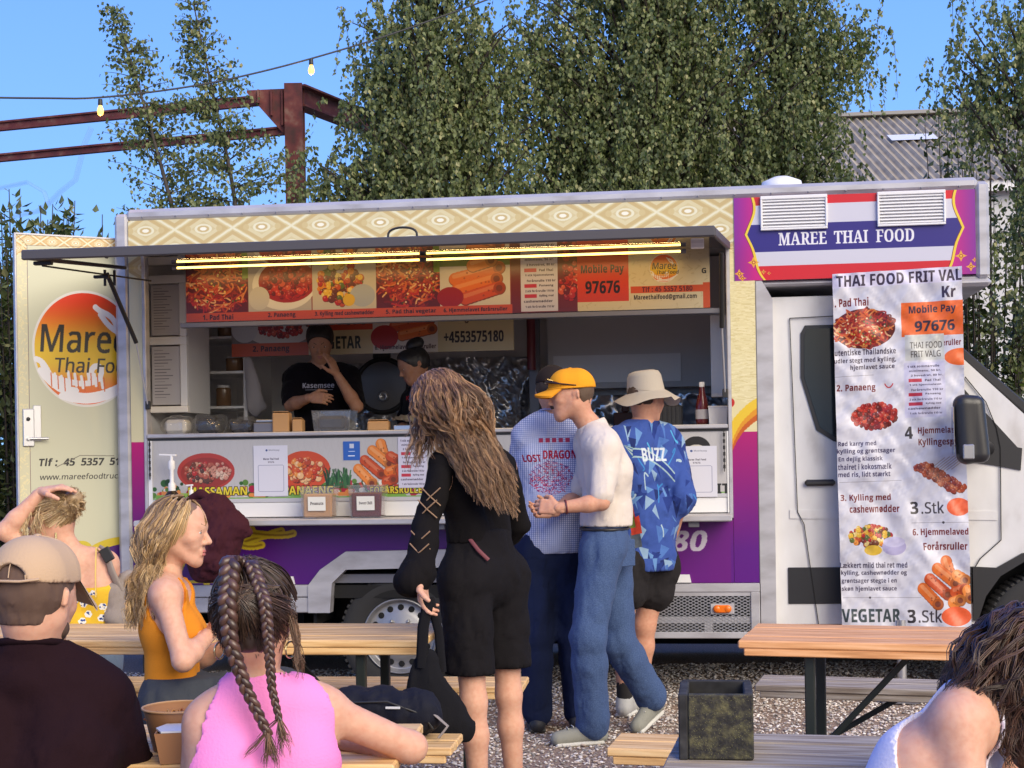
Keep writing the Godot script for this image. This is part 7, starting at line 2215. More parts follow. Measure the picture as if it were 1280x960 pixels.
func make_standing() -> void:
	var denim := ramp(noise_image(256, 256, 0.22, 2, 61), [[0, px(58, 74, 106)], [0.5, px(78, 98, 132)], [1, px(104, 124, 154)]])
	var denim_mat := tri(cloth_mat(Color(0.84, 0.86, 0.92), 0.8, 0.1, itex(denim)), Vector3(2.5, 2.5, 2.5))
	# ---------- man in the yellow cap ----------
	var j: Dictionary = JOINTS.yc
	var hf := Vector3(-1, -0.06, 0.06).normalized()
	var hu := Vector3(-0.08, 1, 0)
	var fd := Vector3(-0.96, 0, -0.12)
	var t := person("man in a yellow cap and cream t-shirt stepping forward in blue jeans", j, fd, hf, hu, 1.0, 0.97, M.skin_tan, {"pnl": Vector3(0, -0.3, -1), "thl": Vector3(0, 1, 0.2), "curll": 1.5, "pnr": Vector3(0, 0.4, 1), "thr": Vector3(0, 1, 0), "curlr": 1.4, "hdl": Vector3(-1, 0.12, -0.25), "hdr": Vector3(-1, 0.1, 0.2), "jaw": 1.1})
	var q := hx(j, t.position)
	face_parts(t, q.h, hf, hu, 1.0, lin(0.05, 0.06, 0.06), lin(0.06, 0.035, 0.02), lin(0.42, 0.18, 0.14))
	var zf := hf
	var xf := hu.cross(zf).normalized()
	var yf := zf.cross(xf)
	part(t, "moustache", MB.new().tube(PackedVector3Array([q.h + xf * -0.034 + yf * -0.056 + zf * 0.072, q.h + xf * -0.016 + yf * -0.042 + zf * 0.093, q.h + yf * -0.04 + zf * 0.098, q.h + xf * 0.016 + yf * -0.042 + zf * 0.093, q.h + xf * 0.034 + yf * -0.056 + zf * 0.072]), PackedFloat32Array([0.004, 0.008, 0.009, 0.008, 0.004]), 8), mat(lin(0.035, 0.018, 0.012), 0.9))
	part(t, "hair", hair_cap(q.h, hf, hu, 1.0, 0.003, 0.005, -0.045), mat(lin(0.09, 0.055, 0.035), 0.8))
	cap(t, q.h, hf, hu, 1.0, cloth_mat(lin(0.72, 0.30, 0.02), 0.9, 0.2), 0.004)
	part(t, "sunglasses", MB.new().tube(PackedVector3Array([q.h + xf * -0.087 + yf * 0.055 - zf * 0.02, q.h + xf * -0.085 + yf * 0.068 + zf * 0.06, q.h + xf * -0.05 + yf * 0.085 + zf * 0.115, q.h + xf * 0.05 + yf * 0.085 + zf * 0.115, q.h + xf * 0.085 + yf * 0.068 + zf * 0.06, q.h + xf * 0.087 + yf * 0.055 - zf * 0.02]), PackedFloat32Array([0.003, 0.004, 0.012, 0.012, 0.004, 0.003]), 8), mat(lin(0.03, 0.012, 0.008), 0.15))
	var sh := trunk(q, fd, 0.028, 0.97)
	for s in ["l", "r"]: sh += arm(q, s, 0.022, 1.0, 0.84)
	sh.append([q.wa, q.pe, 0.115, 0.125, 0.06, fd, 1.05])
	sh.append([q.n - Vector3(0, 0.03, 0), q.n + Vector3(-0.008, 0.03, 0), 0.075, 0.068, 0.03])
	var upv: Vector3 = (q.n - q.ch).normalized()
	part(t, "t_shirt", mesh_of(sh, 0.011, 0.007, [[Vector3.DOWN, -(q.pe.y + 0.058)], below(q.n + Vector3(0, 0.035, 0), Vector3(-0.35, 1, 0))], Vector3(1.0, 0.5, 1.0)), cloth_mat(lin(0.62, 0.55, 0.50), 0.9, 0.25))
	part(t, "collar", MB.new().tube(ring_around(q.n + Vector3(-0.012, 0.028, 0), Vector3(-0.35, 1, 0), 0.066, 0.064, 20), fillr(21, 0.007), 6, false), cloth_mat(lin(0.58, 0.51, 0.47), 0.9, 0.2))
	var tr := seat(q, fd, 0.012, 0.97)
	for s in ["l", "r"]: tr += leg(q, s, 0.020, 1.0, 1.97, 0.088, 0.068, 0.066)
	var jeans := part(t, "jeans", mesh_of(tr, 0.011, 0.009, [[Vector3.UP, q.pe.y + 0.065]], Vector3(1.2, 0.6, 1.2)), denim_mat)
	part(t, "belt", MB.new().tube(ring_around(q.pe + Vector3(0, 0.046, 0), Vector3.UP, 0.110, 0.168, 28), fillr(29, 0.017), 6, false, 0.5, Vector3.UP), mat(lin(0.02, 0.018, 0.02), 0.4))
	part(jeans, "back_pocket", MB.new().box(q.pe + Vector3(0.10, -0.07, 0.10), Vector3(0.11, 0.13, 0.012), 0.004, Basis(Vector3.UP, 0.75)), denim_mat)
	for s in ["l", "r"]: shoe(t, q, s, cloth_mat(lin(0.25, 0.25, 0.22), 0.7, 0.1), mat(lin(0.55, 0.54, 0.5), 0.6))
	part(t, "bracelet", MB.new().tube(ring_around(q.wl + (q.el - q.wl).normalized() * 0.04, q.wl - q.el, 0.033, 0.033, 14), fillr(15, 0.004), 6, false), mat(lin(0.12, 0.02, 0.03), 0.5))
	# ---------- man in the checked shirt ----------
	j = JOINTS.cs
	fd = Vector3(0.12, 0, -0.99)
	hf = Vector3(0.25, -0.12, -0.96).normalized()
	t = person("man seen from behind in a blue checked shirt with red print", j, fd, hf, Vector3.UP, 1.0, 0.96, M.skin_tan, {"cell": 0.016, "hcell": 0.007, "pnl": Vector3(1, 0, 0), "pnr": Vector3(-1, 0, 0)})
	q = hx(j, t.position)
	face_parts(t, q.h, hf, Vector3.UP, 1.0, lin(0.05, 0.04, 0.03), lin(0.04, 0.03, 0.02), lin(0.4, 0.18, 0.14))
	part(t, "hair", hair_cap(q.h, hf, Vector3.UP, 1.0, 0.006, 0.02, -0.03), mat(lin(0.035, 0.022, 0.016), 0.8))
	cap(t, q.h, hf, Vector3.UP, 0.99, cloth_mat(lin(0.022, 0.016, 0.016), 0.9, 0.1), 0.0)
	sh = trunk(q, fd, 0.026, 0.97)
	for s in ["l", "r"]: sh += arm(q, s, 0.035, 1.0, 0.9)
	sh.append([q.wa, q.pe + Vector3(0, -0.03, 0), 0.14, 0.15, 0.06, fd, 1.2])
	var cm := planar(cloth_mat(Color(0.92, 0.92, 0.95), 0.9, 0.1, shirt_tex("check")), -0.3, 0.3, 0.88, 1.68)
	part(t, "shirt", mesh_of(sh, 0.0125, 0.010, [[Vector3.DOWN, -(q.pe.y - 0.075)], [Vector3.UP, q.n.y + 0.045]]), cm)
	part(t, "shirt_collar", MB.new().tube(ring_around(q.n + Vector3(0, 0.03, 0.0), Vector3(0, 1, -0.15), 0.066, 0.062, 20), fillr(21, 0.014), 6, false, 0.4, Vector3.UP), cm)
	tr = seat(q, fd, 0.014, 1.05)
	for s in ["l", "r"]: tr += leg(q, s, 0.014, 1.0, 1.98, 0.086, 0.066, 0.062)
	part(t, "trousers", mesh_of(tr, 0.014, 0.012, [], Vector3(1, 0.4, 1)), cloth_mat(lin(0.012, 0.018, 0.05), 0.9, 0.1))
	for s in ["l", "r"]: shoe(t, q, s, mat(lin(0.02, 0.02, 0.025), 0.6), mat(lin(0.05, 0.05, 0.05), 0.7))
	# ---------- man in the bucket hat ----------
	j = JOINTS.bh
	fd = Vector3(0.5, 0, -0.86)
	hf = Vector3(0.75, -0.08, -0.65).normalized()
	t = person("man in a beige bucket hat and bright blue patterned shirt at the counter", j, fd, hf, Vector3(0.05, 1, 0), 1.0, 1.0, M.skin_tan, {"cell": 0.016, "hcell": 0.007, "pnl": Vector3(1, 0, 0), "pnr": Vector3(-1, 0, 0)})
	q = hx(j, t.position)
	face_parts(t, q.h, hf, Vector3.UP, 1.0, lin(0.05, 0.04, 0.03), lin(0.04, 0.03, 0.02), lin(0.4, 0.18, 0.14))
	part(t, "hair", hair_cap(q.h, hf, Vector3.UP, 1.0, 0.004, 0.01, -0.03), mat(lin(0.06, 0.035, 0.022), 0.8))
	var hat := cloth_mat(lin(0.40, 0.35, 0.29), 0.95, 0.2)
	var hb := MB.new()
	var prof := [Vector2(0.0, 0.148), Vector2(0.055, 0.147), Vector2(0.082, 0.138), Vector2(0.094, 0.115), Vector2(0.104, 0.035), Vector2(0.115, 0.028), Vector2(0.165, 0.0), Vector2(0.185, -0.012), Vector2(0.184, -0.016), Vector2(0.16, -0.006), Vector2(0.105, 0.022)]
	var rp := []
	for p in prof: rp.append(p)
	rp.reverse()
	hb.lathe(rp, 36, Transform3D(Basis(Vector3.FORWARD, -0.10), q.h + Vector3(0, 0.02, 0)), Vector2(0.98, 1.05))
	for k in hb.v.size():
		var d: Vector3 = hb.v[k] - q.h
		var rr := Vector2(d.x, d.z).length()
		if rr > 0.12: hb.v[k].y += 0.016 * sin(atan2(d.z, d.x) * 2.0 + 0.6) + 0.008 * sin(atan2(d.z, d.x) * 5.0) - (0.03 if d.x > 0.12 else 0.0)
	var hatn := part(t, "bucket_hat", hb, hat)
	part(hatn, "stitching", MB.new().tube(ring_around(q.h + Vector3(0, 0.056, 0), Vector3(0.1, 1, 0), 0.105, 0.11, 30), fillr(31, 0.002), 4, false), hat)
	sh = trunk(q, fd, 0.035, 0.92)
	for s in ["l", "r"]: sh += arm(q, s, 0.048, 1.0, 1.05)
	sh.append([q.wa, q.pe + Vector3(0, -0.06, 0), 0.15, 0.165, 0.06, fd, 1.15])
	part(t, "shirt", mesh_of(sh, 0.0125, 0.014, [[Vector3.DOWN, -(q.pe.y - 0.075)], [Vector3.UP, q.n.y + 0.03]]), planar(cloth_mat(Color(0.86, 0.88, 0.92), 0.8, 0.1, shirt_tex("hawaii")), -0.24, 0.26, 0.85, 1.6))
	tr = seat(q, fd, 0.014, 1.0)
	for s in ["l", "r"]: tr += leg(q, s, 0.035, 1.0, 0.42, 0.09, 0.085)
	part(t, "shorts", mesh_of(tr, 0.013, 0.012), cloth_mat(lin(0.02, 0.018, 0.02), 0.9, 0.1))
	for s in ["l", "r"]:
		part(t, "sock", mesh_of([[q["k" + s].lerp(q["a" + s], 0.74), q["a" + s] + Vector3(0, -0.01, 0), 0.043, 0.042, 0.01]], 0.011), mat(lin(0.015, 0.013, 0.015), 0.95))
		shoe(t, q, s, mat(lin(0.4, 0.4, 0.4), 0.7), mat(lin(0.6, 0.6, 0.58), 0.7))
	# ---------- woman with long hair ----------
	j = JOINTS.lh
	fd = Vector3(-0.5, 0, -0.86)
	hf = Vector3(-0.72, -0.38, -0.55).normalized()
	hu = Vector3(-0.25, 0.95, -0.15)
	t = person("standing woman in black with very long wavy brown hair holding a tote bag", j, fd, hf, hu, 1.0, 0.83, M.skin, {"bust": 0.045, "limb": 1.08, "pnl": Vector3(0.8, -0.2, 0.3), "thl": Vector3(0.2, 0.9, 0.4), "curll": 1.1, "hdl": Vector3(0.12, -1, 0.1), "hcell": 0.007, "hand": 0.95, "cell": 0.013})
	q = hx(j, t.position)
	face_parts(t, q.h, hf, hu, 1.0, lin(0.05, 0.06, 0.08), lin(0.1, 0.06, 0.04), lin(0.45, 0.16, 0.15))
	var blk := cloth_mat(lin(0.008, 0.007, 0.008), 0.92, 0.03)
	var topm := mesh_of(trunk(q, fd, 0.012, 0.84, 0.045), 0.011, 0.010, [[Vector3.UP, q.n.y + 0.03], [Vector3.DOWN, -(q.wa.y - 0.045)]])
	sh = []
	for s in ["l", "r"]: sh += arm(q, s, 0.012, 0.92, 1.9, 0.047, 0.04, 0.042)
	sh.append([q.el.lerp(q.wl, 0.35), q.wl + Vector3(-0.03, -0.01, 0), 0.042, 0.066, 0.03])
	mesh_of(sh, 0.011, 0.010, [], Vector3(1, 0.6, 1), topm)
	var top := part(t, "top", topm, blk)
	# criss-cross cord on the sleeve
	var cord := mat(lin(0.30, 0.18, 0.10), 0.6)
	for e in [[0.18, 0], [0.40, 0], [0.62, 1], [0.84, 1]]:
		var a: Vector3 = q.sl.lerp(q.el, 0.3 + e[0] * 0.9) if e[1] == 0 else q.el.lerp(q.wl, (e[0] - 0.45) * 1.2)
		var ax := Vector3(0, -1, 0.1)
		var sd := Vector3(0.72, 0, 0.35)
		var outw := Vector3(-0.2, 0.0, 0.98) * 0.057
		for k in 2:
			var sg := 1.0 if k == 0 else -1.0
			var c0 := a + outw
			part(top, "cord", MB.new().tube(PackedVector3Array([c0 - sd * 0.048 * sg + ax * 0.032 - outw * 0.18, c0 + outw * 0.03, c0 + sd * 0.048 * sg - ax * 0.032 - outw * 0.18]), fillr(3, 0.0026), 5), cord)
	var st := seat(q, fd, 0.012, 0.84)
	st += [[q.wa - Vector3(0, 0.0, 0), q.pe, 0.108, 0.118, 0.05, fd, 1.15], [q.hl, q.hr, 0.100, 0.100, 0.06, fd, 1.0]]
	for s in ["l", "r"]:
		for b in leg(q, s, 0.016, 1.0, 0.80, 0.086, 0.074):
			b[4] = 0.012
			st.append(b)
	var hem: Vector3 = q.hl.lerp(q.kl, 0.76)
	var sk := part(t, "shorts", mesh_of(st, 0.012, 0.010, [[Vector3.DOWN, -(hem.y)], [Vector3.UP, q.wa.y + 0.005]]), cloth_mat(lin(0.010, 0.009, 0.011), 0.92, 0.03))
	var bp: Vector3 = q.pe + Vector3(-0.02, 0.06, 0.15)
	part(sk, "belt_loop", MB.new().tube(PackedVector3Array([bp + Vector3(-0.03, 0.05, -0.03), bp + Vector3(0.01, 0.0, 0.0), bp + Vector3(0.045, -0.035, 0.0)]), fillr(3, 0.008), 6, true, 0.35, Vector3(0, 0, 1)), mat(lin(0.16, 0.04, 0.05), 0.6))
	# hair: roots on the scalp, falling over the back and shoulder
	var tones := [Color(0.17, 0.088, 0.046), Color(0.24, 0.128, 0.066), Color(0.32, 0.18, 0.092), Color(0.12, 0.062, 0.036), Color(0.42, 0.245, 0.13)]
	rng.seed = 4242
	var hm := hair_cap(q.h, hf, hu, 1.0, 0.003, 0.03, -0.06)
	for k in hm.c.size(): hm.c[k] = Color(0.10, 0.055, 0.034)
	var hair := part(t, "hair", hm, hair_mat())
	# the body of the fall, under the single locks
	var fb := mesh_of([[q.h + Vector3(0.03, -0.02, 0.03), q.h + Vector3(0.08, -0.16, 0.05), 0.05, 0.06, 0.03, fd, 1.2], [q.h + Vector3(0.08, -0.16, 0.05), q.h + Vector3(0.16, -0.30, 0.08), 0.06, 0.055, 0.03, Vector3(0, 0, 1), 1.6]], 0.012, 0.0)
	for k in fb.c.size(): fb.c[k] = Color(0.10, 0.055, 0.034)
	part(hair, "fall", fb, hair_mat())
	var paths := []
	for e in scalp(q.h, hf, hu, 1.0, 900, 0.35, -0.75):
		var p: Vector3 = e[0] + e[1] * 0.006
		var d: Vector3 = e[2]
		var end: Vector3
		var mid: Vector3
		var s1: Vector3
		if d.x < -0.35 and d.z > -0.35:
			if rf(0, 1) < 0.5: continue
			end = q.h + Vector3(rf(-0.14, -0.02), rf(-0.25, -0.12), rf(0.0, 0.12))
			mid = p.lerp(end, 0.5) + Vector3(-0.02, 0.0, 0.03)
			s1 = p.lerp(mid, 0.5) + e[1] * 0.02
		else:
			var u := clampf(0.5 + 0.32 * e[1].x + rf(-0.42, 0.42), 0, 1)
			end = q.h + Vector3(lerpf(0.085, 0.285, u), lerpf(-0.25, -0.40, sqrt(u)) + rf(-0.05, 0.12), 0.15 + rf(-0.035, 0.035) - 0.10 * absf(u - 0.5))
			mid = q.h + Vector3(lerpf(-0.02, 0.185, u), lerpf(-0.10, -0.12, u) + rf(-0.03, 0.03), 0.135 - 0.12 * absf(u - 0.42) + rf(-0.025, 0.015))
			s1 = p.lerp(mid, 0.5) + e[1] * 0.06
		paths.append([p, s1, mid, end])
	var lm := MB.new()
	locks(lm, paths, 0.0027, 0.0022, 0.0085, 0.085, tones, 3, 16, guard(q.h, hf, hu, 1.0), 7)
	part(hair, "locks", lm, hair_mat())

func ring_around(c: Vector3, n: Vector3, rx: float, rz: float, seg: int) -> PackedVector3Array:
	var y := n.normalized()
	var x := (Vector3.RIGHT - y * y.x).normalized()
	var z := x.cross(y)
	var out := PackedVector3Array()
	for k in seg + 1:
		var a := TAU * k / seg
		out.append(c + x * cos(a) * rx + z * sin(a) * rz)
	return out
func fillr(n: int, r: float) -> PackedFloat32Array:
	var o := PackedFloat32Array()
	o.resize(n)
	o.fill(r)
	return o
func shade_all(mb: MB, c: Color) -> MB:
	for k in mb.c.size(): mb.c[k] = c
	return mb
# sleeveless top: the trunk cut open at neck and arms; out moves the arm holes outwards
func tank(q: Dictionary, f: Vector3, g: float, bw: float, bust: float, low: float, hole: float, neck: Vector3, nr: float, cell := 0.009, out := 0.04) -> MB:
	var b := trunk(q, f, g, bw, bust)
	for s in ["l", "r"]: b += arm(q, s, g, bw, 0.5)
	b.append([q.n - Vector3(0, 0.02, 0), q.h + Vector3(0, -0.05, 0), 0.056 * bw + g, 0.05 * bw + g, 0.03])
	var F := Field.new(b, cell)
	for s in ["l", "r"]:
		var S: Vector3 = q["s" + s]
		var o: Vector3 = S - q.n
		o = Vector3(o.x, 0, o.z).normalized() * out
		F.carve(S + o + Vector3(0, 0.07, 0), S + o - Vector3(0, low, 0), hole, hole)
		F.carve(S + o, q["e" + s] + o * 0.5, hole, hole)
	F.carve(neck + Vector3(0, 0.12, 0), neck, nr * 1.1, nr)
	F.cut(Vector3.UP, neck.y + 0.03)
	F.cut(Vector3.DOWN, -(q.pe.y - 0.02))
	var mb := MB.new()
	F.net(mb)
	return mb
func braid(mb: MB, path: Array, r: float, w: float, pitch: float, tones: Array) -> void:
	var cu := Curve3D.new()
	for k in path.size():
		var tg: Vector3 = (path[mini(k + 1, path.size() - 1)] - path[maxi(k - 1, 0)]) / 5.0
		cu.add_point(path[k], -tg, tg)
	var L := cu.get_baked_length()
	var seg := int(L / 0.006)
	for s in 3:
		var pts := PackedVector3Array()
		var rad := PackedFloat32Array()
		for k in seg + 1:
			var t := float(k) / seg
			var p := cu.sample_baked(t * L)
			var a := t * L / pitch * TAU + s * TAU / 3
			var tp := lerpf(1.0, 0.45, t)
			pts.append(p + Vector3(1, 0, 0) * sin(a) * w * tp + Vector3(0, 0, 1) * sin(2 * a) * w * 0.5 * tp)
			rad.append(r * tp)
		mb.col = tones[s % tones.size()]
		mb.tube(pts, rad, 7)
	mb.col = Color.WHITE

func make_seated() -> void:
	# ---------- woman in the orange top ----------
	var j: Dictionary = JOINTS.ow
	var fd := Vector3(0.98, 0, -0.1)
	var hf := Vector3(0.99, -0.04, 0.12).normalized()
	var hu := Vector3(0.03, 1, 0)
	var t := person("woman in an orange tank top with long wavy blonde hair seen in profile", j, fd, hf, hu, 0.98, 0.84, M.skin, {"bust": 0.048, "pnr": Vector3(0.3, -0.6, 0.6), "thr": Vector3(0.2, 0.8, 0.5), "curlr": 1.5, "hdr": Vector3(0.75, 0.55, 0.1), "hcell": 0.005, "cell": 0.012, "fcell": 0.0045, "jaw": 0.92, "limb": 1.05})
	var q := hx(j, t.position)
	face_parts(t, q.h, hf, hu, 0.98, lin(0.08, 0.10, 0.12), lin(0.22, 0.13, 0.07), lin(0.50, 0.16, 0.15))
	part(t, "tank_top", tank(q, fd, 0.009, 0.84, 0.048, 0.02, 0.080, q.n + Vector3(0.06, -0.01, 0), 0.10, 0.009, 0.02), cloth_mat(lin(0.62, 0.22, 0.02), 0.85, 0.2))
	var tr := seat(q, fd, 0.014, 0.9)
	for s in ["l", "r"]: tr += leg(q, s, 0.016, 1.0, 1.95, 0.092, 0.07, 0.06)
	part(t, "trousers", mesh_of(tr, 0.013, 0.012, [[Vector3.UP, q.wa.y - 0.01]]), cloth_mat(lin(0.045, 0.05, 0.06), 0.9, 0.15))
	for s in ["l", "r"]: shoe(t, q, s, mat(lin(0.5, 0.5, 0.5), 0.7), mat(lin(0.6, 0.6, 0.58), 0.7))
	rng.seed = 99
	var tones := [Color(0.26, 0.155, 0.07), Color(0.40, 0.25, 0.115), Color(0.56, 0.38, 0.19), Color(0.13, 0.075, 0.038), Color(0.33, 0.20, 0.09)]
	var hair := part(t, "hair", shade_all(hair_cap(q.h, hf, hu, 0.98, 0.003, 0.02, -0.05), Color(0.18, 0.105, 0.055)), hair_mat())
	part(hair, "fall", shade_all(mesh_of([[q.h + Vector3(-0.05, 0.0, 0.0), q.h + Vector3(-0.085, -0.16, 0.02), 0.045, 0.05, 0.03, Vector3(1, 0, 0), 1.3], [q.h + Vector3(-0.085, -0.16, 0.02), q.h + Vector3(-0.11, -0.27, 0.04), 0.045, 0.025, 0.03]], 0.012, 0.0), Color(0.18, 0.105, 0.055)), hair_mat())
	var paths := []
	for e in scalp(q.h, hf, hu, 0.98, 560, 0.25, -0.5):
		var p: Vector3 = e[0] + e[1] * 0.005
		var d: Vector3 = e[2]
		var near := clampf(e[1].z * 0.8 + 0.5 + rf(-0.25, 0.25), 0, 1)   # her right side faces the camera
		var fr := clampf(d.z, -1, 1)
		var end: Vector3 = q.h + Vector3(lerpf(-0.15, 0.02, clampf(fr * 0.6 + rf(0, 0.7), 0, 1)), rf(-0.34, -0.17), lerpf(-0.08, 0.13, near) + rf(-0.02, 0.02))
		var mid: Vector3 = q.h + Vector3(lerpf(-0.115, -0.01, clampf(fr * 0.5 + 0.45, 0, 1)), -0.09 + rf(-0.02, 0.02), lerpf(-0.095, 0.105, near))
		paths.append([p, p.lerp(mid, 0.5) + e[1] * 0.045, mid, mid.lerp(end, 0.55) + Vector3(rf(-0.02, 0.01), 0, 0.01), end])
	var lm := MB.new()
	locks(lm, paths, 0.0031, 0.0023, 0.009, 0.085, tones, 3, 15, guard(q.h, hf, hu, 0.98), 8)
	part(hair, "locks", lm, hair_mat())
	# ---------- woman in the pink top ----------
	j = JOINTS.pw
	fd = Vector3(-0.1, 0, -0.99)
	hf = Vector3(0.1, -0.22, -0.97).normalized()
	t = person("woman in a bright pink tank top with two dark braids seen from behind", j, fd, hf, Vector3(0.03, 1, -0.05), 1.0, 0.92, M.skin, {"bust": 0.05, "cell": 0.011, "hcell": 0.006, "curlr": 1.2, "limb": 1.0, "hdr": Vector3(-1, 0.12, -0.25), "pnr": Vector3(0, -1, 0), "thr": Vector3(0, 0.3, -1)})
	q = hx(j, t.position)
	face_parts(t, q.h, hf, Vector3.UP, 1.0, lin(0.05, 0.05, 0.05), lin(0.05, 0.03, 0.02), lin(0.45, 0.16, 0.15))
	var pink := cloth_mat(lin(0.82, 0.25, 0.56), 0.9, 0.2, null, 0.1)
	part(t, "tank_top", tank(q, fd, 0.008, 0.92, 0.05, 0.05, 0.075, q.n + Vector3(0, 0.012, -0.02), 0.068, 0.0065, 0.042), pink)
	tr = seat(q, fd, 0.014, 1.02)
	for s in ["l", "r"]: tr += leg(q, s, 0.016, 1.0, 1.95, 0.092, 0.07, 0.06)
	part(t, "trousers", mesh_of(tr, 0.016, 0.012, [[Vector3.UP, q.pe.y + 0.02]]), cloth_mat(lin(0.03, 0.035, 0.06), 0.9, 0.1))
	for s in ["l", "r"]: shoe(t, q, s, mat(lin(0.5, 0.5, 0.5), 0.7), mat(lin(0.6, 0.6, 0.58), 0.7))
	rng.seed = 77
	tones = [Color(0.040, 0.022, 0.016), Color(0.058, 0.032, 0.022), Color(0.028, 0.016, 0.012), Color(0.085, 0.048, 0.032)]
	hair = part(t, "hair", shade_all(hair_cap(q.h, hf, Vector3.UP, 1.0, 0.004, 0.04, -0.075), Color(0.030, 0.016, 0.012)), hair_mat(0.38))
	var knot: Vector3 = q.h + Vector3(-0.02, 0.135, 0.045)
	paths = []
	for e in scalp(q.h, hf, Vector3.UP, 1.0, 800, 0.30, -0.95):
		var p: Vector3 = e[0] + e[1] * 0.008
		var d: Vector3 = e[2]
		if d.y > 0.15:
			paths.append([p, p.lerp(knot, 0.5) + e[1] * 0.014, knot + rv() * 0.008])
		else:
			var end := p + Vector3(rf(-0.01, 0.01), rf(-0.045, -0.005), rf(-0.012, 0.006))
			var st: Vector3 = q.h + Vector3(d.x * 0.07, 0.085, 0.075)
			paths.append([st, Vector3(lerpf(st.x, p.x, 0.6) + e[1].x * 0.016, lerpf(st.y, p.y, 0.5), lerpf(st.z, p.z, 0.4) + 0.022), p + e[1] * 0.006, end])
	lm = MB.new()
	locks(lm, paths, 0.0034, 0.0018, 0.0014, 0.12, tones, 3, 12, guard(q.h, hf, Vector3.UP, 1.0))
	part(hair, "locks", lm, hair_mat(0.38))
	var bt := [Color(0.070, 0.034, 0.024), Color(0.048, 0.024, 0.018), Color(0.092, 0.046, 0.032)]
	var b1 := MB.new()
	braid(b1, [knot, knot + Vector3(-0.015, 0.01, 0.035), q.h + Vector3(-0.035, 0.06, 0.125), q.h + Vector3(-0.03, -0.03, 0.128), q.h + Vector3(0.0, -0.13, 0.115), q.h + Vector3(0.045, -0.23, 0.11)], 0.0125, 0.0150, 0.066, bt)
	part(hair, "braid", b1, hair_mat(0.4), "thick dark braid hanging down the back")
	var b2 := MB.new()
	braid(b2, [knot + Vector3(0.02, 0, 0), knot + Vector3(0.03, 0.0, 0.035), q.h + Vector3(0.045, 0.055, 0.122), q.h + Vector3(0.052, -0.03, 0.125), q.h + Vector3(0.055, -0.13, 0.112), q.h + Vector3(0.07, -0.20, 0.11)], 0.0090, 0.0110, 0.050, bt)
	part(hair, "braid", b2, hair_mat(0.4), "thin dark braid hanging down the back")
	lm = MB.new()
	paths = []
	for k in 40:
		var o: Vector3 = q.h + (Vector3(0.045, -0.225, 0.112) if k < 24 else Vector3(0.07, -0.195, 0.112))
		var e2 := o + Vector3(rf(-0.01, 0.035), rf(-0.10, -0.05), rf(-0.01, 0.012))
		if k % 8 == 0: e2 = o + Vector3(-0.06, -0.06, 0.01)
		paths.append([o, o.lerp(e2, 0.5) + rv() * 0.004, e2])
	for k in 24:
		var o: Vector3 = q.h + Vector3(0.085, rf(-0.02, 0.03), rf(-0.02, 0.05))
		paths.append([o, o + Vector3(0.012, -0.05, 0.0), o + Vector3(rf(0.0, 0.03), rf(-0.14, -0.08), rf(-0.01, 0.02))])
	locks(lm, paths, 0.0026, 0.001, 0.003, 0.06, [Color(0.10, 0.052, 0.03), Color(0.16, 0.085, 0.05)], 3, 8)
	part(hair, "loose_ends", lm, hair_mat())
	for e in [-1.0, 1.0]:
		part(t, "earring", MB.new().tube(ring_around(q.h + Vector3(e * 0.079, -0.062, 0.0), Vector3(1, 0.0, 0.5), 0.018, 0.018, 18), fillr(19, 0.0022), 6, false), mat(lin(0.75, 0.62, 0.35), 0.2, 1.0))
	# ---------- man in the beige cap ----------
	j = JOINTS.cm
	fd = Vector3(0.1, 0, -0.99)
	hf = Vector3(0.20, -0.08, -0.97).normalized()
	hu = Vector3(0.02, 1, 0)
	t = person("man in a beige cap and dark plum t-shirt seen from behind", j, fd, hf, hu, 1.03, 1.06, M.skin, {"cell": 0.015, "hcell": 0.006})
	q = hx(j, t.position)
	face_parts(t, q.h, hf, hu, 1.03, lin(0.05, 0.05, 0.05), lin(0.06, 0.04, 0.03), lin(0.42, 0.18, 0.15))
	part(t, "hair", hair_cap(q.h, hf, hu, 1.03, 0.006, 0.012, -0.05), mat(lin(0.10, 0.058, 0.042), 0.85))
	part(t, "beard", mesh_of([[q.h + hf * 0.05 + Vector3(0, -0.095, 0), q.h + hf * 0.02 + Vector3(0.045, -0.06, 0.01), 0.026, 0.024, 0.02], [q.h + hf * 0.055 + Vector3(0, -0.095, 0), q.h + hf * 0.03 + Vector3(-0.035, -0.06, -0.04), 0.026, 0.022, 0.02]], 0.008, 0.003), mat(lin(0.07, 0.04, 0.028), 0.9))
	cap(t, q.h, hf, hu, 1.05, cloth_mat(lin(0.48, 0.34, 0.23), 0.92, 0.25), -0.02, true, mat(lin(0.2, 0.12, 0.08), 0.4, 0.8))
	var sh := trunk(q, fd, 0.020, 1.10)
	for s in ["l", "r"]: sh += arm(q, s, 0.026, 1.1, 0.95)
	sh.append([q.n - Vector3(0, 0.04, 0), q.n + Vector3(0, 0.04, 0), 0.088, 0.074, 0.03])
	part(t, "t_shirt", mesh_of(sh, 0.012, 0.010, [[Vector3.DOWN, -(q.pe.y + 0.0)], below(q.n + Vector3(0, 0.04, 0.0), Vector3(0, 1, -0.2))], Vector3(0.8, 0.6, 0.8)), cloth_mat(lin(0.015, 0.006, 0.009), 0.92, 0.03))
	part(t, "collar", MB.new().tube(ring_around(q.n + Vector3(0, 0.034, 0.006), Vector3(0, 1, -0.2), 0.070, 0.066, 22), fillr(23, 0.009), 6, false), cloth_mat(lin(0.012, 0.005, 0.008), 0.92, 0.03))
	tr = seat(q, fd, 0.014, 1.1)
	for s in ["l", "r"]: tr += leg(q, s, 0.02, 1.05, 1.95, 0.092, 0.07, 0.06)
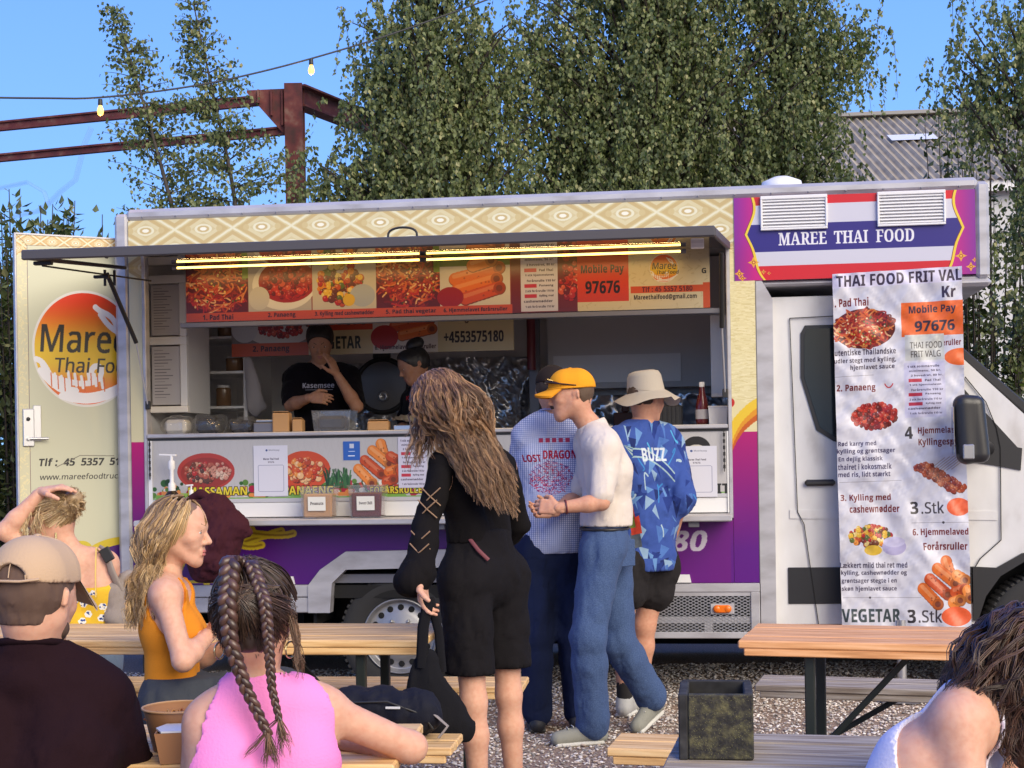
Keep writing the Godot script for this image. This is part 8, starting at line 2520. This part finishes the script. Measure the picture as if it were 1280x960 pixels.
	part(t, "trousers", mesh_of(tr, 0.016, 0.012, [[Vector3.UP, q.pe.y + 0.03]]), cloth_mat(lin(0.03, 0.035, 0.06), 0.9, 0.1))
	for s in ["l", "r"]: shoe(t, q, s, mat(lin(0.1, 0.1, 0.1), 0.7), mat(lin(0.5, 0.5, 0.5), 0.7))
	# ---------- blonde woman with a hand on her head ----------
	j = JOINTS.bw
	fd = Vector3(-0.25, 0, -0.97)
	hf = Vector3(-0.86, -0.45, 0.12).normalized()
	hu = Vector3(-0.42, 0.9, 0.1)
	t = person("blonde woman in a yellow flowered top with one hand raised to her head", j, fd, hf, hu, 0.98, 0.92, M.skin, {"bust": 0.045, "cell": 0.013, "hcell": 0.006, "hdl": Vector3(0.85, 0.2, 0.1), "pnl": Vector3(0.3, -0.8, -0.1), "thl": Vector3(-0.2, 0.3, 0.9), "curll": 0.8, "fcell": 0.005})
	q = hx(j, t.position)
	face_parts(t, q.h, hf, hu, 0.98, lin(0.08, 0.1, 0.12), lin(0.2, 0.12, 0.07), lin(0.5, 0.17, 0.15))
	var yel := planar(cloth_mat(Color(0.95, 0.95, 0.95), 0.85, 0.2, shirt_tex("floral")), -0.15, 0.15, 0.55, 0.85)
	part(t, "flowered_top", mesh_of(trunk(q, fd, 0.010, 0.92, 0.045), 0.011, 0.008, [below(q.ch + Vector3(0, 0.025, 0), Vector3(0, 1, 0.35)), [Vector3.DOWN, -(q.pe.y)]]), yel)
	for e in [-1.0, 1.0]:
		var sx: float = q.ch.x + e * 0.095
		part(t, "strap", MB.new().tube(PackedVector3Array([Vector3(sx, q.ch.y - 0.03, q.ch.z + 0.105), Vector3(sx, q.ch.y + 0.06, q.ch.z + 0.105), Vector3(sx * 0.95, q.sl.y + 0.055, q.sl.z + 0.02), Vector3(sx * 0.9, q.sl.y + 0.03, q.sl.z - 0.06)]), fillr(4, 0.007), 6, true, 0.4), mat(lin(0.7, 0.5, 0.15), 0.8))
	tr = seat(q, fd, 0.013, 0.95)
	for s in ["l", "r"]: tr += leg(q, s, 0.014, 1.0, 1.95, 0.09, 0.068, 0.055)
	part(t, "jeans", mesh_of(tr, 0.014, 0.012, [[Vector3.UP, q.pe.y + 0.05]]), cloth_mat(lin(0.18, 0.24, 0.33), 0.9, 0.15))
	for s in ["l", "r"]: shoe(t, q, s, mat(lin(0.5, 0.5, 0.5), 0.7), mat(lin(0.6, 0.6, 0.58), 0.7))
	rng.seed = 55
	tones = [Color(0.42, 0.29, 0.15), Color(0.55, 0.40, 0.22), Color(0.30, 0.19, 0.095), Color(0.62, 0.47, 0.28), Color(0.36, 0.24, 0.12)]
	hair = part(t, "hair", shade_all(hair_cap(q.h, hf, hu, 0.98, 0.003, 0.02, -0.055), Color(0.26, 0.16, 0.08)), hair_mat())
	var bun: Vector3 = q.h + Vector3(0.085, 0.07, 0.03)
	part(hair, "bun", shade_all(mesh_of([[bun, bun + Vector3(0.02, 0.02, 0.01), 0.055, 0.045, 0.02]], 0.010, 0.012), Color(0.34, 0.23, 0.12)), hair_mat())
	paths = []
	for e in scalp(q.h, hf, hu, 0.98, 700, 0.40, -0.8):
		var p: Vector3 = e[0] + e[1] * 0.008
		paths.append([p, p.lerp(bun, 0.5) + e[1] * 0.03, bun + rv() * 0.04])
	for k in 130:
		var a := rv().normalized()
		var b := (a + rv() * 0.8).normalized()
		paths.append([bun + a * 0.045, bun + (a + b).normalized() * 0.072, bun + b * 0.05, bun + b * 0.05 + Vector3(rf(0, 0.03), rf(-0.05, 0.02), rf(-0.02, 0.03))])
	for k in 30:
		var o: Vector3 = q.h + Vector3(rf(-0.08, 0.0), rf(0.0, 0.06), 0.09)
		paths.append([o, o + Vector3(-0.01, -0.04, 0.015), o + Vector3(rf(-0.05, 0.02), rf(-0.13, -0.06), rf(-0.01, 0.02))])
	lm = MB.new()
	locks(lm, paths, 0.0032, 0.0016, 0.005, 0.07, tones, 3, 12, guard(q.h, hf, hu, 0.98))
	part(hair, "locks", lm, hair_mat())
	part(t, "earring", MB.new().rod(q.h + Vector3(0.045, -0.05, 0.085), q.h + Vector3(0.045, -0.075, 0.087), 0.005, 6), mat(lin(0.7, 0.55, 0.25), 0.3, 1.0))
	# ---------- woman in the white tank top ----------
	j = JOINTS.wt
	fd = Vector3(0.97, 0, -0.2)
	hf = Vector3(0.80, -0.58, -0.1).normalized()
	hu = Vector3(0.55, 0.8, 0.0)
	t = person("woman in a white tank top with loose dark brown hair leaning over the grey table", j, fd, hf, hu, 1.0, 0.84, M.skin, {"bust": 0.05, "cell": 0.012, "hcell": 0.007, "limb": 1.15})
	q = hx(j, t.position)
	face_parts(t, q.h, hf, hu, 1.0, lin(0.05, 0.05, 0.05), lin(0.05, 0.03, 0.02), lin(0.45, 0.16, 0.15))
	part(t, "tank_top", tank(q, fd, 0.009, 0.84, 0.05, 0.07, 0.105, q.n + Vector3(0.06, 0.0, 0), 0.09, 0.008, 0.02), cloth_mat(lin(0.66, 0.64, 0.76), 0.9, 0.25, null, 0.1))
	tr = seat(q, fd, 0.014, 1.02)
	for s in ["l", "r"]: tr += leg(q, s, 0.016, 1.0, 1.95, 0.092, 0.07, 0.06)
	part(t, "trousers", mesh_of(tr, 0.016, 0.012, [[Vector3.UP, q.pe.y + 0.05]]), cloth_mat(lin(0.03, 0.035, 0.05), 0.9, 0.1))
	for s in ["l", "r"]: shoe(t, q, s, mat(lin(0.5, 0.5, 0.5), 0.7), mat(lin(0.6, 0.6, 0.58), 0.7))
	var tp: Vector3 = q.sr.lerp(q.er, 0.62) + Vector3(-0.034, 0, 0.040)
	var tat := MB.new()
	for k in 14:
		var a := TAU * k / 14
		tat.rod(tp + Vector3(cos(a) * 0.010, sin(a) * 0.010, 0.0), tp + Vector3(cos(a) * 0.022, sin(a) * 0.022, 0.0), 0.002, 4)
	part(t, "tattoo", tat, mat(lin(0.06, 0.05, 0.05), 0.6))
	rng.seed = 33
	tones = [Color(0.060, 0.030, 0.020), Color(0.085, 0.043, 0.028), Color(0.04, 0.02, 0.014), Color(0.12, 0.062, 0.042)]
	hair = part(t, "hair", shade_all(hair_cap(q.h, hf, hu, 1.0, 0.004, 0.04, -0.07), Color(0.04, 0.02, 0.014)), hair_mat(0.4))
	part(hair, "fall", shade_all(mesh_of([[q.h + Vector3(-0.06, 0.0, 0.0), q.h + Vector3(-0.10, -0.06, 0.04), 0.05, 0.045, 0.03], [q.h + Vector3(-0.04, -0.02, 0.05), q.h + Vector3(-0.02, -0.15, 0.08), 0.05, 0.04, 0.03]], 0.012, 0.0), Color(0.05, 0.026, 0.018)), hair_mat(0.4))
	paths = []
	for e in scalp(q.h, hf, hu, 1.0, 700, 0.4, -0.9):
		var p: Vector3 = e[0] + e[1] * 0.012
		var d: Vector3 = e[2]
		var u := rf(0, 1)
		var end: Vector3 = q.h + Vector3(lerpf(-0.20, 0.06, u) + rf(-0.02, 0.02), lerpf(-0.06, -0.22, u) + rf(-0.04, 0.04), lerpf(0.06, 0.14, rf(0, 1)))
		if d.x > 0.3: end = q.h + Vector3(lerpf(-0.16, 0.06, u), rf(-0.2, -0.08), rf(-0.13, 0.0))
		var mid: Vector3 = p.lerp(end, 0.5) + e[1] * 0.035 + Vector3(0, 0.02, 0.02)
		paths.append([p, p.lerp(mid, 0.5) + e[1] * 0.02, mid, end])
	lm = MB.new()
	locks(lm, paths, 0.0030, 0.0022, 0.010, 0.09, tones, 3, 14, guard(q.h, hf, hu, 1.0), 8)
	part(hair, "locks", lm, hair_mat(0.4))

func tee_tex(word: String, c: Color, ink: Color) -> ImageTexture:
	var im := canvas(256, 256, c)
	say(im, word, "b", 70, 112, 116, 18, ink)
	stroke(im, [Vector2(80, 136), Vector2(180, 136)], 1, ink)
	return itex(im)

func make_servers() -> void:
	var j: Dictionary = JOINTS.sm
	var fd := Vector3(0, 0, 1)
	var hf := Vector3(0.05, -0.5, 0.86).normalized()
	var hu := Vector3(0, 0.86, 0.5)
	var t := person("server in a black t-shirt standing in the hatch with a hand at his face", j, fd, hf, hu, 0.98, 1.0, M.skin_brown, {"floor": 0.72, "cell": 0.018, "hcell": 0.008, "hdl": Vector3(-0.35, 0.9, 0.15), "pnl": Vector3(-0.8, 0, -0.4), "thl": Vector3(-0.3, 0, 0.9), "curll": 0.5, "hdr": Vector3(0.9, -0.05, 0.2), "pnr": Vector3(0, -0.3, -1), "thr": Vector3(0, 1, 0), "curlr": 1.2, "fcell": 0.006})
	var q := hx(j, t.position)
	face_parts(t, q.h, hf, hu, 0.98, lin(0.03, 0.02, 0.02), lin(0.012, 0.01, 0.01), lin(0.28, 0.1, 0.09))
	part(t, "hair", hair_cap(q.h, hf, hu, 0.98, 0.014, 0.035, -0.02, 0.008), mat(lin(0.010, 0.009, 0.010), 0.6))
	var sh := trunk(q, fd, 0.02, 1.0)
	for s in ["l", "r"]: sh += arm(q, s, 0.028, 1.0, 0.8)
	part(t, "t_shirt", mesh_of(sh, 0.014, 0.012, [[Vector3.UP, q.n.y + 0.02]]), planar(cloth_mat(Color(0.9, 0.9, 0.9), 0.9, 0.1, tee_tex("Kasemsee", px(16, 13, 20), px(170, 168, 180))), -0.22, 0.22, 0.9, 1.36))
	var tr := [[q.hl, q.hr, 0.12, 0.12, 0.05], [q.wa, q.pe, 0.115, 0.12, 0.05]]
	for s in ["l", "r"]: tr += leg(q, s, 0.02, 1.0, 1.95)
	part(t, "trousers", mesh_of(tr, 0.02, 0.0, [[Vector3.UP, q.pe.y + 0.03]]), mat(lin(0.012, 0.012, 0.014), 0.9))
	for s in ["l", "r"]: shoe(t, q, s, mat(lin(0.02, 0.02, 0.02), 0.7), mat(lin(0.1, 0.1, 0.1), 0.7))
	j = JOINTS.sw
	fd = Vector3(-0.75, 0, 0.65)
	hf = Vector3(-0.85, -0.38, 0.35).normalized()
	hu = Vector3(-0.25, 0.95, 0.1)
	t = person("server with her hair in a bun looking down behind the long-haired woman", j, fd, hf, hu, 0.92, 0.9, M.skin_brown, {"floor": 0.72, "cell": 0.018, "hcell": 0.007, "bust": 0.045})
	q = hx(j, t.position)
	face_parts(t, q.h, hf, hu, 0.92, lin(0.03, 0.02, 0.02), lin(0.012, 0.01, 0.01), lin(0.3, 0.1, 0.1))
	var hair := part(t, "hair", hair_cap(q.h, hf, hu, 0.92, 0.012, 0.03, -0.04, 0.008), mat(lin(0.012, 0.010, 0.011), 0.5))
	part(hair, "bun", mesh_of([[q.h + Vector3(0.0, 0.13, -0.02), q.h + Vector3(0.03, 0.15, -0.02), 0.05, 0.04, 0.02]], 0.01, 0.006), mat(lin(0.012, 0.010, 0.011), 0.5))
	sh = trunk(q, fd, 0.018, 0.92, 0.045)
	for s in ["l", "r"]: sh += arm(q, s, 0.024, 1.0, 0.8)
	part(t, "t_shirt", mesh_of(sh, 0.014, 0.012, [[Vector3.UP, q.n.y + 0.02]]), planar(cloth_mat(Color(0.9, 0.9, 0.9), 0.9, 0.1, tee_tex("Kasemsee", px(14, 13, 22), px(180, 40, 50))), -0.25, 0.15, 0.84, 1.24))
	tr = [[q.hl, q.hr, 0.11, 0.11, 0.05], [q.wa, q.pe, 0.105, 0.11, 0.05]]
	for s in ["l", "r"]: tr += leg(q, s, 0.02, 0.95, 1.95)
	part(t, "trousers", mesh_of(tr, 0.02, 0.0, [[Vector3.UP, q.pe.y + 0.03]]), mat(lin(0.012, 0.012, 0.014), 0.9))
	for s in ["l", "r"]: shoe(t, q, s, mat(lin(0.02, 0.02, 0.02), 0.7), mat(lin(0.1, 0.1, 0.1), 0.7))
func make_small_things() -> void:
	# planter box on the grey table
	var t := thing("planter_box", "square mossy stone planter standing on the grey table", "planter", Vector3(0.472, 0.6995, -3.48), deg_to_rad(-8))
	var w := 0.165
	var h := 0.15
	var d := 0.23
	rng.seed = 71
	var ms := ramp(noise_image(512, 512, 0.01, 6, 70), [[0, px(38, 36, 36)], [0.4, px(60, 57, 52)], [0.6, px(82, 78, 60)], [1, px(116, 110, 76)]])
	ms.convert(Image.FORMAT_RGBA8)
	var mn := FastNoiseLite.new()
	mn.seed = 9
	mn.frequency = 0.008
	for k in 5200:
		var p := Vector2(rf(0, 512), rf(0, 512))
		if mn.get_noise_2d(p.x, p.y) + rf(-0.35, 0.35) > -0.08: dab(ms, p.x, p.y, 1 if k % 3 else 2, pick([px(150, 144, 84, 220), px(120, 118, 64, 220), px(176, 168, 110, 200), px(70, 74, 44, 200)]))
	var moss := tri(mat(Color(0.9, 0.9, 0.9), 0.95, 0, itex(ms)), Vector3(5, 5, 5))
	bumpy(moss, M.fine, 0.25, Vector3(5, 5, 5))
	var slate := tri(mat(Color(0.8, 0.8, 0.8), 0.9, 0, itex(ramp(noise_image(128, 128, 0.03, 4, 71), [[0, px(34, 33, 34)], [0.6, px(58, 57, 58)], [1, px(92, 90, 88)]]))), Vector3(4, 4, 4))
	part(t, "front_slab", MB.new().bb(-w / 2 + 0.018, w / 2, 0.002, h, d / 2 - 0.022, d / 2, 0.003), moss, "slab mottled with yellow-green moss")
	part(t, "back_slab", MB.new().bb(-w / 2, w / 2, 0.002, h, -d / 2, -d / 2 + 0.02, 0.003), slate)
	part(t, "side_slab", MB.new().bb(-w / 2 - 0.004, -w / 2 + 0.017, 0.0, h, -d / 2 + 0.021, d / 2, 0.003), slate)
	part(t, "side_slab", MB.new().bb(w / 2 - 0.02, w / 2 + 0.001, 0.0, h, -d / 2 + 0.021, d / 2 - 0.023, 0.003), slate)
	part(t, "soil", MB.new().bb(-w / 2 + 0.018, w / 2 - 0.021, 0.02, h * 0.55, -d / 2 + 0.021, d / 2 - 0.023), mat(lin(0.02, 0.016, 0.012), 1.0))
	# food on the front table
	t = thing("food_bowl", "round brown paper bowl of noodles on the table beside the pink top", "bowl", Vector3(-0.82, 0.7005, -3.60))
	var kraft := mat(lin(0.36, 0.17, 0.075), 0.8)
	part(t, "bowl", MB.new().lathe([Vector2(0, 0.001), Vector2(0.062, 0.001), Vector2(0.085, 0.10), Vector2(0.088, 0.102), Vector2(0.083, 0.10), Vector2(0.078, 0.07), Vector2(0.0, 0.072)], 36), kraft)
	part(t, "rim", MB.new().tube(ring_around(Vector3(0, 0.102, 0), Vector3.UP, 0.087, 0.087, 36), fillr(37, 0.003), 6, false), mat(lin(0.55, 0.32, 0.16), 0.7))
	rng.seed = 15
	var nd := MB.new()
	for k in 90:
		var a := rf(0, TAU)
		var r := sqrt(rf(0, 1)) * 0.06
		var p := Vector3(cos(a) * r, 0.076, sin(a) * r)
		var dv := Vector3(rf(-1, 1), 0, rf(-1, 1)) * 0.03
		nd.col = Color(pick([lin(0.5, 0.22, 0.06), lin(0.55, 0.30, 0.10), lin(0.4, 0.14, 0.04), lin(0.6, 0.45, 0.22)])).srgb_to_linear()
		nd.tube(PackedVector3Array([p, p + dv * 0.5 + Vector3(0, rf(0.004, 0.014), 0), p + dv]), fillr(3, 0.0028), 5)
	part(t, "noodles", nd, tinted(0.5))
	t = thing("food_box", "brown carton food box with a white lid in front of the paper bowl", "food box", Vector3(-0.765, 0.7005, -3.47), 0.1)
	part(t, "box", tub(MB.new(), 0.15, 0.11, 0.072, 0.84), kraft)
	part(t, "lid", MB.new().prism(PackedVector2Array([Vector2(-0.078, 0.0), Vector2(-0.06, -0.052), Vector2(0.06, -0.052), Vector2(0.078, 0.0), Vector2(0.06, 0.052), Vector2(-0.06, 0.052)]), 0.0, 0.004, Transform3D(Basis(Vector3.RIGHT, -PI / 2), Vector3(0, 0.0725, 0))), M.white)
	# sauces on the serving shelf
	var ly := 1.0585
	for e in [[1.247, 0.20, 0.165, lin(0.50, 0.27, 0.12), "Peanuts", "clear tub of peanut sauce with a white label on the serving shelf"], [1.533, 0.205, 0.17, lin(0.12, 0.012, 0.014), "Sweet Chili", "clear tub of dark red chili sauce with a white label on the shelf"]]:
		t = thing("sauce_tub", e[5], "tub", Vector3.ZERO, 0, "sauce tubs on the serving shelf")
		t.transform = on_truck(e[0], ly, 0.12)
		part(t, "tub", tub(MB.new(), e[1], 0.14, e[2] + 0.015, 0.86), M.clear)
		part(t, "sauce", MB.new().box(Vector3(0, e[2] * 0.42 + 0.004, 0), Vector3(e[1] * 0.84, e[2] * 0.82, 0.112), 0.008), mat(e[3], 0.35))
		part(t, "rim", MB.new().box(Vector3(0, e[2] + 0.016, 0), Vector3(e[1] + 0.012, 0.008, 0.152), 0.003), M.clear)
		var im := canvas(160, 130, px(220, 218, 210))
		say(im, e[4], "R", 20, 48, 120, 28, px(40, 30, 30))
		var lb := MB.new()
		lb.quad(Vector3(-0.052, 0.045, 0.0672), Vector3(0.052, 0.045, 0.0672), Vector3(0.052, 0.125, 0.0702), Vector3(-0.052, 0.125, 0.0702))
		part(t, "label", lb, mat(Color.WHITE, 0.6, 0, itex(im)))
	t = thing("pump_bottle", "dark sauce bottle with a white pump on the serving shelf", "bottle")
	t.transform = on_truck(0.36, ly, 0.12)
	part(t, "bottle", MB.new().lathe([Vector2(0, 0), Vector2(0.048, 0.002), Vector2(0.05, 0.02), Vector2(0.05, 0.13), Vector2(0.03, 0.16), Vector2(0.02, 0.17)], 22), mat(lin(0.02, 0.014, 0.012), 0.2))
	part(t, "label", MB.new().lathe([Vector2(0.0508, 0.05), Vector2(0.0508, 0.10)], 22), mat(lin(0.4, 0.28, 0.06), 0.6))
	part(t, "pump", MB.new().lathe([Vector2(0.021, 0.168), Vector2(0.021, 0.21), Vector2(0.012, 0.22), Vector2(0.012, 0.29), Vector2(0.02, 0.30), Vector2(0.02, 0.34), Vector2(0.009, 0.35), Vector2(0.009, 0.375), Vector2(0, 0.376)], 16), M.white)
	part(t, "nozzle", MB.new().beam(Vector3(0.03, 0.375, 0), Vector3(-0.075, 0.38, 0), 0.018, 0.012, 0.003), M.white)
	t = thing("spray_bottle", "small white dispenser bottle beside the pump bottle on the shelf", "bottle")
	t.transform = on_truck(0.47, ly, 0.10)
	part(t, "bottle", MB.new().lathe([Vector2(0, 0), Vector2(0.032, 0.002), Vector2(0.034, 0.10), Vector2(0.014, 0.14)], 18), M.white)
	part(t, "pump", MB.new().lathe([Vector2(0.013, 0.138), Vector2(0.013, 0.17), Vector2(0.005, 0.175), Vector2(0.005, 0.20)], 12), M.white)
	part(t, "nozzle", MB.new().beam(Vector3(0.012, 0.20, 0), Vector3(-0.03, 0.198, 0), 0.012, 0.01, 0.002), M.white)
	# burgundy bag hung from the shelf edge
	t = thing("cloth_bag", "bulging burgundy cloth bag hanging from the serving shelf", "bag")
	t.transform = on_truck(0.0, 0.0, 0.0)
	var bm := cloth_mat(lin(0.045, 0.012, 0.020), 0.85, 0.15)
	var F := Field.new([[Vector3(0.70, 1.10, 0.37), Vector3(0.68, 0.86, 0.37), 0.12, 0.15, 0.06], [Vector3(0.80, 1.02, 0.37), Vector3(0.76, 0.95, 0.37), 0.10, 0.12, 0.06], [Vector3(0.60, 1.14, 0.37), Vector3(0.56, 1.0, 0.37), 0.05, 0.10, 0.05], [Vector3(0.62, 0.92, 0.37), Vector3(0.66, 0.80, 0.37), 0.12, 0.09, 0.05], [Vector3(0.86, 0.99, 0.37), Vector3(0.90, 0.985, 0.37), 0.04, 0.015, 0.03]], 0.013)
	F.wrinkle(fold, 0.030, Vector3(0.7, 0.5, 0.7))
	var mb := MB.new()
	F.net(mb)
	part(t, "sack", mb, bm)
	part(t, "top_fold", mesh_of([[Vector3(0.52, 1.17, 0.36), Vector3(0.62, 1.21, 0.37), 0.016, 0.03, 0.02], [Vector3(0.62, 1.21, 0.37), Vector3(0.80, 1.13, 0.38), 0.03, 0.03, 0.02]], 0.011, 0.008), bm)
	part(t, "strap", MB.new().tube(PackedVector3Array([Vector3(0.62, 1.18, 0.33), Vector3(0.62, 1.085, 0.25), Vector3(0.62, 1.063, 0.15)]), fillr(3, 0.010), 6), bm)
	# black tote bag in the standing woman's hand
	var hp: Vector3 = Vector3(JOINTS.lh.wl) + Vector3(0.02, -0.07, 0.02)
	t = thing("tote_bag", "black cloth tote bag hanging from the standing woman's hand", "bag", hp)
	var tote := cloth_mat(lin(0.010, 0.010, 0.013), 0.92, 0.1)
	part(t, "sack", mesh_of([[Vector3(0.0, -0.22, 0.0), Vector3(-0.01, -0.42, 0.0), 0.045, 0.095, 0.04, Vector3(0, 0, 1), 2.2], [Vector3(0.05, -0.32, 0.0), Vector3(0.08, -0.44, 0.0), 0.04, 0.085, 0.05, Vector3(0, 0, 1), 2.2]], 0.011, 0.014, [[Vector3.DOWN, 0.505]], Vector3(1.2, 0.4, 1.2)), tote)
	part(t, "handle", MB.new().tube(PackedVector3Array([Vector3(0.01, 0.0, 0.02), Vector3(-0.012, -0.1, 0.02), Vector3(-0.02, -0.24, 0.02)]), fillr(3, 0.020), 6, true, 0.25, Vector3(0, 0, 1)), tote)
	part(t, "handle", MB.new().tube(PackedVector3Array([Vector3(0.01, 0.0, -0.02), Vector3(0.04, -0.12, -0.02), Vector3(0.05, -0.26, -0.01)]), fillr(3, 0.016), 6, true, 0.25, Vector3(0, 0, 1)), tote)
	# black backpack on the near bench
	t = thing("backpack", "black backpack lying on the pine bench beside the pink top", "backpack", Vector3(-0.42, 0.4505, -5.03), deg_to_rad(-7))
	var bk := cloth_mat(lin(0.012, 0.013, 0.022), 0.7, 0.15)
	part(t, "body", mesh_of([[Vector3(-0.14, 0.085, 0), Vector3(0.10, 0.08, 0), 0.085, 0.078, 0.05], [Vector3(-0.05, 0.12, 0.0), Vector3(0.05, 0.10, 0.03), 0.05, 0.05, 0.05]], 0.011, 0.016), bk)
	part(t, "zip", MB.new().tube(PackedVector3Array([Vector3(-0.12, 0.13, 0.075), Vector3(0.0, 0.135, 0.085), Vector3(0.12, 0.09, 0.075), Vector3(0.15, 0.04, 0.06)]), fillr(4, 0.004), 6), M.black)
	part(t, "logo_stitch", MB.new().box(Vector3(0.02, 0.115, 0.088), Vector3(0.05, 0.008, 0.003), 0.001), mat(lin(0.6, 0.6, 0.62), 0.6))
	part(t, "strap", MB.new().tube(PackedVector3Array([Vector3(0.14, 0.10, 0.05), Vector3(0.20, 0.05, 0.06), Vector3(0.17, 0.012, 0.07)]), fillr(3, 0.012), 6, true, 0.3), mat(lin(0.25, 0.22, 0.22), 0.8))
	# grey rucksack behind the blonde woman
	var bp: Vector3 = JOINTS.bw.sr
	t = thing("rucksack", "grey canvas rucksack slung on the blonde woman's shoulder", "rucksack", Vector3(bp.x + 0.075, 0, bp.z + 0.02))
	var can := cloth_mat(lin(0.26, 0.22, 0.20), 0.9, 0.15)
	part(t, "body", mesh_of([[Vector3(0.02, 0.90, 0.0), Vector3(0.03, 0.74, 0.0), 0.05, 0.08, 0.05], [Vector3(-0.04, 0.86, 0.04), Vector3(-0.03, 0.75, 0.05), 0.04, 0.05, 0.04]], 0.012, 0.016, [], Vector3(1, 0.5, 1)), can)
	part(t, "strap", MB.new().tube(PackedVector3Array([Vector3(-0.105, bp.y + 0.065, -0.01), Vector3(-0.06, bp.y + 0.055, 0.055), Vector3(-0.035, bp.y - 0.02, 0.07), Vector3(0.0, 0.86, 0.055)]), fillr(4, 0.019), 6, true, 0.3, Vector3(0, 0, 1)), can)
	part(t, "buckle", MB.new().box(Vector3(-0.052, bp.y + 0.045, 0.068), Vector3(0.045, 0.06, 0.014), 0.004, Basis(Vector3.BACK, 0.5)), M.black)
	# drifting translucent plastic ribbon above the hedge
	t = thing("plastic_ribbon", "thin translucent plastic ribbon curling in the air above the shrubs", "ribbon")
	var film := mat(Color(0.55, 0.66, 0.95, 0.14), 0.6)
	film.transparency = BaseMaterial3D.TRANSPARENCY_ALPHA
	var rb := [[Vector3(-5.6, 4.36, -16.0), Vector3(-5.19, 4.44, -16.0), Vector3(-5.01, 4.33, -16.0), Vector3(-4.97, 4.20, -16.0)], [Vector3(-5.4, 4.06, -16.0), Vector3(-5.10, 4.12, -16.0), Vector3(-4.97, 4.20, -16.0), Vector3(-4.84, 4.33, -16.0), Vector3(-4.67, 4.46, -16.0), Vector3(-4.57, 4.84, -16.0), Vector3(-4.49, 5.02, -16.0)]]
	for r in rb:
		part(t, "loop", MB.new().tube(PackedVector3Array(r), fillr(r.size(), 0.07), 10, false, 0.3), film)
